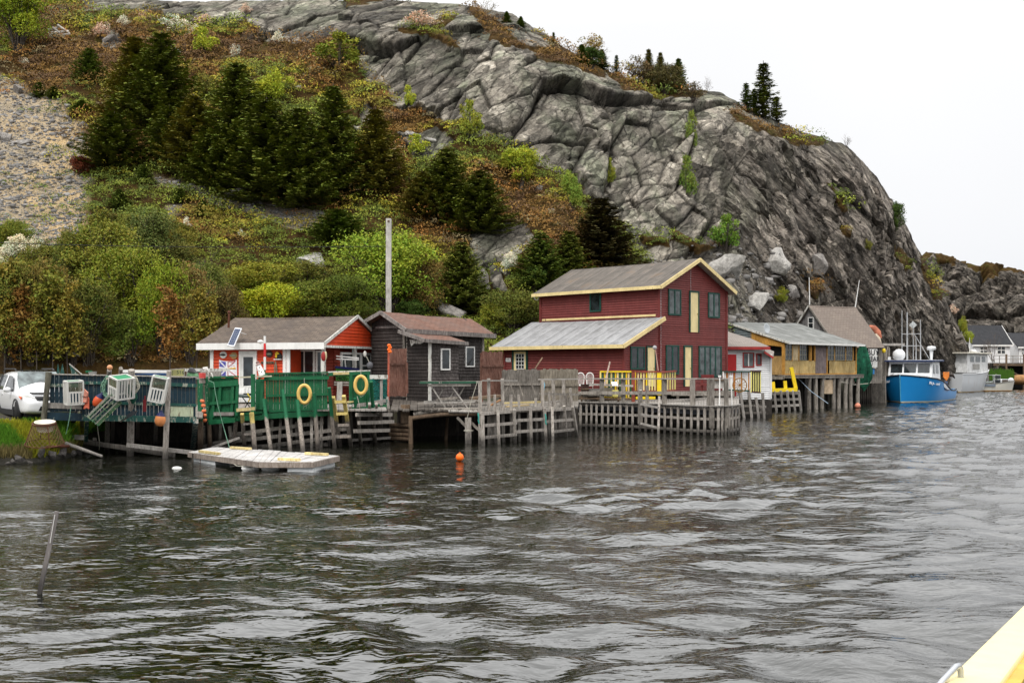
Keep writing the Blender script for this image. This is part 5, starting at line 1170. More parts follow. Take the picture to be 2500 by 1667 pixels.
# ---- green screen ------------------------------------------------------
def green_screen():
 T = Thing('green_wharf_screen', P(660, 1000, 38.4), 0, 'bright green board fence and gate panels above leaning pilings of the left wharf', 'board fence')
 a, b = V(XU(505, 38.3), 38.3, 0), V(XU(583, 38.0), 38.0, 0); F = Face(a, (b-a), 0); S = lambda u: F.sz(u, 950)[0]; Z = lambda u, v: F.sz(u, v)[1]
 m = T.mb(F); vboards(m, S(509), S(580), Z(545, 1028), Z(545, 922), .15, rnd=random.Random(6), y=.06); m.build('boards', GREENB, T.e)
 for u0, v0, u1, v1, h in ((505, 940, 582, 934, .20), (508, 985, 581, 980, .11), (510, 1031, 575, 1025, .16), (508, 921, 583, 919, .06), (523, 1010, 572, 1010, .12)):
  m = T.mb(F); m.bar((S(u0), -.02, Z(u0, v0)), (S(u1), -.02, Z(u1, v1)), .06, h); m.build('rail', GREENB if v0 != 1010 else PALEWOOD, T.e)
 for u, v0, v1 in ((535, 945, 1000), (520, 950, 1018), (566, 942, 1005), (577, 938, 1015)):
  m = T.mb(F); m.bar((S(u), -.0, Z(u, v1)), (S(u+3), -.0, Z(u, v0)), .10, .05); m.build('stile', GREENB, T.e)
 # panel B
 a, b = V(XU(640, 38.3), 38.3, 0), V(XU(805, 39.2), 39.2, 0); F = Face(a, (b-a), 0)
 m = T.mb(F); vboards(m, S(648), S(801), Z(725, 1001), lambda s: Z(648, 912)+s*.004, .105, rnd=random.Random(7)); m.build('boards', GREENB, T.e)
 for u0, v0, u1, v1, h in ((646, 924, 802, 922, .12), (650, 966, 802, 962, .09), (655, 1004, 800, 998, .07), (640, 1016, 800, 1008, .19), (645, 912, 800, 909, .05)):
  m = T.mb(F); m.bar((S(u0), -.05, Z(u0, v0)), (S(u1), -.05, Z(u1, v1)), .06, h); m.build('rail', GREENB, T.e)
 # recess between u 618 and 648
 prect(T, 624, 925, 646, 1008, 38.9, .03, GREENB, 'boards')
 for v in (932, 958, 985): pbar(T, 622, v, 38.6, 646, v, 38.6, .08, .06, GREENB)
 pbar(T, 618, 913, 38.1, 618, 1006, 38.1, .13, .13, GREENB, 'post'); pbar(T, 640, 930, 38.3, 638, 1000, 38.3, .09, .09, GREENB, 'post')
 pbar(T, 543, 1024, 38.1, 655, 1018, 38.4, .07, .17, GREENB); pbar(T, 583, 1012, 38.4, 640, 1006, 38.4, .07, .10, GREENB)
 # cap pole
 pbar(T, 585, 921, 38.0, 664, 918, 38.2, .05, .05, M_paint('cream_pole', (.6, .55, .4), .2), 'pole')
 # panel C with life ring and board cap
 a, b = V(XU(800, 39.2), 39.2, 0), V(XU(905, 40.2), 40.2, 0); F = Face(a, (b-a), 0)
 m = T.mb(F); vboards(m, S(854), S(898), Z(876, 984), Z(876, 911), .13, rnd=random.Random(9)); m.build('boards', GREENB, T.e)
 for u0, v0, u1, v1, h, mt in ((799, 908, 902, 904.5, .045, WHITED), (800, 914, 901, 910, .12, GREENB), (811, 912, 849, 911, .09, YELWOOD), (850, 998, 905, 996, .14, GREENB), (845, 981, 862, 980, .06, YELWOOD)):
  m = T.mb(F); y = -.09 if mt is YELWOOD else -.05; m.bar((S(u0), y, Z(u0, v0)), (S(u1), y, Z(u1, v1)), .05, h); m.build('rail', mt, T.e)
 for u in (855, 897): m = T.mb(F); m.bar((S(u), -.04, Z(u, 1000)), (S(u), -.04, Z(u, 912)), .10, .08); m.build('stile', GREENB, T.e)
 # leaning painted pilings
 for ut, vt, ub, vb in ((643.7, 975, 662.7, 1103), (690.6, 952, 708, 1104), (726, 978, 739, 1104), (767, 959, 777, 1095), (803.6, 946, 817, 1092), (866.7, 972, 880, 1084), (906, 931, 916.5, 1080)):
  pile(T, ut, vt, ub, vb, .15, POSTG, Yt=38.2 if ut < 850 else 39.6)
 pile(T, 489, 925, 490, 1092, .15, POSTGP, Yt=38.5, sq=True); pile(T, 503, 921, 512, 1092, .15, POSTGP, Yt=37.9)
 pile(T, 578, 1005, 570, 1092, .13, POSTG, Yt=38.1, sq=True)
 # grey secondary pilings
 for ut, vt, ub, vb in ((497, 1040, 499, 1088), (540, 1020, 535, 1088), (559, 1008, 561, 1060), (560, 1040, 568, 1090), (686, 1008, 681, 1098), (711, 1010, 710, 1090), (664, 1025, 661, 1088), (732, 1005, 737, 1095), (760, 1005, 761, 1093), (786, 1000, 784, 1090),
       (805, 995, 803, 1088), (724, 1030, 726, 1088), (838, 1010, 841, 1080), (855, 990, 861, 1080), (902, 985, 901, 1076), (919, 985, 921, 1070), (878, 1000, 879, 1076), (930, 1000, 932, 1072)):
  pile(T, ut, vt, ub, vb, .10, POST if vb < 1096 else DPOST, Yt=39.4, sq=True)
 pile(T, 945, 968, 958, 1075, .13, POST)
 for u0, v0, u1, v1 in ((520, 1082, 850, 1046), (560, 1062, 790, 1030), (640, 1090, 850, 1062), (540, 1092, 800, 1084), (870, 1012, 956, 1012), (875, 1032, 960, 1029), (865, 1052, 950, 1050), (490, 1092, 640, 1056)):
  pbar(T, u0, v0, 38.9, u1, v1, 39.4 if u0 < 860 else 40.9, .09, .13, POST, 'waling')
 pbar(T, 858, 1074, 40.7, 959, 1068, 42, .09, .09, PALEWOOD, 'log_waling'); pbar(T, 871, 990, 39.7, 941, 978, 41, .05, .13, PALEWOOD, 'rail')
 pbar(T, 518, 1092, 38, 585, 1068, 38.2, .08, .08, PALEWOOD, 'pole')
 # decking and inner beams
 m = T.mbw()
 for i in range(34):
  k0, k1 = i/34, (i+.93)/34
  m.slab([V(XU(500+k0*445, 38.9), 38.9, 1.36), V(XU(500+k1*445, 38.9), 38.9, 1.36), V(XU(510+k1*430, 44.2), 44.2, 1.38), V(XU(510+k0*430, 44.2), 44.2, 1.38)], (0, 0, -.06))
 m.build('deck', PALEWOOD, T.e)
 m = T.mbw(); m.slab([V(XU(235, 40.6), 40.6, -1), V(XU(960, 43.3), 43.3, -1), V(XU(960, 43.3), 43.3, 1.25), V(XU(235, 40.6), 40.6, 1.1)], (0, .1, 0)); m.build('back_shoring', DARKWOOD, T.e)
 return T
GSC = green_screen()
def net_mesh(T, quad, nx, ny, r, mat, name='netting', slack=.03, diag=True):
 a, b, c, d = [Vector(q) for q in quad]; m = T.mbw(); rd = random.Random(5)
 g = [[a.lerp(b, i/nx).lerp(d.lerp(c, i/nx), j/ny)+V(rd.uniform(-slack, slack), rd.uniform(-slack, slack), rd.uniform(-slack, slack)) for i in range(nx+1)] for j in range(ny+1)]
 for j in range(ny):
  for i in range(nx):
   if diag:
    m.bar(g[j][i], g[j+1][i+1], r); m.bar(g[j][i+1], g[j+1][i], r)
   else: m.bar(g[j][i], g[j][i+1], r); m.bar(g[j][i], g[j+1][i], r)
 return m.build(name, mat, T.e)
def net_fence():
 T = Thing('net_fence', P(923, 1000, 41.2), 0, 'teal netting stretched under white boards beside the red brown gate', 'net fence')
 net_mesh(T, [P(901, 990, 41), P(944, 985, 41.5), P(944, 925, 41.5), P(901, 925, 41)], 14, 20, .016, M_flat('teal_net', (.01, .16, .13), .8))
 prect(T, 902, 915, 947, 925, 41.1, .05, WHITED, 'board'); prect(T, 905, 987, 944, 999, 41.2, .05, GREENB, 'board')
 for u in (931, 903): pbar(T, u, 922, 41.2, u, 990, 41.2, .10, .06, PALEWOOD, 'post')
net_fence()
def plank_gate():
 T = Thing('plank_gate', P(972, 966, 43.5), 0, 'tall red brown plank gate standing left of the dark shack', 'plank gate')
 a, b = V(XU(952, 43.4), 43.4, 0), V(XU(994, 44.2), 44.2, 0); F = Face(a, b-a, 0)
 m = T.mb(F); vboards(m, 0, (b-a).length, ZV(967, 43.8), ZV(851, 43.8), .125, rnd=random.Random(12)); m.build('boards', REDBROWN, T.e)
 pbar(T, 952, 889, 43.3, 995, 888, 44.1, .05, .07, REDBROWN); pbar(T, 993, 885, 44.0, 994, 960, 44.0, .09, .09, REDBROWN, 'post')
 pbar(T, 949, 852, 43.2, 948, 985, 43.2, .07, .07, M_flat('orange_post', (.40, .10, .06), .7, var=.5), 'post')
 m = T.mbw();
 for i in range(4): m.ball(P(950+((i % 2)*2), 843+i*5.2, 43.1), .07, 10, (1.2, 1, .8))
 m.build('orange_float_string', FLUO, T.e)
plank_gate()
def board_fence(u0, u1, Y0, Y1, vt, vb, mat, label, w=.14, rails=(), seed=1, name='board_fence'):
 a, b = V(XU(u0, Y0), Y0, 0), V(XU(u1, Y1), Y1, 0); F = Face(a, b-a, 0); Lf = (b-a).length
 T = Thing(name, (a.x, a.y, ZV(vb, Y0)), 0, label, 'board fence')
 m = T.mb(F); vboards(m, 0, Lf, ZV(vb, (Y0+Y1)/2), ZV(vt, (Y0+Y1)/2), w, rnd=random.Random(seed), jag=.03); m.build('boards', mat, T.e)
 for v in rails:
  m = T.mb(F); m.bar((0, -.05, ZV(v, (Y0+Y1)/2)), (Lf, -.05, ZV(v, (Y0+Y1)/2)), .05, .09); m.build('rail', mat, T.e)
 for x in (.05, Lf-.05): m = T.mb(F); m.bar((x, .08, ZV(vb, Y0)-.4), (x, .08, ZV(vt, Y0)-.05), .1); m.build('post', mat, T.e)
 return T
board_fence(1177, 1228, 47.2, 48.2, 859, 965, REDBROWN, 'red brown board fence between the dark shack and the grey fence', rails=(893,), seed=2)
board_fence(1228, 1320, 47.6, 48.4, 902, 978, GREYWOOD, 'grey weathered board fence in front of the cream door, its left half', rails=(938,), seed=3)
board_fence(1320, 1412, 48.3, 48.9, 901, 978, M_wood('brown_grey_boards', (.17, .145, .11), (.27, .235, .185)), 'browner grey board fence ending beside the two white chairs', rails=(940,), seed=4)
# ---- dark middle dock ---------------------------------------------------
def middle_dock():
 T = Thing('old_dock', P(1080, 1010, 42), 0, 'sagging old timber dock over dark water below the black shack', 'dock')
 m = T.mbw(); rd = random.Random(4)
 for i in range(24):
  k0, k1 = i/24, (i+.92)/24; zz = 1.28+rd.uniform(-.03, .03)
  m.slab([V(XU(955+k0*220, 41.0), 41.0+rd.uniform(-.2, .1), zz), V(XU(955+k1*220, 41.0), 41.0+rd.uniform(-.2, .1), zz), V(XU(960+k1*205, 46.5), 46.5, 1.5), V(XU(960+k0*205, 46.5), 46.5, 1.5)], (0, 0, -.06))
 m.build('deck', M_wood('old_deck_board', (.10, .085, .07), (.20, .175, .15)), T.e)
 m = T.mbw(); m.tube([P(998, 1022, 41), P(1040, 1016, 41), P(1090, 1011, 41), P(1168, 1009, 41)], .085, 8); m.build('beam', BROWNWOOD, T.e)
 m = T.mbw(); m.tube([P(1010, 1012, 41.1), P(1060, 1002, 41.1), P(1110, 1000, 41.1), P(1172, 1000, 41.1)], .09, 8); m.build('beam', GREYWOOD, T.e)
 m = T.mbw(); m.tube([P(1095, 1004, 40.9), P(1170, 1005, 40.9)], .06, 8); m.build('beam', PALEWOOD, T.e)
 m = T.mbw(); m.bar(P(1020, 985, 42), P(1170, 978, 42), .3, .06); m.build('plank', GREYWOOD, T.e)
 for i, v in enumerate((1040, 1052, 1062, 1072)): m = T.mbw(); m.tube([P(953, v-3, 42), P(1000, v, 41.4), P(1002, v, 41.2)], .095, 7); m.build('crib_log', BROWNWOOD, T.e)
 m = T.mbw(); m.box(tuple(P(990, 1010, 41.6)), (.34, .3, .7)); m.build('crib_block', BROWNWOOD, T.e)
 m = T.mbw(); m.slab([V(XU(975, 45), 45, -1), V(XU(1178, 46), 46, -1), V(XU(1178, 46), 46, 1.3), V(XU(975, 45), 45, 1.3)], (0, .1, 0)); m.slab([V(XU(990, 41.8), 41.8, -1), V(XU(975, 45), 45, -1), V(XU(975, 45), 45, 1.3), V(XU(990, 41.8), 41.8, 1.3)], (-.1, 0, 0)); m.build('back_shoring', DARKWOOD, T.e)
 pile(T, 1002, 1015, 1003, 1082, .16, BROWNWOOD); pile(T, 1143, 1019, 1143.4, 1082, .24, POST, sq=True); pile(T, 1092, 1020, 1089, 1073, .13, BROWNWOOD); pile(T, 1118, 1020, 1116, 1072, .11, DPOST)
 pile(T, 1158, 1015, 1155, 1074, .11, DPOST); pile(T, 975, 977, 975, 1060, .12, GREYWOOD, sq=True)
 pbar(T, 1116, 1018, 41, 1140, 1043, 41, .08, .1, GREYWOOD, 'brace'); pbar(T, 1146, 1027, 41, 1170, 1050, 41, .08, .1, GREYWOOD, 'brace')
 m = T.mbw(); m.lathe(P(1144, 1051, 40.9), [(.17, -.03), (.19, 0), (.17, .03)], 14); m.build('rope_turn', ROPE, T.e)
 m = T.mbw(); m.tube([P(1166, 930, 41), P(1150, 980, 40.9), P(1139, 1028, 40.8)], .012, 5); m.build('rope', ROPE, T.e)
middle_dock()
def picnic_table():
 T = Thing('picnic_table', P(1095, 998, 42.2), 0, 'long grey picnic table with a green edged top on the old dock', 'picnic table')
 m = T.mbw();
 for i in range(5): m.slab([P(1026, 933, 41.6+i*.18), P(1173, 932, 41.6+i*.18), P(1173, 932, 41.76+i*.18), P(1026, 933, 41.76+i*.18)], (0, 0, .045))
 m.build('table_top', GREYWOOD, T.e)
 pbar(T, 1024, 934, 41.5, 1176, 933, 41.5, .04, .08, M_paint('faded_green', (.02, .09, .05), .3, .6), 'edge_board'); pbar(T, 1044, 941, 41.7, 1150, 940, 41.7, .08, .10, PALEWOOD, 'apron')
 for a, b in (((1055, 945), (1090, 999)), ((1085, 945), (1052, 1002)), ((1104, 944), (1142, 996)), ((1134, 944), (1102, 998)), ((1115, 944), (1090, 985))):
  m = T.mbw(); y = 41.7 if a[0] < b[0] else 41.95; m.bar(P(*a, y), P(*b, y), .045, .13, up=(0, 1, 0)); m.build('leg', PALEWOOD, T.e)
 pbar(T, 1066, 975, 41.8, 1122, 970, 41.8, .05, .10, GREYWOOD, 'cross_brace')
 for v, y in ((984, 41.2), (980, 42.8)): pbar(T, 1035, v, y, 1160, v-3, y, .22, .05, PALEWOOD, 'seat')
picnic_table()
# ---- lattice wharf fronts ---------------------------------------------
def px5(x, y): return 1050+x/5.737, 940+y/5.737
def lattice_one():
 T = Thing('lattice_wharf', P(1290, 1000, 43), 0, 'tall grey lattice wharf front right of the dark dock opening', 'wharf', 'grey lattice wharf fronts')
 rd = random.Random(3)
 def Yf(u): return float(np.interp(u, [1170, 1256, 1331, 1410], [39.8, 41.0, 42.6, 45.6]))
 for x0, y0, x1, y1 in ((735, 400, 745, 845), (950, 345, 966, 832), (1178, 340, 1190, 805), (1405, 315, 1420, 790), (1603, 320, 1626, 772), (1708, 310, 1720, 775), (1878, 290, 1905, 722), (1995, 300, 2056, 705)):
  ut, vt = px5(x0, y0); ub, vb = px5(x1, y1); pile(T, ut, vt, ub, vb, .115, POST, Yt=Yf(ut)-.05, sq=True)
 for x0, y0, x1, y1 in ((690, 405, 1200, 365), (690, 570, 1215, 530), (710, 737, 1212, 690), (1160, 335, 1612, 315), (1180, 497, 1592, 475), (1190, 655, 1592, 625), (1580, 355, 1992, 330), (1620, 512, 2002, 480), (1720, 652, 2012, 620)):
  u0, v0 = px5(x0, y0); u1, v1 = px5(x1, y1); pbar(T, u0, v0, Yf(u0)+.08, u1, v1, Yf(u1)+.08, .06, .11, POST, 'waling')
 for x0, y0, x1 in ((700, -60, 702), (820, -95, 828), (905, 130, 915), (1010, -95, 1030), (1132, 130, 1140), (1242, 130, 1255), (1375, 350, 1378), (1478, 180, 1500), (1575, -70, 1580), (1668, 90, 1672), (1722, -80, 1745), (1738, 160, 1762), (1825, 130, 1850), (1868, -80, 1885), (1900, 140, 1940), (1950, 165, 1965), (870, 420, 872), (925, 420, 930), (1570, 340, 1575), (1820, 420, 1822)):
  u0, v0 = px5(x0, y0); u1, _ = px5(x1, 0); Y = Yf(u0)+.9+rd.uniform(-.1, .5); pile(T, u0, v0, u1, HZ+FPX*CAMH/Y, .105 if y0 > 0 else .13, POST, sq=True)
 pbar(T, 1178, 929, 40.9, 1262, 929, 42, .10, .05, PALEWOOD, 'top_rail'); pbar(T, 1316, 926, 43.5, 1412, 925, 46, .10, .05, PALEWOOD, 'top_rail'); pbar(T, 1318, 961, 43.6, 1412, 963, 46, .05, .09, GREYWOOD)
 m = T.mbw(); m.tube([P(1965/5.737+1050, 948, 45.2), P(1395, 990, 45.3)], .06, 7); m.build('slanted_post', POST, T.e)
 for a, b in (((1240, 943), (1228, 965)), ((1247, 940), (1258, 970)), ((1277, 966), (1268, 940)), ((1307, 962), (1296, 932))): pbar(T, *a, 44, *b, 44, .05, .05, GREYWOOD, 'strut')
 m = T.mbw()
 for i in range(26):
  k0, k1 = i/26, (i+.92)/26
  u0, u1 = 1172+k0*240, 1172+k1*240; m.slab([V(XU(u0, Yf(u0)+.3), Yf(u0)+.3, 1.2), V(XU(u1, Yf(u1)+.3), Yf(u1)+.3, 1.2), V(XU(1178+k1*236, 48+k1*1.5), 48+k1*1.5, 1.38), V(XU(1178+k0*236, 48+k0*1.5), 48+k0*1.5, 1.38)], (0, 0, -.06))
 m.build('deck', GREYWOOD, T.e)
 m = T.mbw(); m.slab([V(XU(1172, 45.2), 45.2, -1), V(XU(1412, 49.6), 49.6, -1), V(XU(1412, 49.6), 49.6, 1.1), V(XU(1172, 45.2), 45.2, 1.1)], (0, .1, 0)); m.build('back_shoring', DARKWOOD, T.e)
lattice_one()
def lumber(u0, v0, u1, v1, Y, w, h, mat, label):
 a, b = P(u0, v0, Y), P(u1, v1, Y+.4); T = Thing('lumber', a, 0, label, 'board', 'loose boards on the lattice wharf'); m = T.mbw(); m.bar(a, b, w, h); m.build('board', mat, T.e)
lumber(1228, 984, 1318, 981, 44, .25, .07, YELWOOD, 'long fresh yellow board lying on the lattice wharf')
lumber(1236, 992, 1290, 988, 43.4, .2, .06, M_wood('tan_board', (.40, .30, .16), (.5, .4, .24)), 'short tan board under the long yellow one on the lattice wharf')
lumber(1196, 990, 1222, 976, 43.2, .12, .04, M_wood('orange_board', (.36, .18, .08), (.46, .26, .13)), 'reddish board tilted among the lattice wharf posts')
lumber(1330, 984, 1385, 976, 45.6, .2, .06, PALEWOOD, 'pale board lying at the right end of the lattice wharf')
lumber(1150, 972, 1220, 966, 44.5, .6, .10, BROWNWOOD, 'brown rotten planks heaped beside the picnic table')
def arc_deck():
 T = Thing('curved_wharf', P(1610, 995, 48), 0, 'curved wharf deck with close set grey pickets below the red house', 'wharf')
 def Yf(u): return float(np.interp(u, [1405, 1440, 1544, 1610, 1660, 1705, 1755, 1785, 1806], [51.0, 50.6, 49.6, 48.2, 46.9, 46.1, 45.6, 46.2, 47.8]))
 us_ = [1405, 1417.6, 1432, 1444, 1456.5, 1470.6, 1485, 1500, 1514.6, 1530, 1544.5, 1577, 1593, 1623, 1639, 1655.5, 1671, 1688, 1704.6, 1720.5, 1738.4, 1753.7, 1763, 1771.6, 1780, 1788, 1796.4, 1804]
 for u in us_:
  Y = Yf(u); vb = HZ+FPX*CAMH/Y; pile(T, u, HZ+FPX*(CAMH-1.16)/Y, u-.6, vb, .10, POST, sq=True, name='picket')
 zc = lambda u: HZ+FPX*(CAMH-1.22)/Yf(u)
 seg = [1405, 1475, 1544, 1585, 1620, 1665, 1705, 1755, 1785, 1806]
 for z, w, h, mt, nm, off in ((1.24, .26, .045, PALEWOOD, 'cap_board', .0), (1.12, .05, .12, POST, 'waling', .09), (.68, .05, .11, POST, 'waling', .09), (.16, .05, .12, POST, 'waling', .09)):
  m = T.mbw(); pts = [V(XU(u, Yf(u)+off), Yf(u)+off, z) for u in seg]
  for a, b in zip(pts[:-1], pts[1:]): m.bar(a, b, w, h)
  m.build(nm, mt, T.e)
 prev = None
 for u, v0, w in ((1469.5, 926, .20), (1521.6, 926, .17), (1563, 926, .2), (1580, 941, .14), (1622, 925, .2), (1690.6, 927, .2), (1731, 926, .16), (1737.4, 926, .2), (1773, 925, .17)):
  Y = Yf(u)-.0; m = T.mbw(); b = V(XU(u, Y), Y, .3 if u in (1563, 1737.4, 1773) else 1.2); m.bar(b, P(u, v0, Y), w, w); m.build('rail_post', GREYWOOD, T.e)
 for v0, h, w in ((924.5, .06, .16), (959, .15, .05)):
  pts = [(1411, 51), (1469.5, 50.2), (1563, 49.2), (1622, 47.8), (1735, 45.8)]
  if v0 < 930: pts += [(1776, 46.2)]
  m = T.mbw()
  for (a, ya), (b, yb) in zip(pts[:-1], pts[1:]): m.bar(P(a, v0, ya-.02), P(b, v0, yb-.02), w, h)
  m.build('rail', PALEWOOD if v0 < 930 else GREYWOOD, T.e)
 # deck planks
 m = T.mbw(); n_ = 60
 for i in range(n_):
  u0, u1 = 1405+i*400/n_, 1405+(i+.92)*400/n_; Ya, Yb = Yf(u0)+.05, Yf(u1)+.05; yb0 = 53.5+(u0-1405)*.0155; yb1 = 53.5+(u1-1405)*.0155
  m.slab([V(XU(u0, Ya), Ya, 1.2), V(XU(u1, Yb), Yb, 1.2), V(XU(u1, yb1), yb1, 1.26), V(XU(u0, yb0), yb0, 1.26)], (0, 0, -.05))
 m.build('deck', PALEWOOD, T.e)
 m = T.mbw()
 for a, b in zip(seg[:-1], seg[1:]): m.slab([V(XU(a, Yf(a)+.45), Yf(a)+.45, .85), V(XU(b, Yf(b)+.45), Yf(b)+.45, .85), V(XU(b, Yf(b)+.45), Yf(b)+.45, 1.12), V(XU(a, Yf(a)+.45), Yf(a)+.45, 1.12)], (0, .1, 0))
 m.build('fender_board', M_paint('bluegrey_board', (.12, .13, .16), .2, .6), T.e)
 for i in range(14):
  u = 1425+i*26; Y = Yf(min(u, 1790))+1.3; pile(T, u, HZ+FPX*(CAMH-1.1)/Y, u, HZ+FPX*CAMH/Y, .14, DPOST, name='pile')
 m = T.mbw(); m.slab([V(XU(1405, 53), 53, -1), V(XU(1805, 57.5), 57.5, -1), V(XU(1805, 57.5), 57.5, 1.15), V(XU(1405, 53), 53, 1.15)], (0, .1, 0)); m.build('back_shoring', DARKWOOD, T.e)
arc_deck()
def slanted_ladder():
 T = Thing('boarding_ladder', WL(1587, 1058), 0, 'grey ladder frame leaning out from the front of the curved wharf', 'ladder')
 for u, vt, vb in ((1564, 952, 1053), (1609.5, 968, 1059)): pile(T, u, vt, u-2, vb, .11, POST, sq=True, name='rail', Yt=47.6)
 for v0, v1 in ((986, 995), (1010.5, 1019.5), (1033.5, 1044)): pbar(T, 1564, v0, 47.4, 1608, v1, 47.0, .06, .09, PALEWOOD, 'rung')
slanted_ladder()
def yellow_ladder():
 T = Thing('dock_ladder', WL(843, 1087), 0, 'two rail ladder with yellow painted top leaning on the green wharf fence', 'ladder')
 for a, b in (((813, 969), (830, 1088)), ((839, 966), (857, 1088))): pile(T, *a, *b, .12, POSTY, Yt=38.4, sq=True, name='rail')
 for v, du in ((981, 2), (1010, 6), (1038, 10), (1066, 14)): pbar(T, 815+du, v, 38.4, 842+du, v-1, 38.4, .06, .10, POSTY, 'rung')
 T = Thing('dock_ladder', WL(610, 1096), 0, 'ladder with yellow topped rails below the gap in the green fence', 'ladder')
 for a, b in (((591, 1010), (597, 1093)), ((614, 1007), (622, 1099))): pile(T, *a, *b, .13, POSTY, Yt=37.9, sq=True, name='rail')
 for v, du in ((1035, 2), (1060, 4)): pbar(T, 592+du, v, 37.9, 615+du, v-1, 37.9, .05, .07, GREYWOOD, 'rung')
 pbar(T, 578, 1001, 37.6, 622, 997, 37.6, .12, .11, YELWOOD, 'top_board')
yellow_ladder()
def px8(x, y): return 1700+x/4.126, 680+y/4.126
def lattice_three():
 T = Thing('lattice_wharf', P(1835, 1000, 62), 0, 'leaning grey lattice wharf front below the white shed', 'wharf', 'grey lattice wharf fronts')
 for x0, y0, x1, y1 in ((365, 1110, 395, 1290), (437, 1110, 480, 1408), (525, 1110, 556, 1402), (600, 1195, 626, 1396), (668, 1150, 682, 1392)):
  ut, vt = px8(x0, y0); ub, vb = px8(x1, y1); Y = 61.5 if x0 > 400 else 58; pile(T, ut, vt, ub, HZ+FPX*CAMH/Y, .15, PALEWOOD if x0 > 400 else POST, Yt=Y, sq=True)
 for x0, y0, x1, y1 in ((400, 1160, 690, 1150), (525, 1205, 690, 1190), (440, 1285, 640, 1275), (440, 1225, 700, 1225), (440, 1355, 700, 1350), (640, 1290, 700, 1290)):
  u0, v0 = px8(x0, y0); u1, v1 = px8(x1, y1); pbar(T, u0, v0, 61.7, u1, v1, 62.3, .07, .13, POST, 'waling')
 for x in (375, 400, 465, 500, 540, 575, 610, 645, 420, 520): u, _ = px8(x, 0); Y = 62.8; pile(T, u, 940+_pr.uniform(0, 14), u+1, HZ+FPX*CAMH/Y, .15, POST, sq=True)
 m = T.mbw(); m.slab([V(XU(1790, 62), 62, 1.25), V(XU(1868, 63), 63, 1.25), V(XU(1885, 66), 66, 1.3), V(XU(1790, 66), 66, 1.3)], (0, 0, -.1)); m.build('deck', GREYWOOD, T.e)
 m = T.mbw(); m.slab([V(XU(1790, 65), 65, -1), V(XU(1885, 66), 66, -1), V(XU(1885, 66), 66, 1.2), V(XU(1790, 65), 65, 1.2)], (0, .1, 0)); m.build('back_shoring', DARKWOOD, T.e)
 T = Thing('lattice_wharf', P(1905, 985, 71), 0, 'pale lattice wharf front topped by a bright yellow beam', 'wharf', 'grey lattice wharf fronts')
 for x in (675, 720, 785, 850, 915, 972, 1032):
  u0, v0 = px8(x, 1128); u1, v1 = px8(x+23, 1306); pile(T, u0, v0, u1, 1003.5, .115, PALEWOOD, Yt=70.2, sq=True)
 for y0, y1 in ((1160, 1155), (1222, 1212), (1288, 1272)):
  u0, v0 = px8(665, y0); u1, v1 = px8(1045, y1); pbar(T, u0, v0, 70.6, u1, v1, 71.2, .08, .16, PALEWOOD, 'waling')
 u0, v0 = px8(650, 1127); u1, v1 = px8(1008, 1117); pbar(T, u0, v0, 70, u1, v1, 70.8, .25, .22, YELP, 'yellow_beam')
 for x, y in ((710, 1040), (772, 1040), (893, 1030)): u0, v0 = px8(x, y); u1, v1 = px8(x+6, 1120); pbar(T, u0, v0, 70.6, u1, v1, 70.6, .2, .16, YELP, 'yellow_post')
 u0, v0 = px8(955, 895); u1, v1 = px8(1003, 1115); pbar(T, u0, v0, 71, u1, v1, 71, .22, .18, YELP, 'yellow_post')
 m = T.mbw(); m.slab([V(XU(1862, 70.8), 70.8, 1.2), V(XU(1950, 71.4), 71.4, 1.2), V(XU(1945, 82), 82, 1.4), V(XU(1870, 82), 82, 1.4)], (0, 0, -.1)); m.build('deck', GREYWOOD, T.e)
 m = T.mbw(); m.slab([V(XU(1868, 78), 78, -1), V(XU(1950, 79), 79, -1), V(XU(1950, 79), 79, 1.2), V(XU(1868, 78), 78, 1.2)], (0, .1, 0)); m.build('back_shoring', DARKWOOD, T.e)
lattice_three()
def plank_wharf():
 T = Thing('piled_wharf', P(2145, 960, 89), 0, 'wharf face of closely set vertical logs left of the blue boat', 'wharf')
 rd = random.Random(9)
 for i in range(16):
  u = 2127+i*2.35; Y = 88.5-.05*i; m = T.mbw(); b = V(XU(u, Y), Y, -1); m.tube([b, P(u-1.5, (895 if u < 2146 else 918)+rd.uniform(-3, 4), Y+.2)], [.085, .07], 7); m.build('log_pile', GREYWOOD, T.e)
 for i in range(8):
  u = 2147+i*3.4; m = T.mbw(); m.bar(P(u, 925, 91), P(u+rd.uniform(-2, 2), 845+rd.uniform(0, 12), 91), .14); m.build('upright', GREYWOOD, T.e)
 pbar(T, 2122, 896, 88.4, 2150, 894, 88.4, .3, .2, PALEWOOD, 'cap_beam'); pbar(T, 2152, 841, 91, 2206, 841, 92, .25, .2, PALEWOOD, 'cross_beam')
 m = T.mbw(); m.slab([V(XU(2085, 86.5), 86.5, 2.2), V(XU(2150, 88.5), 88.5, 2.2), V(XU(2160, 94), 94, 2.2), V(XU(2085, 92), 92, 2.2)], (0, 0, -.2)); m.build('deck', GREYWOOD, T.e)
 for i in range(7): pile(T, 2096+i*5, 925, 2096+i*5, HZ+FPX*CAMH/87.5, .2, DPOST, name='pile')
 m = T.mbw(); m.slab([V(XU(2085, 90), 90, -1), V(XU(2165, 91), 91, -1), V(XU(2165, 91), 91, 2.1), V(XU(2085, 90), 90, 2.1)], (0, .1, 0)); m.build('back_shoring', DARKWOOD, T.e)
plank_wharf()
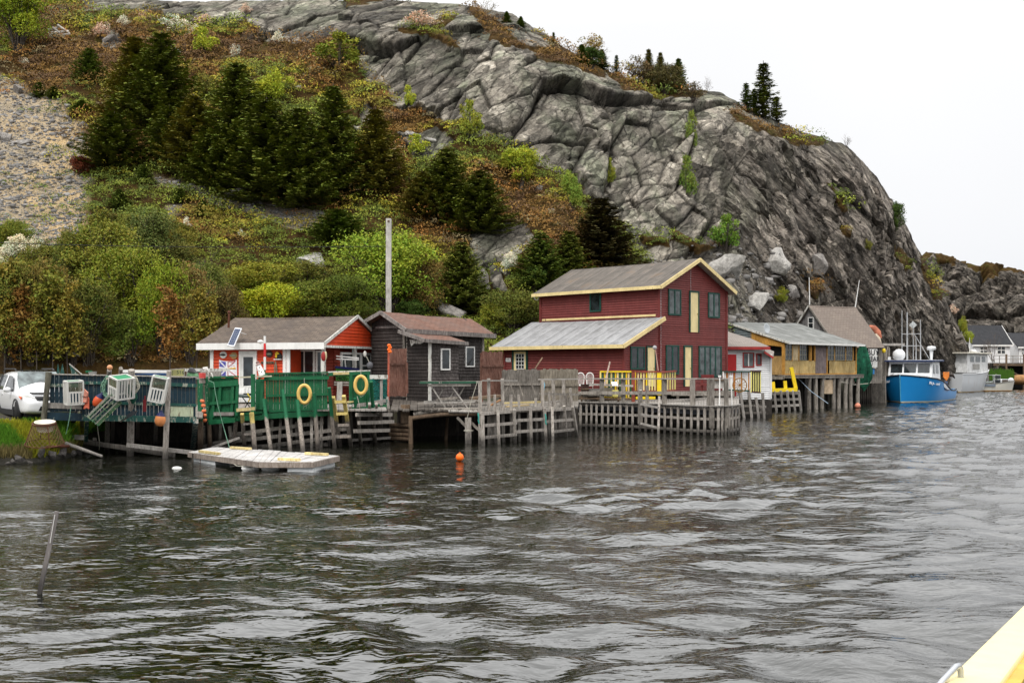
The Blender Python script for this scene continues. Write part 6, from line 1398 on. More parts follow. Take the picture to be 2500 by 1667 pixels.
# ---- balustrades in front of the red house ---------------------------------
def balustrade(u0, v0, u1, v1, Y0, Y1, vb0, vb1, cols, label, step=6.2, capm=None, w=.07, capw=.16, name='balustrade', gap=0):
 T = Thing(name, P((u0+u1)/2, vb0, Y0), 0, label, 'railing'); pbar(T, u0, v0, Y0, u1, v1, Y1, capw, .07, capm or YELP, 'cap_rail'); pbar(T, u0, vb0-2, Y0, u1, vb1-2, Y1, .08, .07, capm or YELP, 'bottom_rail')
 n = max(2, int(abs(u1-u0)/step))
 for i in range(n+1):
  k = i/n; u = u0+(u1-u0)*k; Y = Y0+(Y1-Y0)*k; pbar(T, u, v0+(v1-v0)*k, Y, u, vb0+(vb1-vb0)*k, Y, w, .03, cols[i % len(cols)], 'baluster')
 return T
DG = M_paint('mid_green_paint', (.012, .12, .05), .1); MRED = M_paint('brick_red_paint', (.28, .06, .035), .15, .6, under=(.3, .2, .15))
balustrade(1466, 907, 1540, 907, 51.5, 52.0, 972, 974, [LYEL, DG, YELP, CREAM, DG], 'yellow and green railing with rounded yellow cap, left of the brick red post', 5.2)
balustrade(1551, 907, 1606, 907, 52.0, 52.4, 956, 957, [YELP, CREAM, LYEL, CREAM], 'cream and yellow slatted railing right of the brick red post', 6.5, capm=MRED)
balustrade(1612, 909, 1648, 905.5, 52.4, 54.6, 957, 954, [LYEL, CREAM], 'narrow yellow slatted railing beside the wide yellow post', 5.2, capm=MRED)
def posts_misc():
 T = Thing('brick_red_post', P(1546, 985, 51.6), 0, 'square brick red post between the yellow railings', 'post'); pbar(T, 1546, 905, 51.6, 1546, 990, 51.6, .16, .16, MRED, 'post_shaft'); pbar(T, 1546, 904, 51.6, 1546, 906, 51.6, .22, .22, MRED, 'post_cap')
 T = Thing('yellow_post', P(1609, 963, 52.2), 0, 'wide bright yellow post between the slatted railings', 'post'); pbar(T, 1609, 908, 52.2, 1609, 964, 52.2, .2, .2, YELP, 'post_shaft'); pbar(T, 1609, 907, 52.2, 1609, 909, 52.2, .25, .25, MRED, 'post_cap')
 T = Thing('terrace', P(1550, 975, 52), 0, 'low board terrace under the yellow railings in front of the red house', 'terrace')
 m = T.mbw();
 for i in range(26):
  u0, u1 = 1425+i*14, 1425+(i+.93)*14; Y0_ = 51.7+(u0-1425)*.0165; m.slab([P(u0, 964-(u0-1425)*.02, Y0_), P(u1, 964-(u1-1425)*.02, Y0_), V(XU(u1, Y0_+3.5), Y0_+3.5, 1.66), V(XU(u0, Y0_+3.5), Y0_+3.5, 1.66)], (0, 0, -.06))
 m.build('deck', GREYWOOD, T.e)
 for i in range(12): u = 1430+i*32; Y0_ = 51.9+(u-1425)*.0165; pbar(T, u, 966, Y0_, u, 990, Y0_, .14, .14, GREYWOOD, 'post')
 pbar(T, 1552, 971, 51.5, 1600, 971, 51.5, .08, .12, YELP, 'yellow_beam'); pbar(T, 1620, 983, 50.5, 1735, 972, 51.5, .08, .12, PALEWOOD, 'beam'); pbar(T, 1640, 962, 53, 1790, 962, 55, .1, .16, GREYWOOD, 'beam')
 T = Thing('white_pole', P(1756, 990, 46), 0, 'white pole with a square cap left of its twin at the curved wharf end', 'pole', 'white capped poles on the curved wharf'); pbar(T, 1757, 920, 45.9, 1756.5, 994, 45.7, .045, .045, WHITEP, 'shaft'); pbar(T, 1757, 916, 45.9, 1757, 921, 45.9, .11, .11, WHITEP, 'cap')
 T = Thing('white_pole', P(1785, 990, 46), 0, 'white pole with a square cap, the right one at the curved wharf end', 'pole', 'white capped poles on the curved wharf'); pbar(T, 1785, 920, 46.3, 1787, 994, 46.2, .045, .045, WHITEP, 'shaft'); pbar(T, 1785, 916, 46.3, 1785, 921, 46.3, .11, .11, WHITEP, 'cap')
posts_misc()
balustrade(1766, 907, 1828, 907, 56.4, 57.5, 953, 956, [WHITEP, WHITEP, M_paint('orange_baluster', (.6, .25, .05), .2), WHITEP], 'dark green railing with white and orange balusters before the white shed', 4.2, capm=DKGREEN, capw=.3)
balustrade(1834, 906, 1856, 906, 57.4, 57.8, 958, 960, [LYEL, M_paint('black_paint', (.012, .012, .012))], 'black railing with yellow balusters in front of the white shed', 2.6, capm=M_paint('dark_maroon', (.06, .012, .012)))
pole_T = Thing('utility_pole', P(948, 770, 52), 0, 'tall square pale wooden pole rising behind the dark shack', 'pole')
m = pole_T.mbw(); m.bar(V(XU(948.5, 52), 52, 1.0), P(949, 534, 52), .25, .25); m.build('shaft', M_wood('pale_pole', (.42, .40, .36), (.56, .54, .50), (.22, .20, .18)), pole_T.e, .02)
m = pole_T.mbw(); m.bar(P(946, 540, 51.85), P(951, 540, 51.85), .02, .06); m.build('bolt', RUST, pole_T.e)
wT = Thing('power_line', P(0, 590, 50), 0, 'thin black power line sagging across the left hillside', 'cable')
m = wT.mbw(); m.tube([P(-200+i*60, 583+5.2*math.sin(math.pi*min(1, max(0, (i*60-200+300)/1300)))*2+i*.9, 48+i*.4) for i in range(20)], .016, 4); m.build('wire', M_flat('black_wire', (.01, .01, .01)), wT.e)
sT = Thing('leaning_stake', WL(98, 1452), 0, 'thin grey wooden stake leaning out of the water in the left foreground', 'stake')
b = WL(96, 1450); t = P(139, 1248, b.y+.0); m = sT.mbw(); m.bar(b+(b-t)*.35, t, .055, .03, up=(0, 1, 0)); m.build('stake', wetwood('stake_wood', (.2, .18, .17), (.36, .33, .31)), sT.e)
m = sT.mbw(); m.bar(P(134, 1256, b.y-.03), P(122, 1325, b.y-.03), .006); m.build('wire', WHITEP, sT.e)
# ---- yellow boat gunwale, near right corner ------------------------------------
def near_gunwale():
 T = Thing('yellow_gunwale', (1.2, 2.4, 2.0), 0, 'cream yellow painted boat gunwale crossing the lower right corner', 'boat gunwale')
 Yc = M_paint('cream_yellow', (.86, .74, .40), .0, .5, grain=14, dirt=.1, streak=False)
 a0, a1 = P(2352, 1622, 2.15), P(2502, 1473, 3.3); a0 = P(2300, 1667, 1.9);
 d = (a1-a0).normalized(); side = d.cross(V(0, 0, 1)).normalized()
 A0, A1 = a0-d*1.4, a1+d*3.0
 m = T.mbw(); m.slab([A0, A1, A1+side*.085, A0+side*.085], (0, 0, -.05)); m.build('top_board', Yc, T.e, .006)
 m = T.mbw(); m.slab([A0+side*.08+V(0, 0, -.012), A1+side*.08+V(0, 0, -.012), A1+side*.08+V(0, 0, -.4), A0+side*.08+V(0, 0, -.4)], side*.03); m.build('inner_board', M_paint('golden_yellow', (.62, .42, .06), .1, .5), T.e)
 m = T.mbw(); m.slab([A0+V(0, 0, -.05)+side*.02, A1+V(0, 0, -.05)+side*.02, A1+V(0, 0, -.6)+side*.06, A0+V(0, 0, -.6)+side*.06], side*.03); m.build('outer_board', Yc, T.e)
 q = P(2342, 1622, 1.95);
 m = T.mbw(); Yh = 1.9; m.tube([P(2270, 1700, Yh-.1), P(2300, 1662, Yh), P(2333, 1627, Yh+.05), P(2340, 1624, Yh+.06), P(2345, 1632, Yh+.07), P(2346, 1660, Yh+.07), P(2346, 1720, Yh+.07)], .0055, 10); m.build('handle', M_flat('galvanised', (.50, .52, .55), .35, .6), T.e)
 for u, v in ((2473, 1535), (2488, 1562), (2462, 1594)):
  k = 2.9; m = T.mbw(); w = a0+(a1-a0)*.6+side*.08+V(0, 0, .002)
 for k, s_ in ((.80, .06), (.78, .10), (.62, .09)):
  w = a0+(a1-a0)*k+side*s_+V(0, 0, .0025); m = T.mbw(); m.tube([w+V(-.009, 0, 0), w+V(0, .004, .002), w+V(.009, 0, 0)], .0013, 5); m.build('staple', M_flat('black_wire', (.01, .01, .01)), T.e)
near_gunwale()
# ================================================================ VEGETATION
def mat_leaf(name='foliage', rough=.75):
 if name in MATS: return MATS[name]
 m, n, l, b = new_mat(name)
 oi = N(n, 'ShaderNodeObjectInfo'); at = N(n, 'ShaderNodeAttribute', attribute_name='tint')
 c = mixc(n, l, 1.0, oi.outputs['Color'], at.outputs['Color'], 'MULTIPLY')
 l.new(c, b.inputs['Base Color']); b.inputs['Roughness'].default_value = rough; b.inputs['Specular IOR Level'].default_value = .2
 MATS[name] = m; return m
LEAF = mat_leaf();
BARK = M_wood('bark', (.07, .055, .042), (.13, .105, .085)); BARKP = M_wood('pale_bark', (.16, .14, .12), (.27, .25, .22))
def leaf_quads(C, D, W, Lq, Wq, nx_=None):
 """centres C, along-dir D, side-dir W (n,3), lengths, widths -> verts, quads"""
 a = C-D*Lq[:, None]*.5; b = C+D*Lq[:, None]*.5; w = W*Wq[:, None]*.5
 v = np.stack([a-w*.6, b-w, b+w*.6, a+w], 1).reshape(-1, 3); n = len(C)
 return v, np.arange(4*n).reshape(n, 4)
def unit(a): return a/(np.linalg.norm(a, axis=-1, keepdims=True)+1e-9)
def tubes_np(segs, r0, r1, n=4):
 """segs: (k,2,3) straight twigs -> thin prisms"""
 segs = np.asarray(segs, float); d = unit(segs[:, 1]-segs[:, 0]); up = np.where(abs(d[:, 2:3]) > .9, [[1., 0, 0]], [[0, 0, 1.]])
 r = unit(np.cross(d, up)); q = np.cross(d, r); vs = []
 for e, rr in ((0, r0), (1, r1)):
  for k in range(n):
   a = 2*math.pi*k/n; vs.append(segs[:, e]+(r*math.cos(a)+q*math.sin(a))*np.asarray(rr).reshape(-1, 1))
 v = np.stack(vs, 1).reshape(-1, 3); m = len(segs); f = []
 for k in range(n): f.append(np.stack([np.arange(m)*2*n+k, np.arange(m)*2*n+(k+1) % n, np.arange(m)*2*n+n+(k+1) % n, np.arange(m)*2*n+n+k], -1))
 return v, np.concatenate(f)
def np_me(name, v, q, col=None, smooth=False):
 o = np_mesh(name, v, q, None, colors=col); me = o.data; bpy.data.objects.remove(o); return me
# ---- spruce prototypes (height 1)
def spruce_proto(seed, R0=.36, levels=26, power=.85, dens=1.0, ragged=.25, bare=.03, yel=.5):
 rg = np.random.RandomState(seed); C, D, W, Lq, Wq, col = [], [], [], [], [], []; segs = []; sr = []
 for i in range(levels):
  z = bare+(1-bare-.03)*(i/levels)**.92+rg.uniform(-.008, .008); nb = int(rg.randint(6, 10)*(1-.35*z)*dens)+3
  rad = R0*((1-z)**power)*(1.0 if i > 1 else .8); ph = rg.uniform(0, 6.28)
  for j in range(nb):
   a = ph+6.283*j/nb+rg.uniform(-.3, .3); L = rad*(1+rg.uniform(-ragged, ragged*.8));
   dr = rg.uniform(.10, .34)*(1-z*.6); dirh = np.array([math.cos(a), math.sin(a), 0])
   ns = max(3, int(L/.026)); t = (np.arange(ns)+.6)/ns;
   pz = z-dr*L*t+L*.30*t**2.6; pts = dirh*(L*t)[:, None]; pts[:, 2] += pz
   segs.append([[0, 0, z], list(dirh*L*.7+np.array([0, 0, z-dr*L*.5]))]); sr.append(.004)
   side = np.array([-math.sin(a), math.cos(a), 0])
   for s_ in (-1, 1, 0, 1, -1, -1, 1, 0):
    wd = (.036+.15*L*(1-t)*.55)*rg.uniform(.7, 1.2, ns)
    dd = dirh*(.75 if s_ else 1)+side*s_*.8+np.array([0, 0, rg.uniform(-.28, .12)]); dd = unit(dd[None]+rg.normal(0, .16, (ns, 3)))
    C.append(pts+dd*(wd*.5)[:, None]+rg.normal(0, .006, (ns, 3))); D.append(dd); up = np.array([0, 0, 1.])[None]+rg.normal(0, .35, (ns, 3)); W.append(unit(np.cross(dd, up)))
    Lq.append(wd); Wq.append(rg.uniform(.009, .018, ns))
    sh = .7+.42*t*rg.uniform(.7, 1.15, ns); c = np.stack([sh*(1+yel*t*rg.uniform(0, 1, ns)), sh*(1+yel*.45*t), sh*.9, np.ones(ns)], -1); col.append(c)  # needles yellow outwards; light on the bough tips is also put into the tint
 C, D, W = map(np.concatenate, (C, D, W)); Lq, Wq, col = map(np.concatenate, (Lq, Wq, col))
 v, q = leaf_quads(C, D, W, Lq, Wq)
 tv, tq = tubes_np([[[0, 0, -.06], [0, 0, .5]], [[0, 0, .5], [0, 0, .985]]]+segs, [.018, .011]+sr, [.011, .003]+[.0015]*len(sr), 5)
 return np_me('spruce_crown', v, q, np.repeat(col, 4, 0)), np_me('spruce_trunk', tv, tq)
SPR = [spruce_proto(1, .46, 26, .72), spruce_proto(2, .40, 30, .78), spruce_proto(3, .5, 22, .7), spruce_proto(4, .30, 28, .9, .8, .35), spruce_proto(5, .20, 17, 1.0, .45, .5, .08)]
# ---- leafy shrubs
def shrub_proto(seed, n=5200, blobs=16, leaf=.036, flat=1.0, sparse=0, stems=9, hole=.0):
 rg = np.random.RandomState(seed); cs, rs = [], []
 for k in range(blobs):
  th = rg.uniform(0, 6.28); z = rg.uniform(.30, .88); rr = .36*math.sqrt(max(0, 1-((z-.52)/.5)**2))*rg.uniform(.15, 1.0)
  cs.append([rr*math.cos(th), rr*math.sin(th), z]); rs.append(rg.uniform(.09, .19)*(1.15-z*.35))
 cs, rs = np.array(cs), np.array(rs); pick = rg.choice(blobs, n, p=rs**2/(rs**2).sum())
 d = unit(rg.normal(size=(n, 3))); rad = rs[pick]*(.45+.6*rg.rand(n)**.5+.55*rg.rand(n)**7); C = cs[pick]+d*rad[:, None]*np.array([1, 1, .85]); C[:, 2] = np.maximum(C[:, 2], .03)
 C += np.stack([perlin(C*5+seed, 1), perlin(C*5+seed+9, 2), perlin(C*5+seed+21, 3)], -1)*.09+np.stack([perlin(C*13+seed, 4), perlin(C*13+seed+9, 5), perlin(C*13+seed+21, 6)], -1)*.035
 D = unit(rg.normal(size=(n, 3))+np.array([0, 0, .4])); W = unit(np.cross(D, rg.normal(size=(n, 3))))
 L = leaf*rg.uniform(.6, 1.35, n); tint = .8+.36*rg.rand(n); tone = (_u4[(pick*13+seed) % 4096][:, 0]-.5)*.5
 hv_ = rg.normal(0, .10, n); col = np.stack([tint*(1+tone*.6+hv_), tint*(1+tone*.2-hv_*.3), tint*.9, np.ones(n)], -1)
 v, q = leaf_quads(C, D, W, L, L*.7)
 segs, r0, r1 = [], [], []
 for k in range(blobs):
  b = np.array([rg.uniform(-.06, .06), rg.uniform(-.06, .06), -.03]); m = b*.5+cs[k]*np.array([.45, .45, .55]); segs += [[b, m], [m, cs[k]]]; r0 += [.010, .006]; r1 += [.006, .003]
  for j in range(5 if sparse else 3): segs.append([cs[k]*.7+m*.3, cs[k]+unit(rg.normal(size=3))*rs[k]]); r0.append(.003); r1.append(.001)
 tv, tq = tubes_np(segs, r0, r1, 4)
 return np_me('shrub_crown', v, q, np.repeat(col, 4, 0)), np_me('shrub_stems', tv, tq)
SHR = [shrub_proto(11, 8500, 18, .027), shrub_proto(12, 10000, 24, .027), shrub_proto(13, 7000, 14, .028), shrub_proto(14, 2600, 18, .042, sparse=1), shrub_proto(15, 1500, 16, .035, sparse=1)]
BIGSHR = [shrub_proto(16, 20000, 40, .018), shrub_proto(17, 15000, 36, .019, sparse=1)]
def bare_proto(seed, n=420):
 rg = np.random.RandomState(seed); segs, r0, r1 = [], [], []
 def grow(p, d, L, r, lv):
  q = p+d*L; segs.append([p, q]); r0.append(r); r1.append(r*.6)
  if lv == 0: return
  for k in range(rg.randint(2, 4)): grow(p+d*L*rg.uniform(.5, 1), unit(d+rg.normal(0, .38, 3)+np.array([0, 0, .12])), L*rg.uniform(.55, .8), r*.6, lv-1)
 for k in range(9): grow(np.array([rg.uniform(-.05, .05), rg.uniform(-.05, .05), -.03]), unit(np.array([rg.normal(0, .5), rg.normal(0, .5), 1])), rg.uniform(.25, .4), .009, 4)
 v, q = tubes_np(segs, r0, r1, 3); return np_me('bare_branches', v, q), None
BARE = [bare_proto(21), bare_proto(22)]
def sapling_proto(seed, n=2600):
 """thin trunked young tree: straight stem, airy leaves all the way up"""
 rg = np.random.RandomState(seed); segs, r0, r1 = [[[0, 0, -.04], [.02, 0, .55]], [[.02, 0, .55], [0, .02, 1.0]]], [.010, .006], [.006, .002]; tips = []
 for k in range(46):
  z = rg.uniform(.16, .97); a = rg.uniform(0, 6.28); L = rg.uniform(.10, .26)*(1.15-z*.6); e = np.array([math.cos(a)*L, math.sin(a)*L, z+L*.55]); segs.append([[.02, 0, z], e]); r0.append(.0035); r1.append(.001); tips.append((np.array([.02, 0, z]), e))
 pk = rg.randint(0, len(tips), n); t = rg.uniform(.25, 1.1, n)[:, None]; A = np.array([x[0] for x in tips])[pk]; B = np.array([x[1] for x in tips])[pk]; C = A+(B-A)*t+rg.normal(0, .028, (n, 3))
 D = unit(rg.normal(size=(n, 3))); W = unit(np.cross(D, rg.normal(size=(n, 3)))); L = .026*rg.uniform(.6, 1.4, n); tint = .65+.6*rg.rand(n); tone = rg.rand(n)*.5-.1
 v, q = leaf_quads(C, D, W, L, L*.75); tv, tq = tubes_np(segs, r0, r1, 4)
 return np_me('sapling_crown', v, q, np.repeat(np.stack([tint*(1+tone), tint, tint*.85, np.ones(n)], -1), 4, 0)), np_me('sapling_stem', tv, tq)
SAP = [sapling_proto(31), sapling_proto(32)]
_vr = random.Random(77); BRT = 1.25
def plant(name, proto, pos, h, w, color, label, cat, group, base_w, bark=None, crown_name='crown'):
 t = empty(name, pos, _vr.uniform(0, 6.28), label, cat, group); t.scale = (w/base_w, w/base_w, h)
 cr_, tr = proto
 o = bpy.data.objects.new(crown_name, cr_); COL.objects.link(o); o.parent = t
 if not cr_.materials: cr_.materials.append(LEAF)
 o.color = (*[min(.8, x*BRT) for x in color], 1)
 if tr is not None:
  if not tr.materials: tr.materials.append(BARK)
  o2 = bpy.data.objects.new('trunk', tr); COL.objects.link(o2); o2.parent = t
  if bark is not None: o2.material_slots[0].link = 'OBJECT'; o2.material_slots[0].material = bark
 return t
def on_hill(u, vb, lift=0.0):
 return hill_at(u, vb, lift)
DS = (.092, .110, .018); DSB = (.130, .120, .024); DSG = (.090, .125, .022)
# (u, v top, v base, width px, proto, colour, label)
SPRUCES = [
 (327, 86, 300, 165, 1, DSB, 'tall brownish dark spruce, left of the two highest on the slope'),
 (394, 78, 318, 205, 0, DS, 'tallest dark spruce of the grove, its tip just under the white blossoms'),
 (222, 116, 198, 80, 2, DSG, 'small rounded spruce standing alone above the gravel scree'),
 (282, 272, 400, 185, 2, DS, 'broad low spruce beside the scree edge'),
 (473, 230, 425, 165, 1, DSB, 'olive brown spruce between the tallest one and the wide grove'),
 (580, 152, 432, 220, 0, DS, 'tall wide spruce at the left shoulder of the main grove'),
 (650, 240, 488, 260, 2, DS, 'very broad layered spruce in the middle of the main grove'),
 (728, 262, 505, 220, 0, DS, 'broad dark spruce at the lower right of the main grove'),
 (812, 205, 485, 175, 1, DS, 'tall dark spruce closing the main grove on the right'),
 (540, 300, 455, 180, 2, DS, 'low dark spruce in front of the main grove, its left skirt'),
 (410, 255, 405, 150, 2, DS, 'low dark spruce under the tallest one'),
 (916, 262, 470, 160, 1, DSB, 'olive spruce standing right of the main grove below the cliff foot'),
 (1032, 415, 520, 130, 2, DSB, 'low olive spruce left of the pair in the middle slope'),
 (1090, 362, 530, 165, 0, DS, 'taller dark spruce of the pair in the middle slope'),
 (1173, 415, 565, 165, 0, DS, 'shorter dark spruce of the pair in the middle slope'),
 (825, 510, 590, 165, 2, DSG, 'low spreading spruce left of the utility pole'),
 (1125, 588, 752, 150, 0, DS, 'dark spruce rising behind the black shack roof'),
 (1319, 565, 700, 140, 0, DSG, 'dark green spruce beside the left eave of the red house'),
 (1470, 480, 660, 190, 1, (.050, .042, .014), 'large brownish conifer behind the ridge of the red house'),
 (1388, 560, 690, 120, 1, DS, 'dark spruce between the two conifers behind the red house'),
 (352, 402, 445, 50, 2, DSG, 'tiny spruce on the bare slope below the tall pair'),
 (290, 460, 508, 58, 2, DSG, 'small spruce right of the lower scree'),
 (440, 460, 495, 52, 2, DSG, 'tiny spruce under the left grove edge'),
 (497, 485, 520, 44, 2, DSG, 'tiny bright spruce near the grey boulders'),
 (95, 200, 238, 42, 2, DSG, 'tiny spruce at the top of the scree, left of its twin'),
 (130, 208, 240, 40, 2, DSG, 'tiny spruce at the top of the scree, right of its twin'),
 (200, 244, 280, 60, 2, DSG, 'low green spruce cushion above the scree boulders'),
 (1353, 78, 112, 18, 4, DSG, 'thin little spruce on the skyline above the cliff'),
 (1422, 108, 155, 42, 3, DSG, 'small spruce on the skyline under the yellowish tree'),
 (1470, 118, 165, 36, 3, DSG, 'small spruce on the skyline right of the yellowish tree'),
 (1505, 128, 176, 24, 4, DSG, 'slim spruce on the skyline between two tree clumps'),
 (1583, 105, 192, 44, 3, DSB, 'tallest spruce of the brown skyline clump'),
 (1612, 114, 200, 42, 3, DSB, 'second spruce of the brown skyline clump'),
 (1656, 142, 222, 50, 3, DSG, 'dark spruce at the right end of the brown skyline clump'),
 (1237, 28, 55, 26, 3, DSG, 'dwarf spruce high on the skyline, left one of two'),
 (1270, 40, 64, 24, 3, DSG, 'dwarf spruce high on the skyline, right one of two'),
 (1865.5, 149, 292, 80, 4, DS, 'tall slender spruce alone against the sky on the cliff top'),
 (1823, 200, 272, 40, 4, DSG, 'slender spruce left of the tall one on the cliff top'),
 (1843, 214, 278, 30, 4, DSG, 'thin spruce pressed against the tall one on the cliff top'),
 (1897, 234, 296, 44, 4, DS, 'short spruce right of the tall one on the cliff top'),
]
for (u, v0, vb, w, k, c, lab) in SPRUCES:
 q = on_hill(u, vb); h = (vb-v0)/FPX*q.y*1.02
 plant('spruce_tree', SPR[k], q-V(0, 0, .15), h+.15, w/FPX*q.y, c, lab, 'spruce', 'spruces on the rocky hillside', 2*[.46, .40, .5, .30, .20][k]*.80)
LIME = (.30, .33, .03); GRN = (.20, .215, .025); VIV = (.19, .235, .015); OLV = (.17, .16, .03); OLB = (.15, .105, .028); DKG = (.05, .085, .014); WHT = (.72, .62, .54); PNK = (.62, .46, .38); RED = (.14, .035, .015); BRN = (.16, .095, .04); YLG = (.30, .32, .02)
SHRUBS = [  # u, vtop, vbase, w, proto(set,idx), colour, label
 (48, -45, 128, 150, 'B0', VIV, 'big vivid green bush at the top left corner'),
 (500, 66, 135, 66, 'S3', LIME, 'lime green shrub beside the white blossoms on the upper slope'),
 (830, 84, 170, 118, 'S3', GRN, 'loose green shrub against the grey outcrop'),
 (668, 172, 256, 100, 'S2', LIME, 'lime shrub rising behind the main spruce grove'),
 (497, 178, 245, 60, 'S2', OLV, 'olive shrub between the two spruce groups'),
 (995, 208, 265, 34, 'S3', LIME, 'narrow lime sapling at the cliff foot'),
 (1148, 243, 348, 62, 'S3', GRN, 'tall loose green shrub where heath meets cliff'),
 (1020, 328, 382, 56, 'S3', LIME, 'small lime shrub among pale rocks'),
 (1277, 362, 458, 105, 'S1', LIME, 'wide lime green shrub under the cliff foot'),
 (1235, 375, 420, 60, 'S2', GRN, 'low green shrub left of the wide lime one'),
 (1393, 418, 518, 60, 'S0', (.18, .24, .035), 'upright fresh green shrub at the cliff foot'),
 (1492, 385, 458, 28, 'S3', GRN, 'slim green sapling in a crack of the cliff'),
 (1690, 272, 372, 42, 'S3', (.16, .20, .035), 'bright green sapling in the upper cliff gully'),
 (1685, 380, 492, 46, 'S3', (.13, .18, .03), 'green sapling in the lower cliff gully'),
 (1778, 525, 615, 80, 'S3', (.12, .20, .025), 'green shrub between boulders above the white shed'),
 (2193, 498, 572, 60, 'S1', DKG, 'dense dark green bush on the seaward cliff edge'),
 (1903, 700, 742, 46, 'S2', GRN, 'small green shrub on the rocks behind the grey workshop'),
 (2118, 584, 615, 28, 'S2', OLV, 'small olive shrub on the slanting rock face'),
 (1560, 135, 205, 80, 'S4', (.12, .085, .04), 'brown budding shrub at the left of the skyline clump'),
 (1625, 160, 228, 110, 'B1', (.10, .085, .03), 'olive brown shrub in the skyline clump'),
 (1690, 200, 245, 80, 'S4', (.10, .075, .03), 'brown shrub sloping down at the right of the skyline clump'),
 (1445, 120, 168, 70, 'S1', DKG, 'dark low bush under the yellowish skyline tree'),
 (2362, 795, 838, 32, 'S2', LIME, 'yellow green shrub at the rock toe by the white cottage'),
 (2350, 770, 815, 26, 'S2', GRN, 'green shrub higher on the rock toe by the white cottage'),
 (945, 560, 778, 250, 'B0', (.20, .26, .025), 'big lime green bush behind the utility pole'),
 (1040, 630, 775, 130, 'B1', OLB, 'brown thin leaved bush right of the utility pole'),
 (655, 690, 800, 190, 'B0', YLG, 'glowing yellow green bush behind the cabin roof'),
 (635, 640, 740, 190, 'B0', (.22, .21, .025), 'yellowish bush above the glowing one behind the cabin'),
 (770, 680, 800, 170, 'B0', (.12, .14, .018), 'olive green bush behind the cabin ridge'),
 (850, 670, 800, 150, 'B0', (.085, .11, .014), 'dark green bush between cabin and utility pole'),
 (745, 640, 730, 150, 'B1', (.13, .13, .022), 'olive brown bush below the pale boulder'),
 (1255, 705, 815, 150, 'B0', (.11, .12, .02), 'olive bush between the shack and the red house'),
 (1210, 745, 810, 90, 'S1', GRN, 'green bush right of the shack roof'),
 (1300, 655, 725, 90, 'S0', DKG, 'dark green bush at the upper eave of the red house'),
 (1010, 735, 805, 90, 'S1', DKG, 'dark bush between the spruce and the shack ridge'),
 (560, 700, 860, 130, 'B1', (.10, .075, .022), 'brown green thicket bush behind the stove pipe'),
 (30, 640, 882, 170, 'B1', (.12, .13, .02), 'olive thicket bush at the left picture edge behind the car'),
 (115, 640, 880, 170, 'B1', (.14, .115, .025), 'rusty olive thicket bush behind the car roof'),
 (215, 690, 884, 170, 'B1', (.09, .10, .016), 'dark olive thicket bush right of the car'),
 (262, 545, 760, 210, 'B1', (.15, .155, .02), 'feathery green tree above the thicket'),
 (330, 600, 850, 240, 'B0', (.155, .17, .016), 'large green bush in the middle of the thicket'),
 (395, 640, 882, 150, 'B0', (.16, .20, .014), 'vivid green bush above the blue fence'),
 (465, 650, 880, 150, 'B1', (.17, .125, .04), 'pinkish brown thicket bush above the end of the blue fence'),
 (375, 520, 655, 160, 'B1', (.10, .12, .03), 'greyish green shrub on the slope above the thicket'),
 (430, 590, 680, 130, 'B1', (.13, .13, .03), 'dull olive shrub right of the thicket top'),
 (505, 640, 780, 120, 'B1', (.13, .15, .03), 'pale olive shrub left of the glowing bush'),
 (20, 535, 640, 110, 'B0', (.14, .16, .02), 'yellow green shrub at the foot of the scree'),
 (105, 600, 720, 130, 'B1', (.14, .14, .02), 'olive shrub behind the white blossoms of the thicket'),
 (170, 560, 740, 110, 'B1', (.12, .13, .022), 'airy olive shrub at the foot of the scree'),
 (195, 386, 428, 76, 'S1', RED, 'round dark red bush at the edge of the scree'),
 (275, 520, 570, 90, 'S1', (.11, .10, .02), 'low olive shrub below the lower scree'),
 (430, 545, 600, 120, 'S1', OLV, 'low olive shrub above the pale boulder, left part'),
 (75, 760, 895, 120, 'B1', (.13, .13, .025), 'low olive bush directly behind the car roof'),
 (320, 770, 893, 130, 'B1', (.10, .13, .02), 'low green brown bush behind the blue fence posts'),
 (180, 740, 893, 110, 'B1', (.15, .12, .03), 'low rusty bush left behind the blue fence'),
 (440, 560, 640, 90, 'B1', (.20, .18, .03), 'yellow olive bush on the slope above the brown thicket'),
 (320, 520, 600, 100, 'B1', (.17, .18, .03), 'airy yellow green bush below the lower scree'),
 (235, 610, 640, 60, 'S1', (.08, .13, .02), 'low green shrub at the base of the scree'),
]
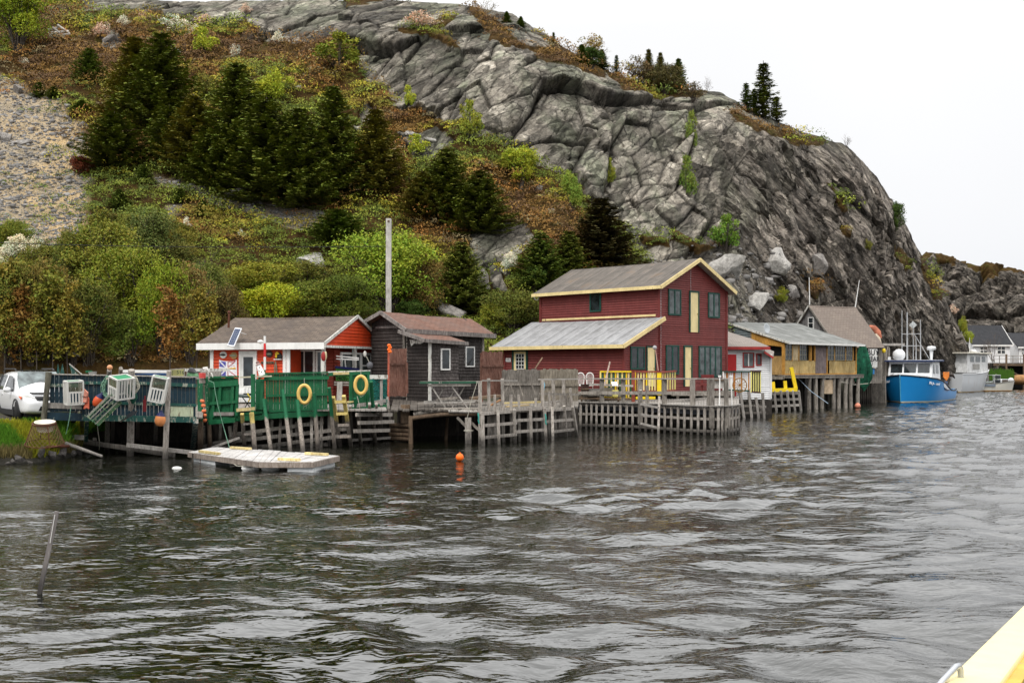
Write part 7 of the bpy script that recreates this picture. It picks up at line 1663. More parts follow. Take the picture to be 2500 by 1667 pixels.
BLOSSOMS = [
 (250, 54, 92, 58, 'S4', PNK, 'pinkish blossoming shrub near the driftwood pile'), (307, 36, 68, 32, 'S4', WHT, 'small white blossoming shrub left on the upper slope'), (352, 30, 54, 40, 'S4', PNK, 'pinkish blossoms at the foot of the outcrop'),
 (431, 36, 86, 80, 'S4', WHT, 'largest white blossoming shrub high on the slope'), (472, 58, 94, 42, 'S4', WHT, 'white blossoms joining the lime shrub'), (500, 34, 64, 56, 'S4', PNK, 'pale blossoms just under the skyline rocks'),
 (680, 72, 112, 32, 'S4', WHT, 'slim white blossoming shrub by the grey outcrop'), (572, 108, 148, 34, 'S4', WHT, 'white blossoming sapling left of the tall grove'), (56, 139, 160, 28, 'S4', WHT, 'little white blossoming tuft above the scree'),
 (133, 78, 100, 30, 'S4', WHT, 'white blossoms at the end of the driftwood pile'), (456, 528, 560, 30, 'S4', WHT, 'white blossoming sapling below the grove'), (30, 575, 662, 100, 'S0', (.62, .58, .46), 'big white blossoming bush at the left edge of the thicket'),
 (92, 575, 640, 46, 'S4', (.6, .56, .44), 'narrow white blossoming bush beside the big one'), (1030, 28, 72, 95, 'S4', PNK, 'pink blossoming bush on the rock ledge of the summit'), (1238, 618, 680, 56, 'S0', WHT, 'white blossoming bush left of the red house'),
 (1240, 745, 775, 34, 'S4', PNK, 'pinkish blossoms in the bush beside the red house'), (832, 552, 590, 14, 'S4', WHT, 'single white blossoming stem by the low spruce'), (2326, 672, 700, 30, 'S4', PNK, 'pinkish blossoming tuft on the far rock shoulder'), (600, 8, 34, 40, 'S4', PNK, 'pale blossoms against the skyline rocks'), (590, 558, 582, 26, 'S4', WHT, 'tiny white blossoms in the olive heath'),
]
BARES = [
 (155, -5, 48, 90, (0,), 'grey leafless shrub right of the big green bush'), (626, 60, 112, 90, (0,), 'grey leafless shrub left of the grey outcrop'), (1186, -12, 32, 105, (1,), 'pale leafless tree on the summit skyline'),
 (1443, 76, 152, 95, (0,), 'yellowish budding tree on the skyline'), (1555, 108, 178, 86, (1,), 'brown leafless tree left in the skyline clump'), (2065, 320, 358, 32, (0,), 'tiny leafless bush on the right cliff brow'), (1725, 170, 225, 30, (1,), 'leafless twig bush before the cliff top grass'), (520, 590, 700, 90, (0,), 'leafless grey bush in the thicket'),
 (2425, 800, 880, 60, (0,), 'leafless red twigged bush in front of the white cottage'),
]
def proto_of(k): return {'S': SHR, 'B': BIGSHR}[k[0]][int(k[1])]
for (u, v0, vb, w, k, c, lab) in SHRUBS:
 q = on_hill(u, vb); h = (vb-v0)/FPX*q.y*1.05; plant('shrub', proto_of(k), q-V(0, 0, .1), h+.1, w/FPX*q.y, c, lab, 'shrub', 'shrubs on the hillside', .86)
for (u, v0, vb, w, k, c, lab) in BLOSSOMS:
 q = on_hill(u, vb); h = (vb-v0)/FPX*q.y*1.05; plant('flowering_shrub', proto_of(k), q-V(0, 0, .1), h+.1, w/FPX*q.y, c, lab, 'flowering shrub', 'flowering shrubs on the hillside', .86, crown_name='blossoms')
TW = M_flat('twig', (.14, .11, .09), .9); TWY = M_flat('twig_yellow', (.24, .18, .08), .9)
for (u, v0, vb, w, k, lab) in BARES:
 q = on_hill(u, vb) if u < 2400 else P(u, vb, 141); h = (vb-v0)/FPX*q.y*1.05; t = empty('bare_shrub', q-V(0, 0, .1), _vr.uniform(0, 6), lab, 'bare shrub', 'leafless shrubs'); t.scale = (w/FPX*q.y/1.0,)*2+(h/1.05,)
 o = bpy.data.objects.new('branches', BARE[k[0]][0]); COL.objects.link(o); o.parent = t
 if not o.data.materials: o.data.materials.append(TW)
 if u in (1443, 1186): o.material_slots[0].link = 'OBJECT'; o.material_slots[0].material = TWY
 if u == 1443:
  o = bpy.data.objects.new('crown', SHR[4][0]); COL.objects.link(o); o.parent = t; o.color = (.30, .22, .06, 1)
 if not o.data.materials: o.data.materials.append(LEAF)
SAPS = [(52, 700, 905, 'slender sapling trunk behind the car, leftmost'), (90, 720, 903, 'slender sapling behind the car roof'), (128, 660, 903, 'tall straight sapling right of the car'), (12, 640, 905, 'tall sapling at the left picture edge'), (165, 690, 900, 'sapling in front of the dark thicket'), (245, 520, 700, 'airy sapling with a straight stem at the thicket top'), (415, 700, 892, 'brown leaved sapling behind the blue fence'), (480, 700, 890, 'brown leaved sapling left of the cabin'), (510, 720, 885, 'thin sapling beside the cabin corner')]
for (u, v0, vb, lab) in SAPS:
 Yb = 49.0; q = P(u, vb, Yb) if vb > 850 else on_hill(u, vb); q.z = max(q.z-.2, 1.3) if vb > 850 else q.z; h = (vb-v0)/FPX*q.y
 plant('sapling', SAP[int(u) % 2], q, h*1.03, h*.55, [(.14, .13, .02), (.17, .10, .025), (.12, .14, .02)][int(u) % 3], lab, 'sapling', 'saplings in the roadside thicket', .55)
# ---- ground-hugging heath: cushions of small leaves (one mass)
def heath():
 rg = np.random.RandomState(3); GG = G2; rk_ = rock.reshape(NU, NT); sc_ = scree.reshape(NU, NT)
 du = np.gradient(us)[:, None]; dv = np.abs(np.gradient(Vg, axis=1)); wgt = (du*dv*(1-sstep(.25, .55, rk_))*(1-.93*sstep(.3, .6, sc_))*(GG[:, :, 1]/80)**.5); wgt[:60] *= .3
 wgt = wgt.ravel(); wgt /= wgt.sum(); nc = 8800
 idx = rg.choice(len(wgt), nc, p=wgt, replace=False); c = GG.reshape(-1, 3)[idx]; vv = Vg.ravel()[idx]; uu = np.repeat(us, NT)[idx]
 big = 1+1.0*(rg.rand(nc) < .22); rad = rg.uniform(.28, .85, nc)*big*(c[:, 1]/75)*(1-.35*sstep(.2, .4, rk_.ravel()[idx])); per = 88
 f1 = fbm(c*.085, 4, 101); f2 = fbm(c*.16+9, 3, 102); f3 = rg.rand(nc)
 pal = np.array([(.215, .120, .030), (.300, .135, .032), (.125, .070, .032), (.240, .190, .028), (.380, .330, .032), (.190, .220, .028), (.100, .135, .022), (.205, .165, .080)])
 low = sstep(250, 560, vv)
 s_ = f1*1.9+f2*1.2+(f3-.5)*.3+(low-.05)*.6
 k = np.where(s_ < -.35, np.where(f3 < .5, 0, 2), np.where(s_ < .0, np.where(f3 < .45, 0, np.where(f3 < .75, 1, 7)), np.where(s_ < .32, np.where(f3 < .6, 3, 0), np.where(s_ < .6, np.where(f3 < .6, 4, 5), np.where(f3 < .5, 5, 6)))))
 base = pal[k]*rg.uniform(.6, 1.35, (nc, 1))
 n = nc*per; ci = np.repeat(np.arange(nc), per); th = rg.uniform(0, 6.283, n); cz = rg.rand(n)**.8; sr = np.sqrt(1-cz**2)
 off = np.stack([sr*np.cos(th), sr*np.sin(th), cz*.62], -1)*rad[ci][:, None]*rg.uniform(.8, 1.08, (n, 1))
 C = c[ci]+off; nrm = unit(off+np.array([0, -.05, .25])*rad[ci][:, None])
 D = unit(np.cross(nrm, rg.normal(size=(n, 3)))+nrm*rg.uniform(-.1, .9, (n, 1))); W = unit(np.cross(D, nrm+rg.normal(0, .35, (n, 3))))
 L = rg.uniform(.05, .125, n)*(.55+.45*big[ci])*(c[ci][:, 1]/75); col = base[ci]*rg.uniform(.84, 1.2, (n, 1))
 v, q = leaf_quads(C, D, W, L, L*.5); o = np_mesh('ground_cover', v, q, None, colors=np.repeat(np.concatenate([col, np.ones((n, 1))], -1), 4, 0)); o.data.materials.append(LEAF); o.color = (1, 1, 1, 1)
 tag(o, 'low heath and dwarf shrubs in rust, olive and yellow green covering the hillside', 'ground cover', kind='stuff')
heath()
# ---- rubble on the screes, and boulders
def rock_mesh(seed, flat=.75, sub=3):
 import bmesh
 bm = bmesh.new(); bmesh.ops.create_icosphere(bm, subdivisions=sub, radius=1.0); rg = np.random.RandomState(seed)
 pts = np.array([v.co[:] for v in bm.verts]);
 for _ in range(13):
  d = unit(rg.normal(size=3)); cut = rg.uniform(.36, .7); s = pts@d; pts = pts-np.maximum(s-cut, 0)[:, None]*d
 pts += fbm(pts*1.3+seed, 2, 5)[:, None]*.06; pts[:, 2] *= flat
 for v, p_ in zip(bm.verts, pts): v.co = p_
 me = bpy.data.meshes.new('rock'); bm.to_mesh(me); bm.free(); return me
def mat_stone(name, c1, c2, c3):
 m, n, l, b = new_mat(name); co = coords(n, l); a = noise(n, l, 1.1, 6, .65, co); f = noise(n, l, 9, 5, .7, co)
 base = mixc(n, l, .8, ramp(n, l, a, [(.3, c1), (.52, c2), (.72, c3)]), ramp(n, l, f, [(.3, g3(.5)), (.7, g3(1.4))]), 'MULTIPLY')
 l.new(base, b.inputs['Base Color']); b.inputs['Roughness'].default_value = .9; bump(n, l, b, f, .6, .12); return m
STN = mat_stone('boulder_stone', (.13, .115, .105), (.26, .24, .22), (.38, .36, .33)); STNP = mat_stone('pale_boulder_stone', (.22, .21, .19), (.42, .40, .37), (.55, .53, .49))
RKM = [rock_mesh(s) for s in (1, 2, 3)]
def boulder(u, v, wpx, hpx, label, mat=STN, k=0, pos=None, rot=None, group='boulders on the hillside'):
 q = pos or hill_at(u, v); w = wpx/FPX*q.y*.66; h = hpx/FPX*q.y*.62; o = bpy.data.objects.new('boulder', RKM[k]); COL.objects.link(o)
 if not RKM[k].materials: RKM[k].materials.append(STN)
 o.material_slots[0].link = 'OBJECT'; o.material_slots[0].material = mat
 o.location = q-V(0, 0, -h*.1); o.scale = (w, w*.9, h/.75); o.rotation_euler = rot or (_vr.uniform(-.3, .3), _vr.uniform(-.3, .3), _vr.uniform(0, 6)); tag(o, label, 'boulder', group)
for a in [(765, 640, 85, 50, 'large pale cracked boulder on the heath above the cabin', STNP, 0), (570, 472, 50, 30, 'grey striped boulder under the spruce grove', STN, 1), (612, 487, 42, 26, 'second grey boulder just right of the striped one', STN, 2),
   (270, 98, 45, 24, 'grey boulder on the upper slope below the blossoms', STN, 0), (46, 225, 36, 26, 'dark boulder at the head of the scree', STN, 1), (78, 240, 28, 18, 'blue grey boulder next to the dark one on the scree', STN, 2),
   (12, 340, 44, 44, 'dark pointed boulder at the left edge of the scree', STN, 0), (50, 352, 50, 26, 'grey slab boulder in the middle of the scree', STN, 1), (204, 306, 28, 24, 'grey boulder on the right rim of the scree', STN, 2), (172, 320, 20, 14, 'small pale boulder on the right rim of the scree', STNP, 0),
   (168, 264, 26, 18, 'dark boulder half buried above the scree rim', STN, 1), (150, 128, 30, 14, 'flat grey boulder under the big green bush', STN, 2), (430, 128, 30, 20, 'pale boulder beside the tallest spruce', STNP, 1),
   (1095, 765, 120, 60, 'mossy grey rock behind the shack roof', STN, 0), (1185, 690, 36, 62, 'grey rock slab left of the white blossoms', STN, 1), (1316, 462, 28, 28, 'grey boulder in the heath under the cliff', STN, 2),
   (1775, 660, 110, 100, 'huge pale slanting boulder behind the red house roof', STNP, 0), (1848, 740, 80, 62, 'white streaked boulder above the grey workshop', STNP, 1), (1885, 640, 70, 86, 'tall pale lichen covered boulder above the workshop', STNP, 2),
   (1990, 640, 70, 60, 'rounded boulder perched on the cliff foot', STN, 0), (1930, 720, 70, 60, 'brown grey boulder left of the store gable', STN, 1), (1940, 770, 60, 46, 'low boulder directly behind the workshop ridge', STN, 2), (1830, 700, 40, 30, 'small boulder beside the white streaked one', STN, 0),
   (730, 215, 22, 16, 'pale stone beside the lime shrub in the grove', STNP, 1), (1000, 330, 46, 22, 'pale ledge stone among the heath', STNP, 2), (1045, 345, 40, 20, 'pale stone right of the ledge stone', STNP, 0), (1346, 515, 24, 14, 'white stone on the lower heath', STNP, 1)]:
 boulder(*a)
def rubble():
 rg = np.random.RandomState(8); sc_ = scree.reshape(NU, NT); rk_ = rock.reshape(NU, NT); du = np.gradient(us)[:, None]; dv = np.abs(np.gradient(Vg, axis=1))
 talus = sstep(1450, 1600, us)[:, None]*sstep(560, 680, Vg)*sstep(1960, 1880, us)[:, None]
 w = (du*dv*(sstep(.4, .7, sc_)+.16*talus)).ravel(); w /= w.sum(); n = 7500; idx = rg.choice(len(w), n, p=w, replace=False); c = G2.reshape(-1, 3)[idx]
 protos = []
 for s in (5, 6, 7, 8):
  me = rock_mesh(s, .7, 1); pv = np.array([v.co[:] for v in me.vertices]); pf = np.array([p_.vertices[:] for p_ in me.polygons]); bpy.data.meshes.remove(me); protos.append((pv, pf))
 V_, F_, Cc, b = [], [], [], 0
 size = .05+.30*rg.rand(n)**6*(c[:, 1]/70)+.03; tal = np.repeat(us, NT)[idx] > 1400; size = np.where(tal, size*1.7, size)
 for i in range(n):
  pv, pf = protos[i % 4]; a = rg.uniform(0, 6.28); ca, sa = math.cos(a), math.sin(a); s3 = size[i]*np.array([rg.uniform(.7, 1.4), rg.uniform(.7, 1.2), rg.uniform(.5, 1)])
  q = pv*s3; q = np.stack([q[:, 0]*ca-q[:, 1]*sa, q[:, 0]*sa+q[:, 1]*ca, q[:, 2]], -1)+c[i]; V_.append(q); F_.append(pf+b); b += len(pv); t = rg.uniform(.6, 1.5); Cc.append(np.tile([.21*t, .20*t, .19*t, 1], (len(pv), 1)))
 o = np_mesh('rubble', np.concatenate(V_), np.concatenate(F_), None, colors=np.concatenate(Cc)); o.data.materials.append(mat_leaf('rubble_stone', .9)); o.color = (1, 1, 1, 1)
 tag(o, 'loose grey stones scattered over the scree and the cliff foot', 'rubble', kind='stuff')
rubble()
# ---- grass on the left bank
def bank_grass():
 rg = np.random.RandomState(12); n = 30000; u = rg.uniform(-120, 262, n); k = rg.rand(n)
 Ys = np.interp(u, su, sY); top = k < .28
 Yg = np.where(top, Ys+.9+rg.rand(n)*1.9, Ys+.15+rg.rand(n)*1.3); keep = ~((u > 200) & (Yg < Ys+.6)) & ~((u > -200) & (u < 150) & (Yg > 34.5)); u, Yg, top, Ys = u[keep], Yg[keep], top[keep], Ys[keep]; n = len(u)
 x = (u-CXP)/FPX*Yg; dy = Yg-Ys; z = np.interp(dy, [-.1, .25, .7, 1.4, 2.3], [-.15, .25, .66, 1.03, 1.2])
 h = np.where(top, rg.uniform(.03, .07, n), rg.uniform(.10, .30, n)); pf = fbm(np.stack([x*.7, Yg*.7, 0*x], -1), 3, 12)
 lean = rg.normal(0, .35, (n, 3)); lean[:, 2] = 0; lean[:, 1] -= .25; tip = np.stack([x, Yg, z+h], -1)+lean*h[:, None]; bs = np.stack([x, Yg, z-.04], -1); wd = unit(np.cross(tip-bs, rg.normal(size=(n, 3))))*rg.uniform(.008, .018, (n, 1))
 v = np.stack([bs-wd, bs+wd, tip+wd*.25, tip-wd*.25], 1).reshape(-1, 3)
 g = np.where((top | (pf > .25))[:, None], np.array([.30, .30, .02]), np.where((z < .35)[:, None], np.array([.22, .18, .07]), np.array([.10, .24, .018])))*rg.uniform(.6, 1.4, (n, 1))
 o = np_mesh('grass', v, np.arange(4*n).reshape(n, 4), None, colors=np.repeat(np.concatenate([g, np.ones((n, 1))], -1), 4, 0)); o.data.materials.append(LEAF); o.color = (1, 1, 1, 1)
 tag(o, 'green and yellow grass on the bank below the parked car', 'grass', kind='stuff')
 n = 26000; u = rg.uniform(-100, 1250, n); Yf_ = np.interp(u, gu, footY); Yg = Yf_-rg.rand(n)**1.5*5.5+.5; x = (u-CXP)/FPX*Yg; z = np.full(n, 1.35); z = np.interp(Yg, [40, 60], [1.3, 1.9]); h = rg.uniform(.1, .45, n)
 keep = (Yg > 44.5); u, Yg, x, z, h = u[keep], Yg[keep], x[keep], z[keep], h[keep]; n = len(u)
 bs = np.stack([x, Yg, z-.1], -1); lean = rg.normal(0, .5, (n, 3)); lean[:, 2] = 0; tip = bs+np.stack([0*x, 0*x, h+.1], -1)+lean*h[:, None]; wd = unit(np.cross(tip-bs, rg.normal(size=(n, 3))))*.02
 v = np.stack([bs-wd, bs+wd, tip+wd*.25, tip-wd*.25], 1).reshape(-1, 3); pf = fbm(np.stack([x*.3, Yg*.3, 0*x], -1), 3, 13)
 g = np.where((pf > .05)[:, None], np.array([.07, .13, .015]), np.array([.11, .08, .035]))*rg.uniform(.6, 1.5, (n, 1))
 o = np_mesh('grass', v, np.arange(4*n).reshape(n, 4), None, colors=np.repeat(np.concatenate([g, np.ones((n, 1))], -1), 4, 0)); o.data.materials.append(LEAF); o.color = (1, 1, 1, 1)
 tag(o, 'rough grass and dry stalks at the foot of the thicket behind the fences', 'grass', kind='stuff')
bank_grass()
# ================================================================ FISHING GEAR ON THE SCREENS
WTRAP = M_paint('trap_white', (.62, .61, .57), .12, .6, under=(.4, .36, .3), dirt=.12); NETD = M_flat('trap_net', (.16, .15, .09), .9); GTR = M_paint('trap_green', (.06, .15, .07), .35, .7, under=(.36, .33, .22))
def hang(rx=0, ry=0, rz=0): return (Matrix.Rotation(R(rz), 3, 'Z') @ Matrix.Rotation(R(ry), 3, 'Y') @ Matrix.Rotation(R(rx), 3, 'X')).to_4x4()
def local_thing(name, pos, rot, label, cat, group=None):
 T = Thing(name, pos, 0, label, cat, group); T.e.matrix_world = Matrix.Translation(pos) @ rot; T.e.rotation_mode = 'XYZ'; T.e.rotation_euler = rot.to_euler(); T.e.location = pos; return T
def slat_trap(pos, rot, w, h, d, label):
 T = local_thing('slatted_trap', pos, rot, label, 'lobster trap', 'white slatted lobster traps hung on the blue fence'); x, y, z = w/2, d/2, h/2
 m = MB()
 for a in (-1, 1):
  for b in (-1, 1): m.bar((a*x, b*y, -z), (a*x, b*y, z), .045); m.bar((-x, a*y, b*z), (x, a*y, b*z), .045); m.bar((a*x, -y, b*z), (a*x, y, b*z), .045)
 m.bar((-x, -y, .02), (x, -y, .02), .05); m.build('frame', WTRAP, T.e)
 m = MB(); n = max(4, int(w/.085))
 for i in range(n): X_ = -x+w*(i+.5)/n; m.bar((X_, -y-.02, -z), (X_, -y-.02, .0), .042, .018, up=(0, 1, 0))
 m.build('front_slats', WTRAP, T.e)
 n = max(3, int(d/.085))
 for s_ in (-1, 1):
  m = MB()
  for i in range(n): Y_ = -y+d*(i+.5)/n; m.bar((s_*(x+.01), Y_, -z), (s_*(x+.01), Y_, z), .036, .018, up=(1, 0, 0))
  m.build('side_slats', WTRAP, T.e)
 m = MB(); K = 8
 for i in range(K):
  for j in range(K):
   a0, a1, b0, b1 = -x+w*i/K, -x+w*(i+1)/K, z*j/K, z*(j+1)/K; m.bar((a0, -y, b0), (a1, -y, b1), .008); m.bar((a1, -y, b0), (a0, -y, b1), .008)
 m.build('netting', NETD, T.e)
 m = MB(); m.slab([(-x+.03, -y, z-.01), (x-.03, -y, z-.01), (x-.03, y, z-.01), (-x+.03, y, z-.01)], (0, 0, .012)); m.build('green_top_net', M_flat('bright_green_net', (.03, .22, .10), .8), T.e)
slat_trap(P(180, 958, 33.35), hang(4, -3, 38), .46, .70, .40, 'white slatted lobster trap nearest the left end of the blue fence')
slat_trap(P(297, 945, 33.2), hang(6, 14, -40), .50, .62, .56, 'large tilted white lobster trap in the middle of the blue fence')
slat_trap(P(387, 950, 33.4), hang(6, 12, 10), .44, .76, .34, 'narrow white lobster trap hanging above the orange buoy')
def round_trap():
 T = local_thing('round_top_trap', P(257, 1001, 33.1), hang(12, -46, 22), 'green round topped lath lobster trap hanging at a slant', 'lobster trap'); L, w = .95, .25
 m = MB()
 for x in (-L/2, 0, L/2): m.tube([(x, -w, -.12)]+[(x, -w*math.cos(a), -.02+.26*math.sin(a)) for a in np.linspace(0, math.pi, 9)]+[(x, w, -.12)], .018, 6); m.bar((x, -w, -.12), (x, w, -.12), .035)
 m.build('hoop', GTR, T.e)
 for i, a in enumerate(np.linspace(0, math.pi, 9)):
  m = MB(); m.bar((-L/2-.03, -w*math.cos(a)*1.06, -.02+.275*math.sin(a)), (L/2+.03, -w*math.cos(a)*1.06, -.02+.275*math.sin(a)), .034, .016); m.build('lath', GTR if i % 2 else PALEWOOD, T.e)
 m = MB()
 for i in range(6): m.bar((-L/2, -w+2*w*i/5, -.13), (L/2, -w+2*w*i/5, -.13), .04, .015)
 m.build('base_slats', GTR, T.e)
 m = MB(); m.lathe((L/2+.02, 0, .02), [(.11, -.01), (.13, 0), (.11, .01)], 16, Matrix.Rotation(R(90), 3, 'Y')); m.build('ring', M_flat('twine_ring', (.45, .42, .22), .9), T.e)
round_trap()
def coil(u, v, Y, w, h, mat, label, n=15, r=.012, seed=0, name='rope_coil'):
 q = P(u, v, Y); T = Thing(name, q, 0, label, 'rope coil'); rd = random.Random(seed)
 m = T.mb();
 for i in range(n):
  a = w*rd.uniform(.35, .5); b = h*rd.uniform(.38, .52); ox, oz = rd.uniform(-.05, .05)*w*2, rd.uniform(-.04, .03)*h; k = 16
  m.tube([(ox+a*math.sin(t)*(1-.35*math.cos(t)), rd.uniform(-.05, .05), oz+b*math.cos(t)) for t in [2*math.pi*j/k for j in range(k)]], r, 5, closed=True)
 m.build('rope', mat, T.e); m = T.mb(); m.lathe((0, 0, h*.36), [(w*.2, -.03), (w*.24, 0), (w*.2, .03)], 12, Matrix.Diagonal((1, .6, 1))); m.build('lashing', ROPE, T.e)
coil(264, 943, 33.3, .36, .66, ROPEG, 'big green rope coil tied to the post between two traps', seed=1); coil(329, 938, 33.4, .26, .52, ROPE, 'grey white rope coil behind the large tilted trap', seed=2, n=11);
q = P(322, 962, 33.5); T_ = Thing('net_bundle', q, 0, 'dark green net bundle under the grey rope coil', 'net'); m = T_.mb(); m.tube([(-.08, 0, .3), (0, -.02, .1), (.05, 0, -.12), (.02, 0, -.3)], [.05, .12, .13, .03], 9); m.build('net', M_flat('darkgreen_net', (.015, .09, .06), .9), T_.e)
def float_buoy(u, v, Y, r, h, rot, body, cap, label, name='buoy', group=None):
 T = local_thing(name, P(u, v, Y), rot, label, 'buoy', group); m = MB(); m.lathe((0, 0, 0), [(.001, -h), (r*.6, -h*.92), (r*.95, -h*.5), (r, -.1*h), (r*.85, .35*h), (r*.45, .72*h), (r*.22, .92*h), (r*.14, h), (.001, h)], 18); m.build('body', body, T.e)
 if cap: m = MB(); m.lathe((0, 0, 0), [(r*.88, .36*h), (r*.50, .73*h), (r*.27, .93*h), (r*.2, 1.12*h), (.001, 1.14*h)], 16); m.build('cap', cap, T.e)
 m = MB(); m.tube([(0, 0, h), (0, 0, h+.12)], .012, 5); m.build('rope', ROPE, T.e)
NAVY = M_flat('navy_rubber', (.008, .012, .07), .5)
float_buoy(241, 976, 33.3, .15, .23, hang(0, 28, 0), M_paint('orange_red_float', (.75, .11, .03), 0, .4, streak=False), NAVY, 'orange red buoy tilted left of the green round trap'); float_buoy(391.5, 1022, 33.5, .165, .24, hang(0, 6, 0), M_paint('faded_orange_float', (.72, .27, .09), 0, .5, streak=False), NAVY, 'faded orange buoy with navy top hanging below the narrow trap')
T_ = Thing('mooring_rope', P(398, 985, 33.4), 0, 'grey rope holding the faded orange buoy', 'rope'); m = T_.mbw(); m.tube([P(402, 962, 33.4), P(398, 985, 33.4), P(393, 1001, 33.5)], .012, 5); m.build('rope', ROPE, T_.e)
T_ = Thing('ball_float', P(268, 897, 33.8), 0, 'pale orange ball float on top of a fence post', 'float'); m = T_.mb(); m.ball((0, 0, 0), .085, 14); m.build('ball', M_paint('peach_float', (.72, .34, .16), 0, .5, streak=False), T_.e)
T_ = Thing('float_string', P(497, 1000, 37.5), 0, 'string of five faded orange floats on the green post', 'floats')
for i, (u, v) in enumerate(((494, 979), (496.5, 990), (498, 1003), (499.5, 1014), (500, 1026))): m = T_.mbw(); m.ball(P(u, v, 37.6), .075, 10, (1.15, 1, .85), Matrix.Rotation(R(20-i*13), 3, 'Y')); m.build('float', MATS['orange_float'], T_.e)
def vest():
 T = Thing('life_vest', P(209, 970, 33.4), 0, 'faded pink life vest hanging beside the first white trap', 'life vest'); PK = M_flat('faded_pink', (.62, .25, .18), .8); PO = M_flat('pink_orange', (.68, .16, .09), .8)
 m = T.mbw(); m.slab([P(200, 950, 33.4), P(203, 944, 33.4), P(208, 950, 33.4), P(217, 958, 33.3), P(214, 975, 33.4), P(213, 983, 33.4), P(200, 981, 33.4)], (0, -.09, 0)); m.build('left_panel', PK, T.e, .02)
 m = T.mbw(); m.slab([P(214, 965, 33.45), P(219, 972, 33.45), P(219, 999, 33.45), P(213, 996, 33.45), P(205, 999, 33.45), P(207, 982, 33.45), P(213, 984, 33.45)], (0, -.06, 0)); m.build('right_panel', PO, T.e, .02)
 m = T.mbw(); m.bar(P(200, 967, 33.3), P(215, 969, 33.3), .02, .012); m.build('strap', BLACK, T.e)
vest()
T_ = Thing('red_paddle', P(353, 985, 33.5), 0, 'short dark red paddle blade nailed on the blue fence', 'paddle'); m = T_.mbw(); m.slab([P(349, 1005, 33.9), P(357, 1005, 33.9), P(358, 976, 33.9), P(350, 975, 33.9)], (0, -.03, 0)); m.build('blade', M_paint('dark_red_paddle', (.26, .025, .03), .1), T_.e, .01); m = T_.mbw(); m.bar(P(354, 976, 33.88), P(354, 966, 33.88), .035, .03); m.build('handle', MATS['dark_red_paddle'], T_.e)
T_ = Thing('short_oar', P(310, 1012, 33.7), 0, 'black and grey oar resting at a slant across the big fence post', 'oar'); m = T_.mbw(); m.bar(P(293, 1030, 33.6), P(335, 1003, 33.6), .035, .035); m.build('shaft', DARKWOOD, T_.e); m = T_.mbw(); m.bar(P(310, 1017, 33.58), P(332, 1005, 33.58), .11, .03, up=(0, 1, 0)); m.build('blade', M_flat('black_grey', (.04, .045, .05)), T_.e)
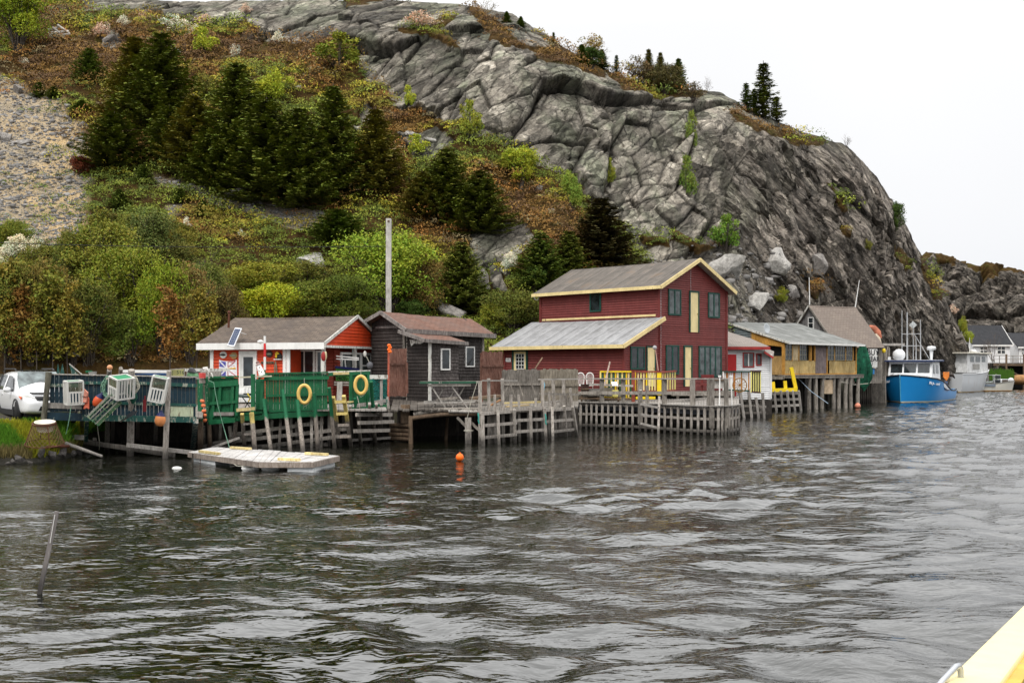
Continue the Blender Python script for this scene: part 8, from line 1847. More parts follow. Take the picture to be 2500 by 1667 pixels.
def top_bits():
 T = Thing('number_plate', P(433, 910, 35), 0, 'faded yellow plate with dark characters on the fence top', 'sign'); m = T.mbw(); m.slab([P(416, 919.5, 34.8), P(450, 919, 35), P(450, 900.5, 35), P(416, 903, 34.8)], (0, .03, 0)); m.build('plate', M_paint('faded_yellow', (.52, .50, .20), .2, .6, under=(.5, .48, .4)), T.e)
 m = T.mbw()
 for a, b in ((P(415, 902, 34.75), P(451, 899.5, 34.95)), (P(450, 900, 34.95), P(450, 920, 34.95))): m.bar(a, b, .03)
 m.build('frame', GREYWOOD, T.e); text_mesh('J  516', .17, 'characters', M_flat('dark_ink', (.03, .05, .03)), T.e, T.inv @ Matrix.Translation(P(435, 909.5, 34.78)), .003)
 T = Thing('tarp_bundle', P(468, 910, 35.2), 0, 'green and grey tarp heap on top of the blue fence', 'tarp'); m = T.mbw(); m.slab([P(455, 920, 35.1), P(481, 920, 35.1), P(476, 909, 35.1), P(464, 907, 35.1), P(457, 910, 35.1)], (0, .25, 0)); m.build('green_sheet', M_flat('mint_green', (.16, .34, .17), .7, var=.5), T.e, .03)
 m = T.mbw(); m.slab([P(456, 908, 35.05), P(477, 911, 35.05), P(470, 900, 35.05), P(463, 896, 35.05)], (0, .25, 0)); m.build('grey_sheet', M_flat('dark_grey_sheet', (.07, .07, .075), .8), T.e, .03)
 T = Thing('red_can', P(494, 916, 37.8), 0, 'weathered red can on top of the grey green post', 'can'); m = T.mbw(); m.cyl(P(494, 923, 37.8), P(494, 910, 37.8), .11, .12, 14); m.build('can', M_paint('faded_red', (.72, .09, .08), .25, .6, under=(.7, .4, .35)), T.e); m = T.mbw(); m.cyl(P(494, 935, 37.9), P(494, 924, 37.9), .115, .115, 14); m.build('grey_band', GREYWOOD, T.e)
 T = Thing('driftwood_figure', P(503, 915, 38.2), 0, 'pale curved driftwood piece leaning by the red can', 'driftwood'); m = T.mbw(); m.tube([P(496, 900, 38.2), P(503, 899, 38.2), P(505, 908, 38.2), P(510, 914, 38.2), P(511, 923, 38.2)], [.05, .08, .07, .05, .03], 8); m.tube([P(505, 906, 38.2), P(516, 912, 38.2), P(520, 921, 38.2)], [.03, .035, .02], 6); m.build('wood', WHITED, T.e)
 T = Thing('white_tub', P(224, 912, 34.2), 0, 'white tub with a green rim on the fence top', 'tub'); m = T.mbw(); m.lathe(P(226, 917, 34.2), [(.10, 0), (.13, .13), (.135, .13)], 14); m.build('tub', WHITEP, T.e); m = T.mbw(); m.box(tuple(P(217, 907, 34.2)), (.16, .14, .07)); m.build('green_box', GREENB, T.e)
 T = Thing('painted_board', P(147, 905, 33.9), 0, 'pointed dark green boards sticking up over the fence, left pair', 'board');
 for a, b, c in ((138, 146, 141), (146, 157, 152)): m = T.mbw(); m.slab([P(a, 915, 33.9), P(b, 915, 33.9), P(c, 888, 33.9)], (0, .03, 0)); m.build('board', TEALR, T.e)
 T = Thing('painted_board', P(185, 905, 33.9), 0, 'pointed green board and thin stick right of the left pair', 'board'); m = T.mbw(); m.slab([P(175, 914, 33.9), P(190, 914, 33.9), P(169, 889, 33.9)], (0, .03, 0)); m.build('board', TEALR, T.e); m = T.mbw(); m.bar(P(169, 888, 33.85), P(200, 914, 33.85), .03); m.build('stick', PALEWOOD, T.e)
top_bits()
def life_ring(u, v, Y, label):
 T = local_thing('life_ring', P(u, v, Y), hang(4, 0, 6), label, 'life ring', 'yellow life rings on the green boards'); m = MB(); K = 30; Rx, Rz, r = .21, .315, .062
 m.tube([(Rx*math.cos(t), 0, Rz*math.sin(t)) for t in [2*math.pi*i/K for i in range(K)]], r, 12, closed=True); m.build('ring', M_paint('ring_yellow', (.83, .55, .16), .0, .45, grain=4, dirt=.25, streak=False), T.e)
 m = MB(); m.tube([(0, 0, Rz+.04), (0, .02, Rz+.25)], .010, 5); m.tube([(-.05, 0, -Rz-.05), (0, 0, -Rz-.13), (.12, 0, -Rz-.05), (.27, .02, -.15)], .009, 5); m.build('rope', ROPE, T.e)
life_ring(743, 962, 38.3, 'yellow life ring on the wide green panel'); life_ring(881, 939.5, 39.5, 'yellow life ring on the narrow green panel at the right')
def lighthouse_toy():
 T = local_thing('toy_lighthouse', P(641, 918, 38.3), hang(0, -20, 0), 'small leaning white lighthouse model on the green fence', 'lighthouse model'); m = MB(); m.lathe((0, 0, 0), [(.14, 0), (.12, .05), (.075, .42), (.001, .42)], 14); m.build('tower', WHITEP, T.e)
 m = MB(); m.lathe((0, 0, .42), [(.10, 0), (.10, .03), (.06, .03), (.06, .10), (.08, .10), (.001, .16)], 12); m.build('lantern', M_flat('pink_grey', (.35, .22, .20)), T.e)
 m = MB();
 for z, x in ((.32, .03), (.22, -.03), (.15, .04)): m.box((x, -.09-.0*z, z), (.022, .06, .035))
 m.build('windows', BLACK, T.e); m = MB(); m.lathe((0, 0, -.05), [(.19, 0), (.17, .05), (.12, .08), (.001, .08)], 12); m.build('green_base', GREENB, T.e)
lighthouse_toy()
T_ = Thing('marker_pole', P(646, 905, 38.6), 0, 'thin red and white banded pole standing before the cabin wall', 'pole')
for v0, v1, mt in ((903, 871, WHITEP), (871, 838, M_paint('band_red', (.70, .03, .03))), (838, 820, WHITEP)): m = T_.mbw(); m.cyl(P(646.5, v0, 38.6), P(646.5, v1, 38.6), .045, .042, 10); m.build('band', mt, T_.e)
m = T_.mbw(); m.cyl(P(646.5, 930, 38.6), P(646.5, 903, 38.6), .03, .03, 8); m.build('shaft', GREENB, T_.e)
def bench_things():
 T = Thing('white_bench', P(598, 952, 40.5), 0, 'white slatted bench end seen through the gap in the green fence', 'bench'); m = T.mbw(); m.slab([P(583, 948, 40.5), P(614, 946, 40.5), P(614, 941, 40.5), P(583, 943, 40.5)], (0, .3, 0)); m.build('top', WHITEP, T.e)
 for i in range(9): m = T.mbw(); m.bar(P(584+i*3.5, 947, 40.5), P(584+i*3.5, 960, 40.4), .035, .02); m.build('slat', WHITEP, T.e)
 T = Thing('folding_table', P(596, 975, 39.7), 0, 'dark green folding table with a yellow leg brace in the fence gap', 'table'); m = T.mbw(); m.slab([P(579, 966, 39.5), P(609, 968, 39.5), P(609, 963, 40.1), P(579, 962, 40.1)], (0, 0, -.05)); m.build('table_top', M_flat('dark_table', (.01, .025, .02)), T.e)
 for a, b in (((590, 967), (611, 995)), ((612, 970), (598, 995))): m = T.mbw(); m.bar(P(*a, 39.7), P(*b, 39.7), .03); m.build('leg', MATS['dark_table'], T.e)
 m = T.mbw(); m.tube([P(604, 960, 39.6), P(611, 971, 39.6), P(607, 980, 39.6)], .025, 6); m.build('yellow_brace', YELP, T.e)
bench_things()
def porch_bits():
 T = Thing('red_buoy_bundle', P(791, 872, 42.5), 0, 'dark red and cream floats hanging from the cabin corner post', 'floats'); m = T.mbw(); m.ball(P(790, 870, 42.8), .13, 10, (.8, .6, 1.5)); m.build('red_float', M_paint('dark_red_float', (.30, .02, .02), streak=False), T.e); m = T.mbw(); m.ball(P(795, 868, 42.8), .08, 10, (.7, .6, 2.2)); m.build('cream_float', M_paint('cream_float', (.6, .5, .3), streak=False), T.e)
 T = Thing('grey_buoy', P(902, 890, 44.5), 0, 'grey rubber buoy hanging on a rope at the right porch post', 'buoy'); m = T.mbw(); m.ball(P(903, 892, 44.6), .14, 14, (1, .8, 1.1)); m.build('body', M_flat('grey_rubber', (.10, .10, .11)), T.e); m = T.mbw(); m.tube([P(892, 865, 44.6), P(897, 875, 44.6), P(901, 884, 44.6)], .014, 5); m.build('rope', ROPE, T.e); m = T.mbw(); m.ball(P(891, 864, 44.6), .10, 10, (.7, .7, 1.3)); m.build('pale_float', WHITED, T.e)
 T = Thing('green_dory', P(838, 920, 45.2), 0, 'lime green boat side with black netting seen through the cabin porch', 'boat'); m = T.mbw(); m.slab([P(820, 929, 44.8), P(866, 932, 45.6), P(866, 903, 45.6), P(820, 898, 44.8)], (0, .1, 0)); m.build('hull_side', M_paint('lime_green', (.10, .42, .06), 0, .4), T.e); m = T.mbw(); m.bar(P(819, 896, 44.7), P(876, 902, 45.7), .08, .10); m.build('gunwale', NAVY, T.e)
 net_mesh(T, [P(821, 928, 44.6), P(854, 930, 45.2), P(854, 912, 45.2), P(821, 911, 44.6)], 10, 6, .012, BLACK)
 m = T.mbw()
 for a, b in (((821, 869), (876, 874)), ((821, 876), (876, 878)), ((836, 875), (834, 896)), ((842, 876), (844, 896))): m.bar(P(*a, 45.0), P(*b, 45.2), .04)
 m.build('white_rail', WHITEP, T.e)
 T = Thing('trestle', P(840, 950, 41.5), 0, 'grey trestle under the green boat beside the yellow ladder', 'trestle');
 for u in (827, 833): m = T.mbw(); m.bar(P(u, 932, 41.5), P(u-2, 985, 41.5), .10); m.build('leg', PALEWOOD, T.e)
 m = T.mbw(); m.bar(P(816, 933, 41.5), P(858, 934, 41.5), .09, .07); m.bar(P(816, 939, 41.5), P(858, 940, 41.5), .07, .05); m.build('beam', GREYWOOD, T.e)
porch_bits()
for u0, v0, u1, v1, Y, mt, lab in ((508, 928, 524, 945, 37.7, ROPEG, 'green rope falling diagonally from the peeling green post'),):
 T_ = Thing('hanging_rope', P(u0, v0, Y), 0, lab, 'rope'); m = T_.mbw(); m.tube([P(508, 928, Y), P(522, 934, Y), P(526, 960, Y), P(532, 990, Y), P(540, 1020, Y), P(548, 1050, Y), P(560, 1092, Y-1.5)], .014, 5); m.build('rope', mt, T_.e)
T_ = Thing('hanging_rope', P(170, 1000, 33.2), 0, 'thin rope hanging from the first white trap to the grass', 'rope'); m = T_.mbw(); m.tube([P(174, 985, 33.2), P(171, 1010, 33.1), P(166, 1040, 33.1), P(161, 1060, 33.2)], .011, 5); m.build('rope', ROPEG, T_.e)
T_ = Thing('hanging_rope', P(240, 1060, 33.8), 0, 'thin pale rope hanging below the green round trap', 'rope'); m = T_.mbw(); m.tube([P(237, 1035, 33.6), P(240, 1060, 34), P(243, 1080, 34.4), P(242, 1098, 35)], .011, 5); m.build('rope', ROPE, T_.e)
T_ = Thing('hanging_rope', P(876, 1000, 39.2), 0, 'pale rope hanging from the right life ring into the water', 'rope'); m = T_.mbw(); m.tube([P(872, 967, 39.2), P(878, 990, 39.2), P(879, 1030, 39.4), P(884, 1078, 40)], .011, 5); m.build('rope', ROPE, T_.e)
# ---- crab pot with white tub, pipe and pole on the bank
def crab_pot():
 b = P(109, 1082, 32.75); T = Thing('crab_pot', b, 0, 'rusty conical net crab pot with a white tub on top, on the grass bank', 'crab pot'); h = .62
 m = T.mb(); K = 22
 for j in range(K):
  a0, a1 = 2*math.pi*j/K, 2*math.pi*(j+1)/K
  for i in range(5):
   r0, r1 = .55-.23*i/5, .55-.23*(i+1)/5; z0, z1 = h*i/5, h*(i+1)/5
   m.bar((r0*math.cos(a0), r0*math.sin(a0), z0), (r1*math.cos(a1), r1*math.sin(a1), z1), .009); m.bar((r0*math.cos(a1), r0*math.sin(a1), z0), (r1*math.cos(a0), r1*math.sin(a0), z1), .009)
 m.build('netting', M_flat('pot_net', (.20, .13, .06), .9), T.e)
 for r, z in ((.33, h), (.56, 0)): m = T.mb(); m.tube([(r*math.cos(t), r*math.sin(t), z) for t in [2*math.pi*i/24 for i in range(24)]], .013 if z == 0 else .022, 6, closed=True); m.build('hoop', RUST, T.e)
 for a in (.6, 2.2, 3.8, 5.4): m = T.mb(); m.bar((.33*math.cos(a), .33*math.sin(a), h), (.56*math.cos(a), .56*math.sin(a), 0), .02); m.build('leg', RUST, T.e)
 m = T.mb(); m.lathe((.02, 0, h-.2), [(.22, -.03), (.29, .24), (.305, .24), (.305, .255), (.285, .255), (.27, .22), (.001, .22)], 22); m.build('tub', M_paint('tub_cream', (.80, .72, .58), 0, .5, streak=False, dirt=.15), T.e)
 T.e.rotation_euler = (R(10), R(3), 0)
crab_pot()
T_ = Thing('rusty_pipe', P(135, 1090, 33.6), 0, 'rusty pipe lying level on the stones below the crab pot', 'pipe'); m = T_.mbw(); m.cyl(P(106, 1091, 33.3), P(168, 1089, 34.3), .045, .045, 10); m.build('pipe', RUST, T_.e)
T_ = Thing('wooden_pole', P(205, 1098, 34.6), 0, 'pale wooden pole sloping from the stones into the water', 'pole'); m = T_.mbw(); m.cyl(P(160, 1082, 34.4), P(250, 1114, 34.4), .065, .045, 10); m.build('pole', PALEWOOD, T_.e)
BANKROCK = mat_stone('bank_stone', (.05, .045, .04), (.13, .12, .11), (.22, .2, .19))
_k = 0
for u, v, w, h, lab in ((70, 1128, 24, 14, 'grey stone at the waterline, left of two'), (50, 1122, 30, 18, 'grey stone at the waterline below the long grass'), (18, 1130, 30, 10, 'flat grey stone at the left picture edge in the water'), (122, 1108, 34, 20, 'dark stone below the rusty pipe'), (150, 1104, 34, 18, 'brown stone right below the rusty pipe'), (175, 1106, 30, 14, 'low stone under the pale pole'), (100, 1100, 26, 18, 'dark stone left under the rusty pipe'), (205, 1105, 30, 10, 'flat stone in the shadow of the wharf'), (30, 1124, 22, 12, 'small stone between the two waterline stones'), (190, 1096, 26, 16, 'dark stone behind the pale pole')):
 Y = float(np.interp(u, su, sY))+.15; boulder(u, v, w, h*1.6, lab, BANKROCK, _k % 3, pos=P(u, v, Y)-V(0, 0, .03), group='stones along the bank'); _k += 1
# ---- float dock -----------------------------------------------------------------
def float_dock():
 T = Thing('floating_dock', WL(640, 1148), 0, 'low floating dock with grey planks on white foam blocks', 'floating dock')
 z = .28; pts = {}
 def G_(u, v, zz): Y = (CAMH-zz)*FPX/(v-HZ); return V(XU(u, Y), Y, zz)
 A, B, C_ = G_(460, 1103, z), G_(632, 1127, z), G_(764, 1127, z); D, E, F_ = G_(828, 1112, z), G_(600, 1094, z), G_(518, 1091, z)
 def strip(p0, p1, q1, q0, n, nm, mat, seed):
  rd = random.Random(seed); m = T.mbw()
  for i in range(n):
   a, b = (i+.03)/n, (i+.96)/n; dz = rd.uniform(-.008, .008); m.slab([p0.lerp(p1, a)+V(0, 0, dz), p0.lerp(p1, b)+V(0, 0, dz), q0.lerp(q1, b)+V(0, 0, dz), q0.lerp(q1, a)+V(0, 0, dz)], (0, 0, -.045))
  m.build(nm, mat, T.e)
 LW = M_wood('dock_plank', (.36, .345, .33), (.52, .50, .48), (.20, .18, .17)); strip(A, B, E.lerp(D, .25), F_, 12, 'planks', LW, 1); strip(B, C_, D, E.lerp(D, .25), 10, 'planks', LW, 2)
 dz = V(0, 0, -.085)
 for a, b in ((A, B), (B, C_), (C_, D)): m = T.mbw(); m.bar(a+dz, b+dz, .05, .15); m.build('side_board', M_wood('dock_side', (.20, .16, .13), (.34, .29, .25)), T.e)
 FO = M_paint('foam_white', (.72, .74, .74), 0, .6, dirt=.2)
 for p, q, n in ((A.lerp(B, .04), A.lerp(B, .40), 0), (B.lerp(C_, .35)+V(.2, 0, 0), C_, 1)):
  ins = V(.05, .05, 0); m = T.mbw(); m.slab([p+ins+V(0, 0, -.15), q+ins+V(-.05, 0, -.15), q+V(.1, 1.3, -.15), p+V(.3, 1.3, -.15)], (0, 0, -.45)); m.build('foam_block', FO, T.e, .02)
 m = T.mbw(); p, q = C_, D; m.slab([p+V(-.12, .08, -.2), q+V(-.12, -.02, -.2), q+V(-.6, .3, -.2), p+V(-.6, .3, -.2)], (0, 0, -.45)); m.build('foam_block', FO, T.e, .02)
 for u, v in ((612, 1141), (661, 1142)): m = T.mbw(); w = G_(u, v, .05); m.lathe(w, [(.001, -.27), (.10, -.22), (.13, 0), (.10, .22), (.001, .27)], 14, Matrix.Rotation(R(85), 3, 'Y')); m.build('fender', WHITEP, T.e)
 for u0, v0, u1, v1 in ((564, 1092, 612, 1095), (746, 1106, 800, 1109), (680, 1120, 732, 1122), (488, 1101, 535, 1107)): m = T.mbw(); m.bar(G_(u0, v0, z+.05), G_(u1, v1, z+.05), .10, .07); m.build('cleat_board', YELWOOD, T.e)
 for u, v in ((705, 1133), (752, 1133), (797, 1122)): m = T.mbw(); w = G_(u, v-3, z-.1); m.box(tuple(w+V(0, -.05, 0)), (.05, .03, .17)); m.build('yellow_strap', M_flat('strap_yellow', (.75, .60, .03)), T.e)
 for u, v in ((471, 1128), (491, 1130), (506, 1130)): m = T.mbw(); w = G_(u, 1106, z); m.bar(w+V(0, -.03, 0), w+V(0, -.03, -.45), .05, .03); m.build('hanging_strap', RUST if u == 491 else DARKWOOD, T.e)
 m = T.mbw(); m.tube([G_(540, 1105, z+.02), G_(556, 1120, z-.1)+V(0, -.06, 0), G_(580, 1136, .1)+V(0, -.1, 0), G_(612, 1140, .08)], .013, 5); m.build('rope', ROPE, T.e)
 T2 = Thing('white_float', WL(432, 1141.5), 0, 'small white float half sunk left of the floating dock', 'float'); m = T2.mb(); m.ball((0, 0, -.02), .10, 12, (1.5, .8, .6)); m.build('float', WHITEP, T2.e)
float_dock()
for u, v, r, mt, lab in ((1122.5, 1124, .125, FLUO, 'bright orange ball buoy floating in open water'), (2094, 996, .20, M_paint('salmon_float', (.75, .28, .18), 0, .5, streak=False), 'salmon pink ball buoy floating near the pile building')):
 w = WL(u, v); T_ = Thing('mooring_buoy', w, 0, lab, 'mooring buoy'); m = T_.mb(); m.ball((0, 0, r*.8), r, 20); m.lathe((0, 0, r*1.76), [(r*.2, 0), (r*.22, .03), (.001, .035)], 10); m.build('ball', mt, T_.e)
# ---- deck furniture near the red house
def hoop_chair(u, v, Y, label):
 T = Thing('hoop_back_chair', P(u, 968, Y), 0, label, 'chair', 'white hoop back chairs on the wharf'); m = T.mbw(); w, h = 9.0, 27
 m.tube([P(u-w*.8, 938, Y), P(u-w, 920, Y)]+[P(u-w*math.cos(a), 920-10*math.sin(a), Y) for a in np.linspace(.2, 2.94, 9)]+[P(u+w, 920, Y), P(u+w*.8, 938, Y)], .028, 6); m.build('hoop_back', WHITEP, T.e)
 for i in range(5): m = T.mbw(); x = u-5+i*2.5; m.bar(P(x, 938, Y), P(x*1.0+(x-u)*.2, 911+abs(i-2)*1.2, Y), .016); m.build('spindle', WHITEP, T.e)
 m = T.mbw(); m.slab([P(u-9, 940, Y-.1), P(u+9, 940, Y-.1), P(u+8, 938, Y+.3), P(u-8, 938, Y+.3)], (0, 0, -.04)); m.build('seat', WHITEP, T.e)
 for du in (-7, 7): m = T.mbw(); m.bar(P(u+du, 940, Y), P(u+du*1.1, 965, Y), .03); m.build('leg', WHITEP, T.e)
hoop_chair(1417.5, 912, 52.6, 'left white hoop back chair against the red wall'); hoop_chair(1440, 912, 52.5, 'right white hoop back chair against the red wall')
def clutter():
 T = Thing('work_table', P(1460, 975, 51), 0, 'weathered grey table and shelf of planks left of the yellow railing', 'table')
 for a, b, c, d, Y, mt in ((1438, 938, 1545, 942, 51.3, PALEWOOD), (1416, 962, 1515, 966, 51, GREYWOOD), (1414, 972, 1540, 974, 50.9, BROWNWOOD)): m = T.mbw(); m.bar(P(a, b, Y), P(c, d, Y), .3, .09); m.build('plank', mt, T.e)
 prect(T, 1473, 946, 1500, 966, 51.2, .1, M_flat('brown_grey_panel', (.17, .15, .12), .9), 'panel'); prect(T, 1437, 948, 1468, 955, 51.3, .1, PALEWOOD, 'shelf')
 for u in (1420, 1466, 1510): m = T.mbw(); m.bar(P(u, 944, 51.4), P(u, 986, 51.4), .09); m.build('leg', BROWNWOOD, T.e)
 T = Thing('crate', P(1428, 955, 51), 0, 'dark brown wooden crate left of the grey work table', 'crate'); prect(T, 1419, 938, 1438, 956, 51, .4, M_wood('dark_crate', (.05, .025, .02), (.10, .05, .04)), 'box'); pbar(T, 1418, 950, 50.95, 1438, 949, 50.95, .04, .06, BROWNWOOD, 'slat')
 T = Thing('yellow_bucket', P(1502, 966, 50.8), 0, 'pale yellow bucket among the clutter behind the wharf rail', 'bucket'); m = T.mbw(); m.cyl(P(1502, 968, 50.8), P(1502, 952, 50.8), .13, .16, 14); m.build('bucket', LYEL, T.e)
 T = Thing('white_board', P(1503, 935, 51), 0, 'white slatted boards leaning against the yellow railing', 'board')
 for i in range(3): m = T.mbw(); m.slab([P(1495+i*5, 942, 51), P(1499+i*5, 942, 51), P(1496+i*5, 931, 51.2), P(1492+i*5, 932, 51.2)], (0, .02, 0)); m.build('slat', WHITEP, T.e)
 T = Thing('leaning_plank', P(1480, 943, 51), 0, 'pale pinkish plank leaning upright against the red wall', 'plank'); m = T.mbw(); m.bar(P(1475, 943, 50.6), P(1489, 883, 51.6), .07, .03, up=(0, 1, 0)); m.build('plank', M_wood('pink_plank', (.42, .31, .25), (.56, .43, .36)), T.e)
 T = Thing('leaning_plank', P(1310, 895, 49), 0, 'short brown stick leaning over the grey fence at the red wall', 'stick'); m = T.mbw(); m.bar(P(1306, 900, 49.2), P(1324, 873, 49.6), .06, .05, up=(0, 1, 0)); m.build('stick', BROWNWOOD, T.e)
 T = Thing('globe_lamp', P(1603, 905, 52.2), 0, 'round grey globe on a leaning pinkish pole before the cream door', 'lamp'); m = T.mbw(); m.ball(P(1598.5, 848.5, 52.4), .105, 14); m.build('globe', M_flat('grey_globe', (.40, .39, .40), .6, var=.5, sc=20), T.e); m = T.mbw(); m.cyl(P(1600, 852, 52.4), P(1607, 905, 52.3), .022, .025, 7); m.build('pole', M_flat('pink_pole', (.45, .28, .22)), T.e)
 T = Thing('red_bench', P(1735, 950, 52), 0, 'dark red wooden bench between house and wharf rail', 'bench'); MR = M_paint('bench_red', (.15, .02, .018), .1, .6)
 for a, b, c, d, Y, h in ((1712, 919, 1743, 919, 52, .18), (1711, 939, 1745, 939, 51.8, .08), (1740, 937, 1760, 937, 51.6, .08)): m = T.mbw(); m.bar(P(a, b, Y), P(c, d, Y), .3 if b > 930 else .05, h); m.build('seat' if b > 930 else 'backrest', MR, T.e)
 for u in (1714, 1741, 1757): m = T.mbw(); m.bar(P(u, 918, 51.9), P(u, 958, 51.9), .08); m.build('leg', MR, T.e)
 T = Thing('grey_hut_box', P(1768, 945, 49), 0, 'low grey boarded box at the right end of the wharf rail', 'box'); prect(T, 1747, 929, 1775, 948, 49, .5, M_wood('box_grey', (.30, .28, .26), (.42, .40, .37)), 'box'); prect(T, 1745, 926, 1778, 929, 48.9, .7, BROWNWOOD, 'lid')
 T = Thing('wagon_wheel', P(1807, 945, 56.5), 0, 'rusty spoked wagon wheel leaning on the white and orange railing', 'wheel'); c = P(1806, 940, 56); m = T.mbw(); m.tube([c+V(.36*math.cos(t), 0, .36*math.sin(t)) for t in [2*math.pi*i/24 for i in range(24)]], .025, 6, closed=True); m.build('rim', M_flat('rust_orange', (.26, .13, .03), .9), T.e)
 for i in range(6): a = math.pi*i/6; m = T.mbw(); m.bar(c-V(.35*math.cos(a), 0, .35*math.sin(a)), c+V(.35*math.cos(a), 0, .35*math.sin(a)), .02); m.build('spoke', MATS['rust_orange'], T.e)
 T = Thing('blue_rope', P(1328, 945, 45.5), 0, 'light blue rope looped on the grey fence rail', 'rope'); m = T.mbw(); m.tube([P(1326, 932, 45), P(1324, 940, 45), P(1328, 948, 45), P(1327, 958, 45)], .025, 6); m.tube([P(1328, 932, 45), P(1330, 940, 45), P(1328, 950, 45)], .02, 6); m.build('rope', M_flat('lightblue_rope', (.20, .45, .60)), T.e)
 for (u, v, Y, lab) in ((1332, 1020, 42.6, 'teal rope tied round a lattice wharf post, right one'), (1168, 1018, 40, 'teal rope tied at the left end of the lattice wharf')):
  T = Thing('teal_rope', P(u, v, Y), 0, lab, 'rope'); m = T.mbw(); m.tube([P(u-1, v-10, Y-.15), P(u+1, v, Y-.18), P(u, v+8, Y-.15), P(u+2, v+16, Y-.15)], .028, 6); m.build('rope', ROPET, T.e)
clutter()
# ---- things by the workshop and store
def east_bits():
 T = Thing('plywood_board', P(2020, 945, 72), 0, 'square tan plywood sheet hung between the piles under the workshop', 'plywood sheet'); prect(T, 2004, 927, 2036, 961, 74.5, .05, M_wood('tan_ply', (.46, .34, .22), (.58, .45, .31), sc=3), 'sheet', Y1=75.5)
 T = Thing('green_fishing_net', P(2108, 900, 86), 0, 'dark green fishing net hanging from the roof corner down to the water', 'fishing net')
 GN = M_flat('net_green', (.008, .085, .045), .9, var=.7, sc=3); rd = random.Random(4); m = T.mbw()
 for i in range(30):
  k = i/29; x0 = 2100+k*12; x1 = 2090+k*36; pts = [P(x0, 842, 84+rd.uniform(0, .4)), P(x0*.5+x1*.5+rd.uniform(-1, 1), 870, 84), P(x1, 905, 84+rd.uniform(-.3, .3)), P(x1+rd.uniform(-1, 1), 938-abs(k-.4)*25, 84), P(2102+k*15, 955-abs(k-.5)*20, 84)]
  m.tube(pts, [.05, .12, .17, .13, .03], 6)
 m.build('net_folds', GN, T.e)
 T = Thing('painted_sign', P(2131, 875, 85), 0, 'white hand lettered board reading BUY GEAR beside the green net', 'sign'); Y = 84.6; m = T.mbw(); m.slab([P(2120, 896, Y), P(2142, 896, Y+.4), P(2142, 852, Y+.4), P(2120, 852, Y)], (0, .06, 0)); m.build('board', WHITEP, T.e)
 for s_, v, z_ in (('BUY', 861, .62), ('GEAR', 877, .52)): text_mesh(s_, z_, 'lettering', M_flat('sign_ink', (.03, .03, .035)), T.e, T.inv @ Matrix.Translation(P(2131.5, v, Y-.05)) @ Matrix.Rotation(R(10), 4, 'Z') @ Matrix.Scale(.85, 4, (1, 0, 0)), .004, bold=.012)
 m = T.mbw(); m.bar(P(2131, 885, Y-.05), P(2129, 892, Y-.05), .06, .02); m.bar(P(2126, 888, Y-.05), P(2129, 893, Y-.05), .06, .02); m.build('arrow', MATS['sign_ink'], T.e)
 T = Thing('blue_bin', P(2131, 912, 85), 0, 'bright blue plastic bin under the painted sign', 'bin'); prect(T, 2125, 899, 2135, 913, 85, .5, M_flat('bin_blue', (.05, .25, .60), .4), 'bin'); prect(T, 2124, 896, 2139, 899, 84.9, .6, WHITED, 'lid')
 T = Thing('tarp_roll', P(2136, 815, 89), 0, 'faded orange tarp and nets bundled behind the store roof', 'tarp'); m = T.mbw(); m.tube([P(2122, 796, 89), P(2132, 800, 89), P(2142, 812, 89), P(2149, 826, 89)], [.1, .25, .3, .15], 10); m.build('orange_tarp', M_flat('faded_orange', (.50, .17, .10), .8, var=.5, sc=2), T.e); m = T.mbw(); m.tube([P(2137, 815, 88.6), P(2143, 828, 88.6), P(2148, 838, 88.6)], [.1, .25, .15], 8); m.build('cream_bundle', M_flat('cream_bundle', (.6, .5, .38), .8), T.e)
 T = Thing('lantern_float', P(2157, 858, 90), 0, 'yellow and red float hanging on the grey uprights by the blue boat', 'float'); m = T.mbw(); m.ball(P(2158, 856, 90), .16, 10, (1, 1, 1.2)); m.build('yellow_float', YELP, T.e); m = T.mbw(); m.ball(P(2155, 857, 90.2), .15, 10, (1, 1, 1.1)); m.build('red_float', RUST, T.e)
 T = Thing('mooring_line', P(2100, 930, 85), 0, 'pale mooring line running from the blue boat to the workshop piles', 'rope'); m = T.mbw(); m.tube([P(2148, 926, 88), P(2120, 936, 84), P(2085, 939, 79), P(2055, 932, 75)], .03, 5); m.build('line', ROPE, T.e)
 T = Thing('mooring_line', P(1990, 950, 73), 0, 'blue white line slanting down under the workshop', 'rope'); m = T.mbw(); m.tube([P(1932, 900, 74), P(1950, 925, 73.4), P(1980, 955, 73), P(2022, 985, 72.5)], .025, 5); m.build('line', M_flat('blue_line', (.35, .45, .55)), T.e)
 T = Thing('driftwood_pile', hill_at(140, 92, .2), 0, 'heap of bleached driftwood logs beside the big green bush', 'driftwood'); q = hill_at(140, 92, .3)
 for a, b in (((118, 74), (150, 66)), ((118, 82), (168, 76)), ((122, 88), (172, 84)), ((128, 68), (160, 90)), ((120, 92), (158, 90)), ((140, 62), (170, 82))): m = T.mbw(); m.cyl(P(a[0], a[1], q.y-.5), P(b[0], b[1], q.y-.3), .13, .08, 7); m.build('log', M_wood('bleached_log', (.42, .39, .35), (.6, .57, .52)), T.e)
 T = Thing('fallen_branch', P(170, 862, 50), 0, 'pale fallen branch lying under the thicket behind the car', 'branch'); m = T.mbw(); m.tube([P(60, 845, 50), P(110, 852, 49.8), P(150, 850, 49.5), P(195, 870, 49.3)], [.04, .06, .05, .03], 6); m.build('branch', BARKP, T.e)
east_bits()
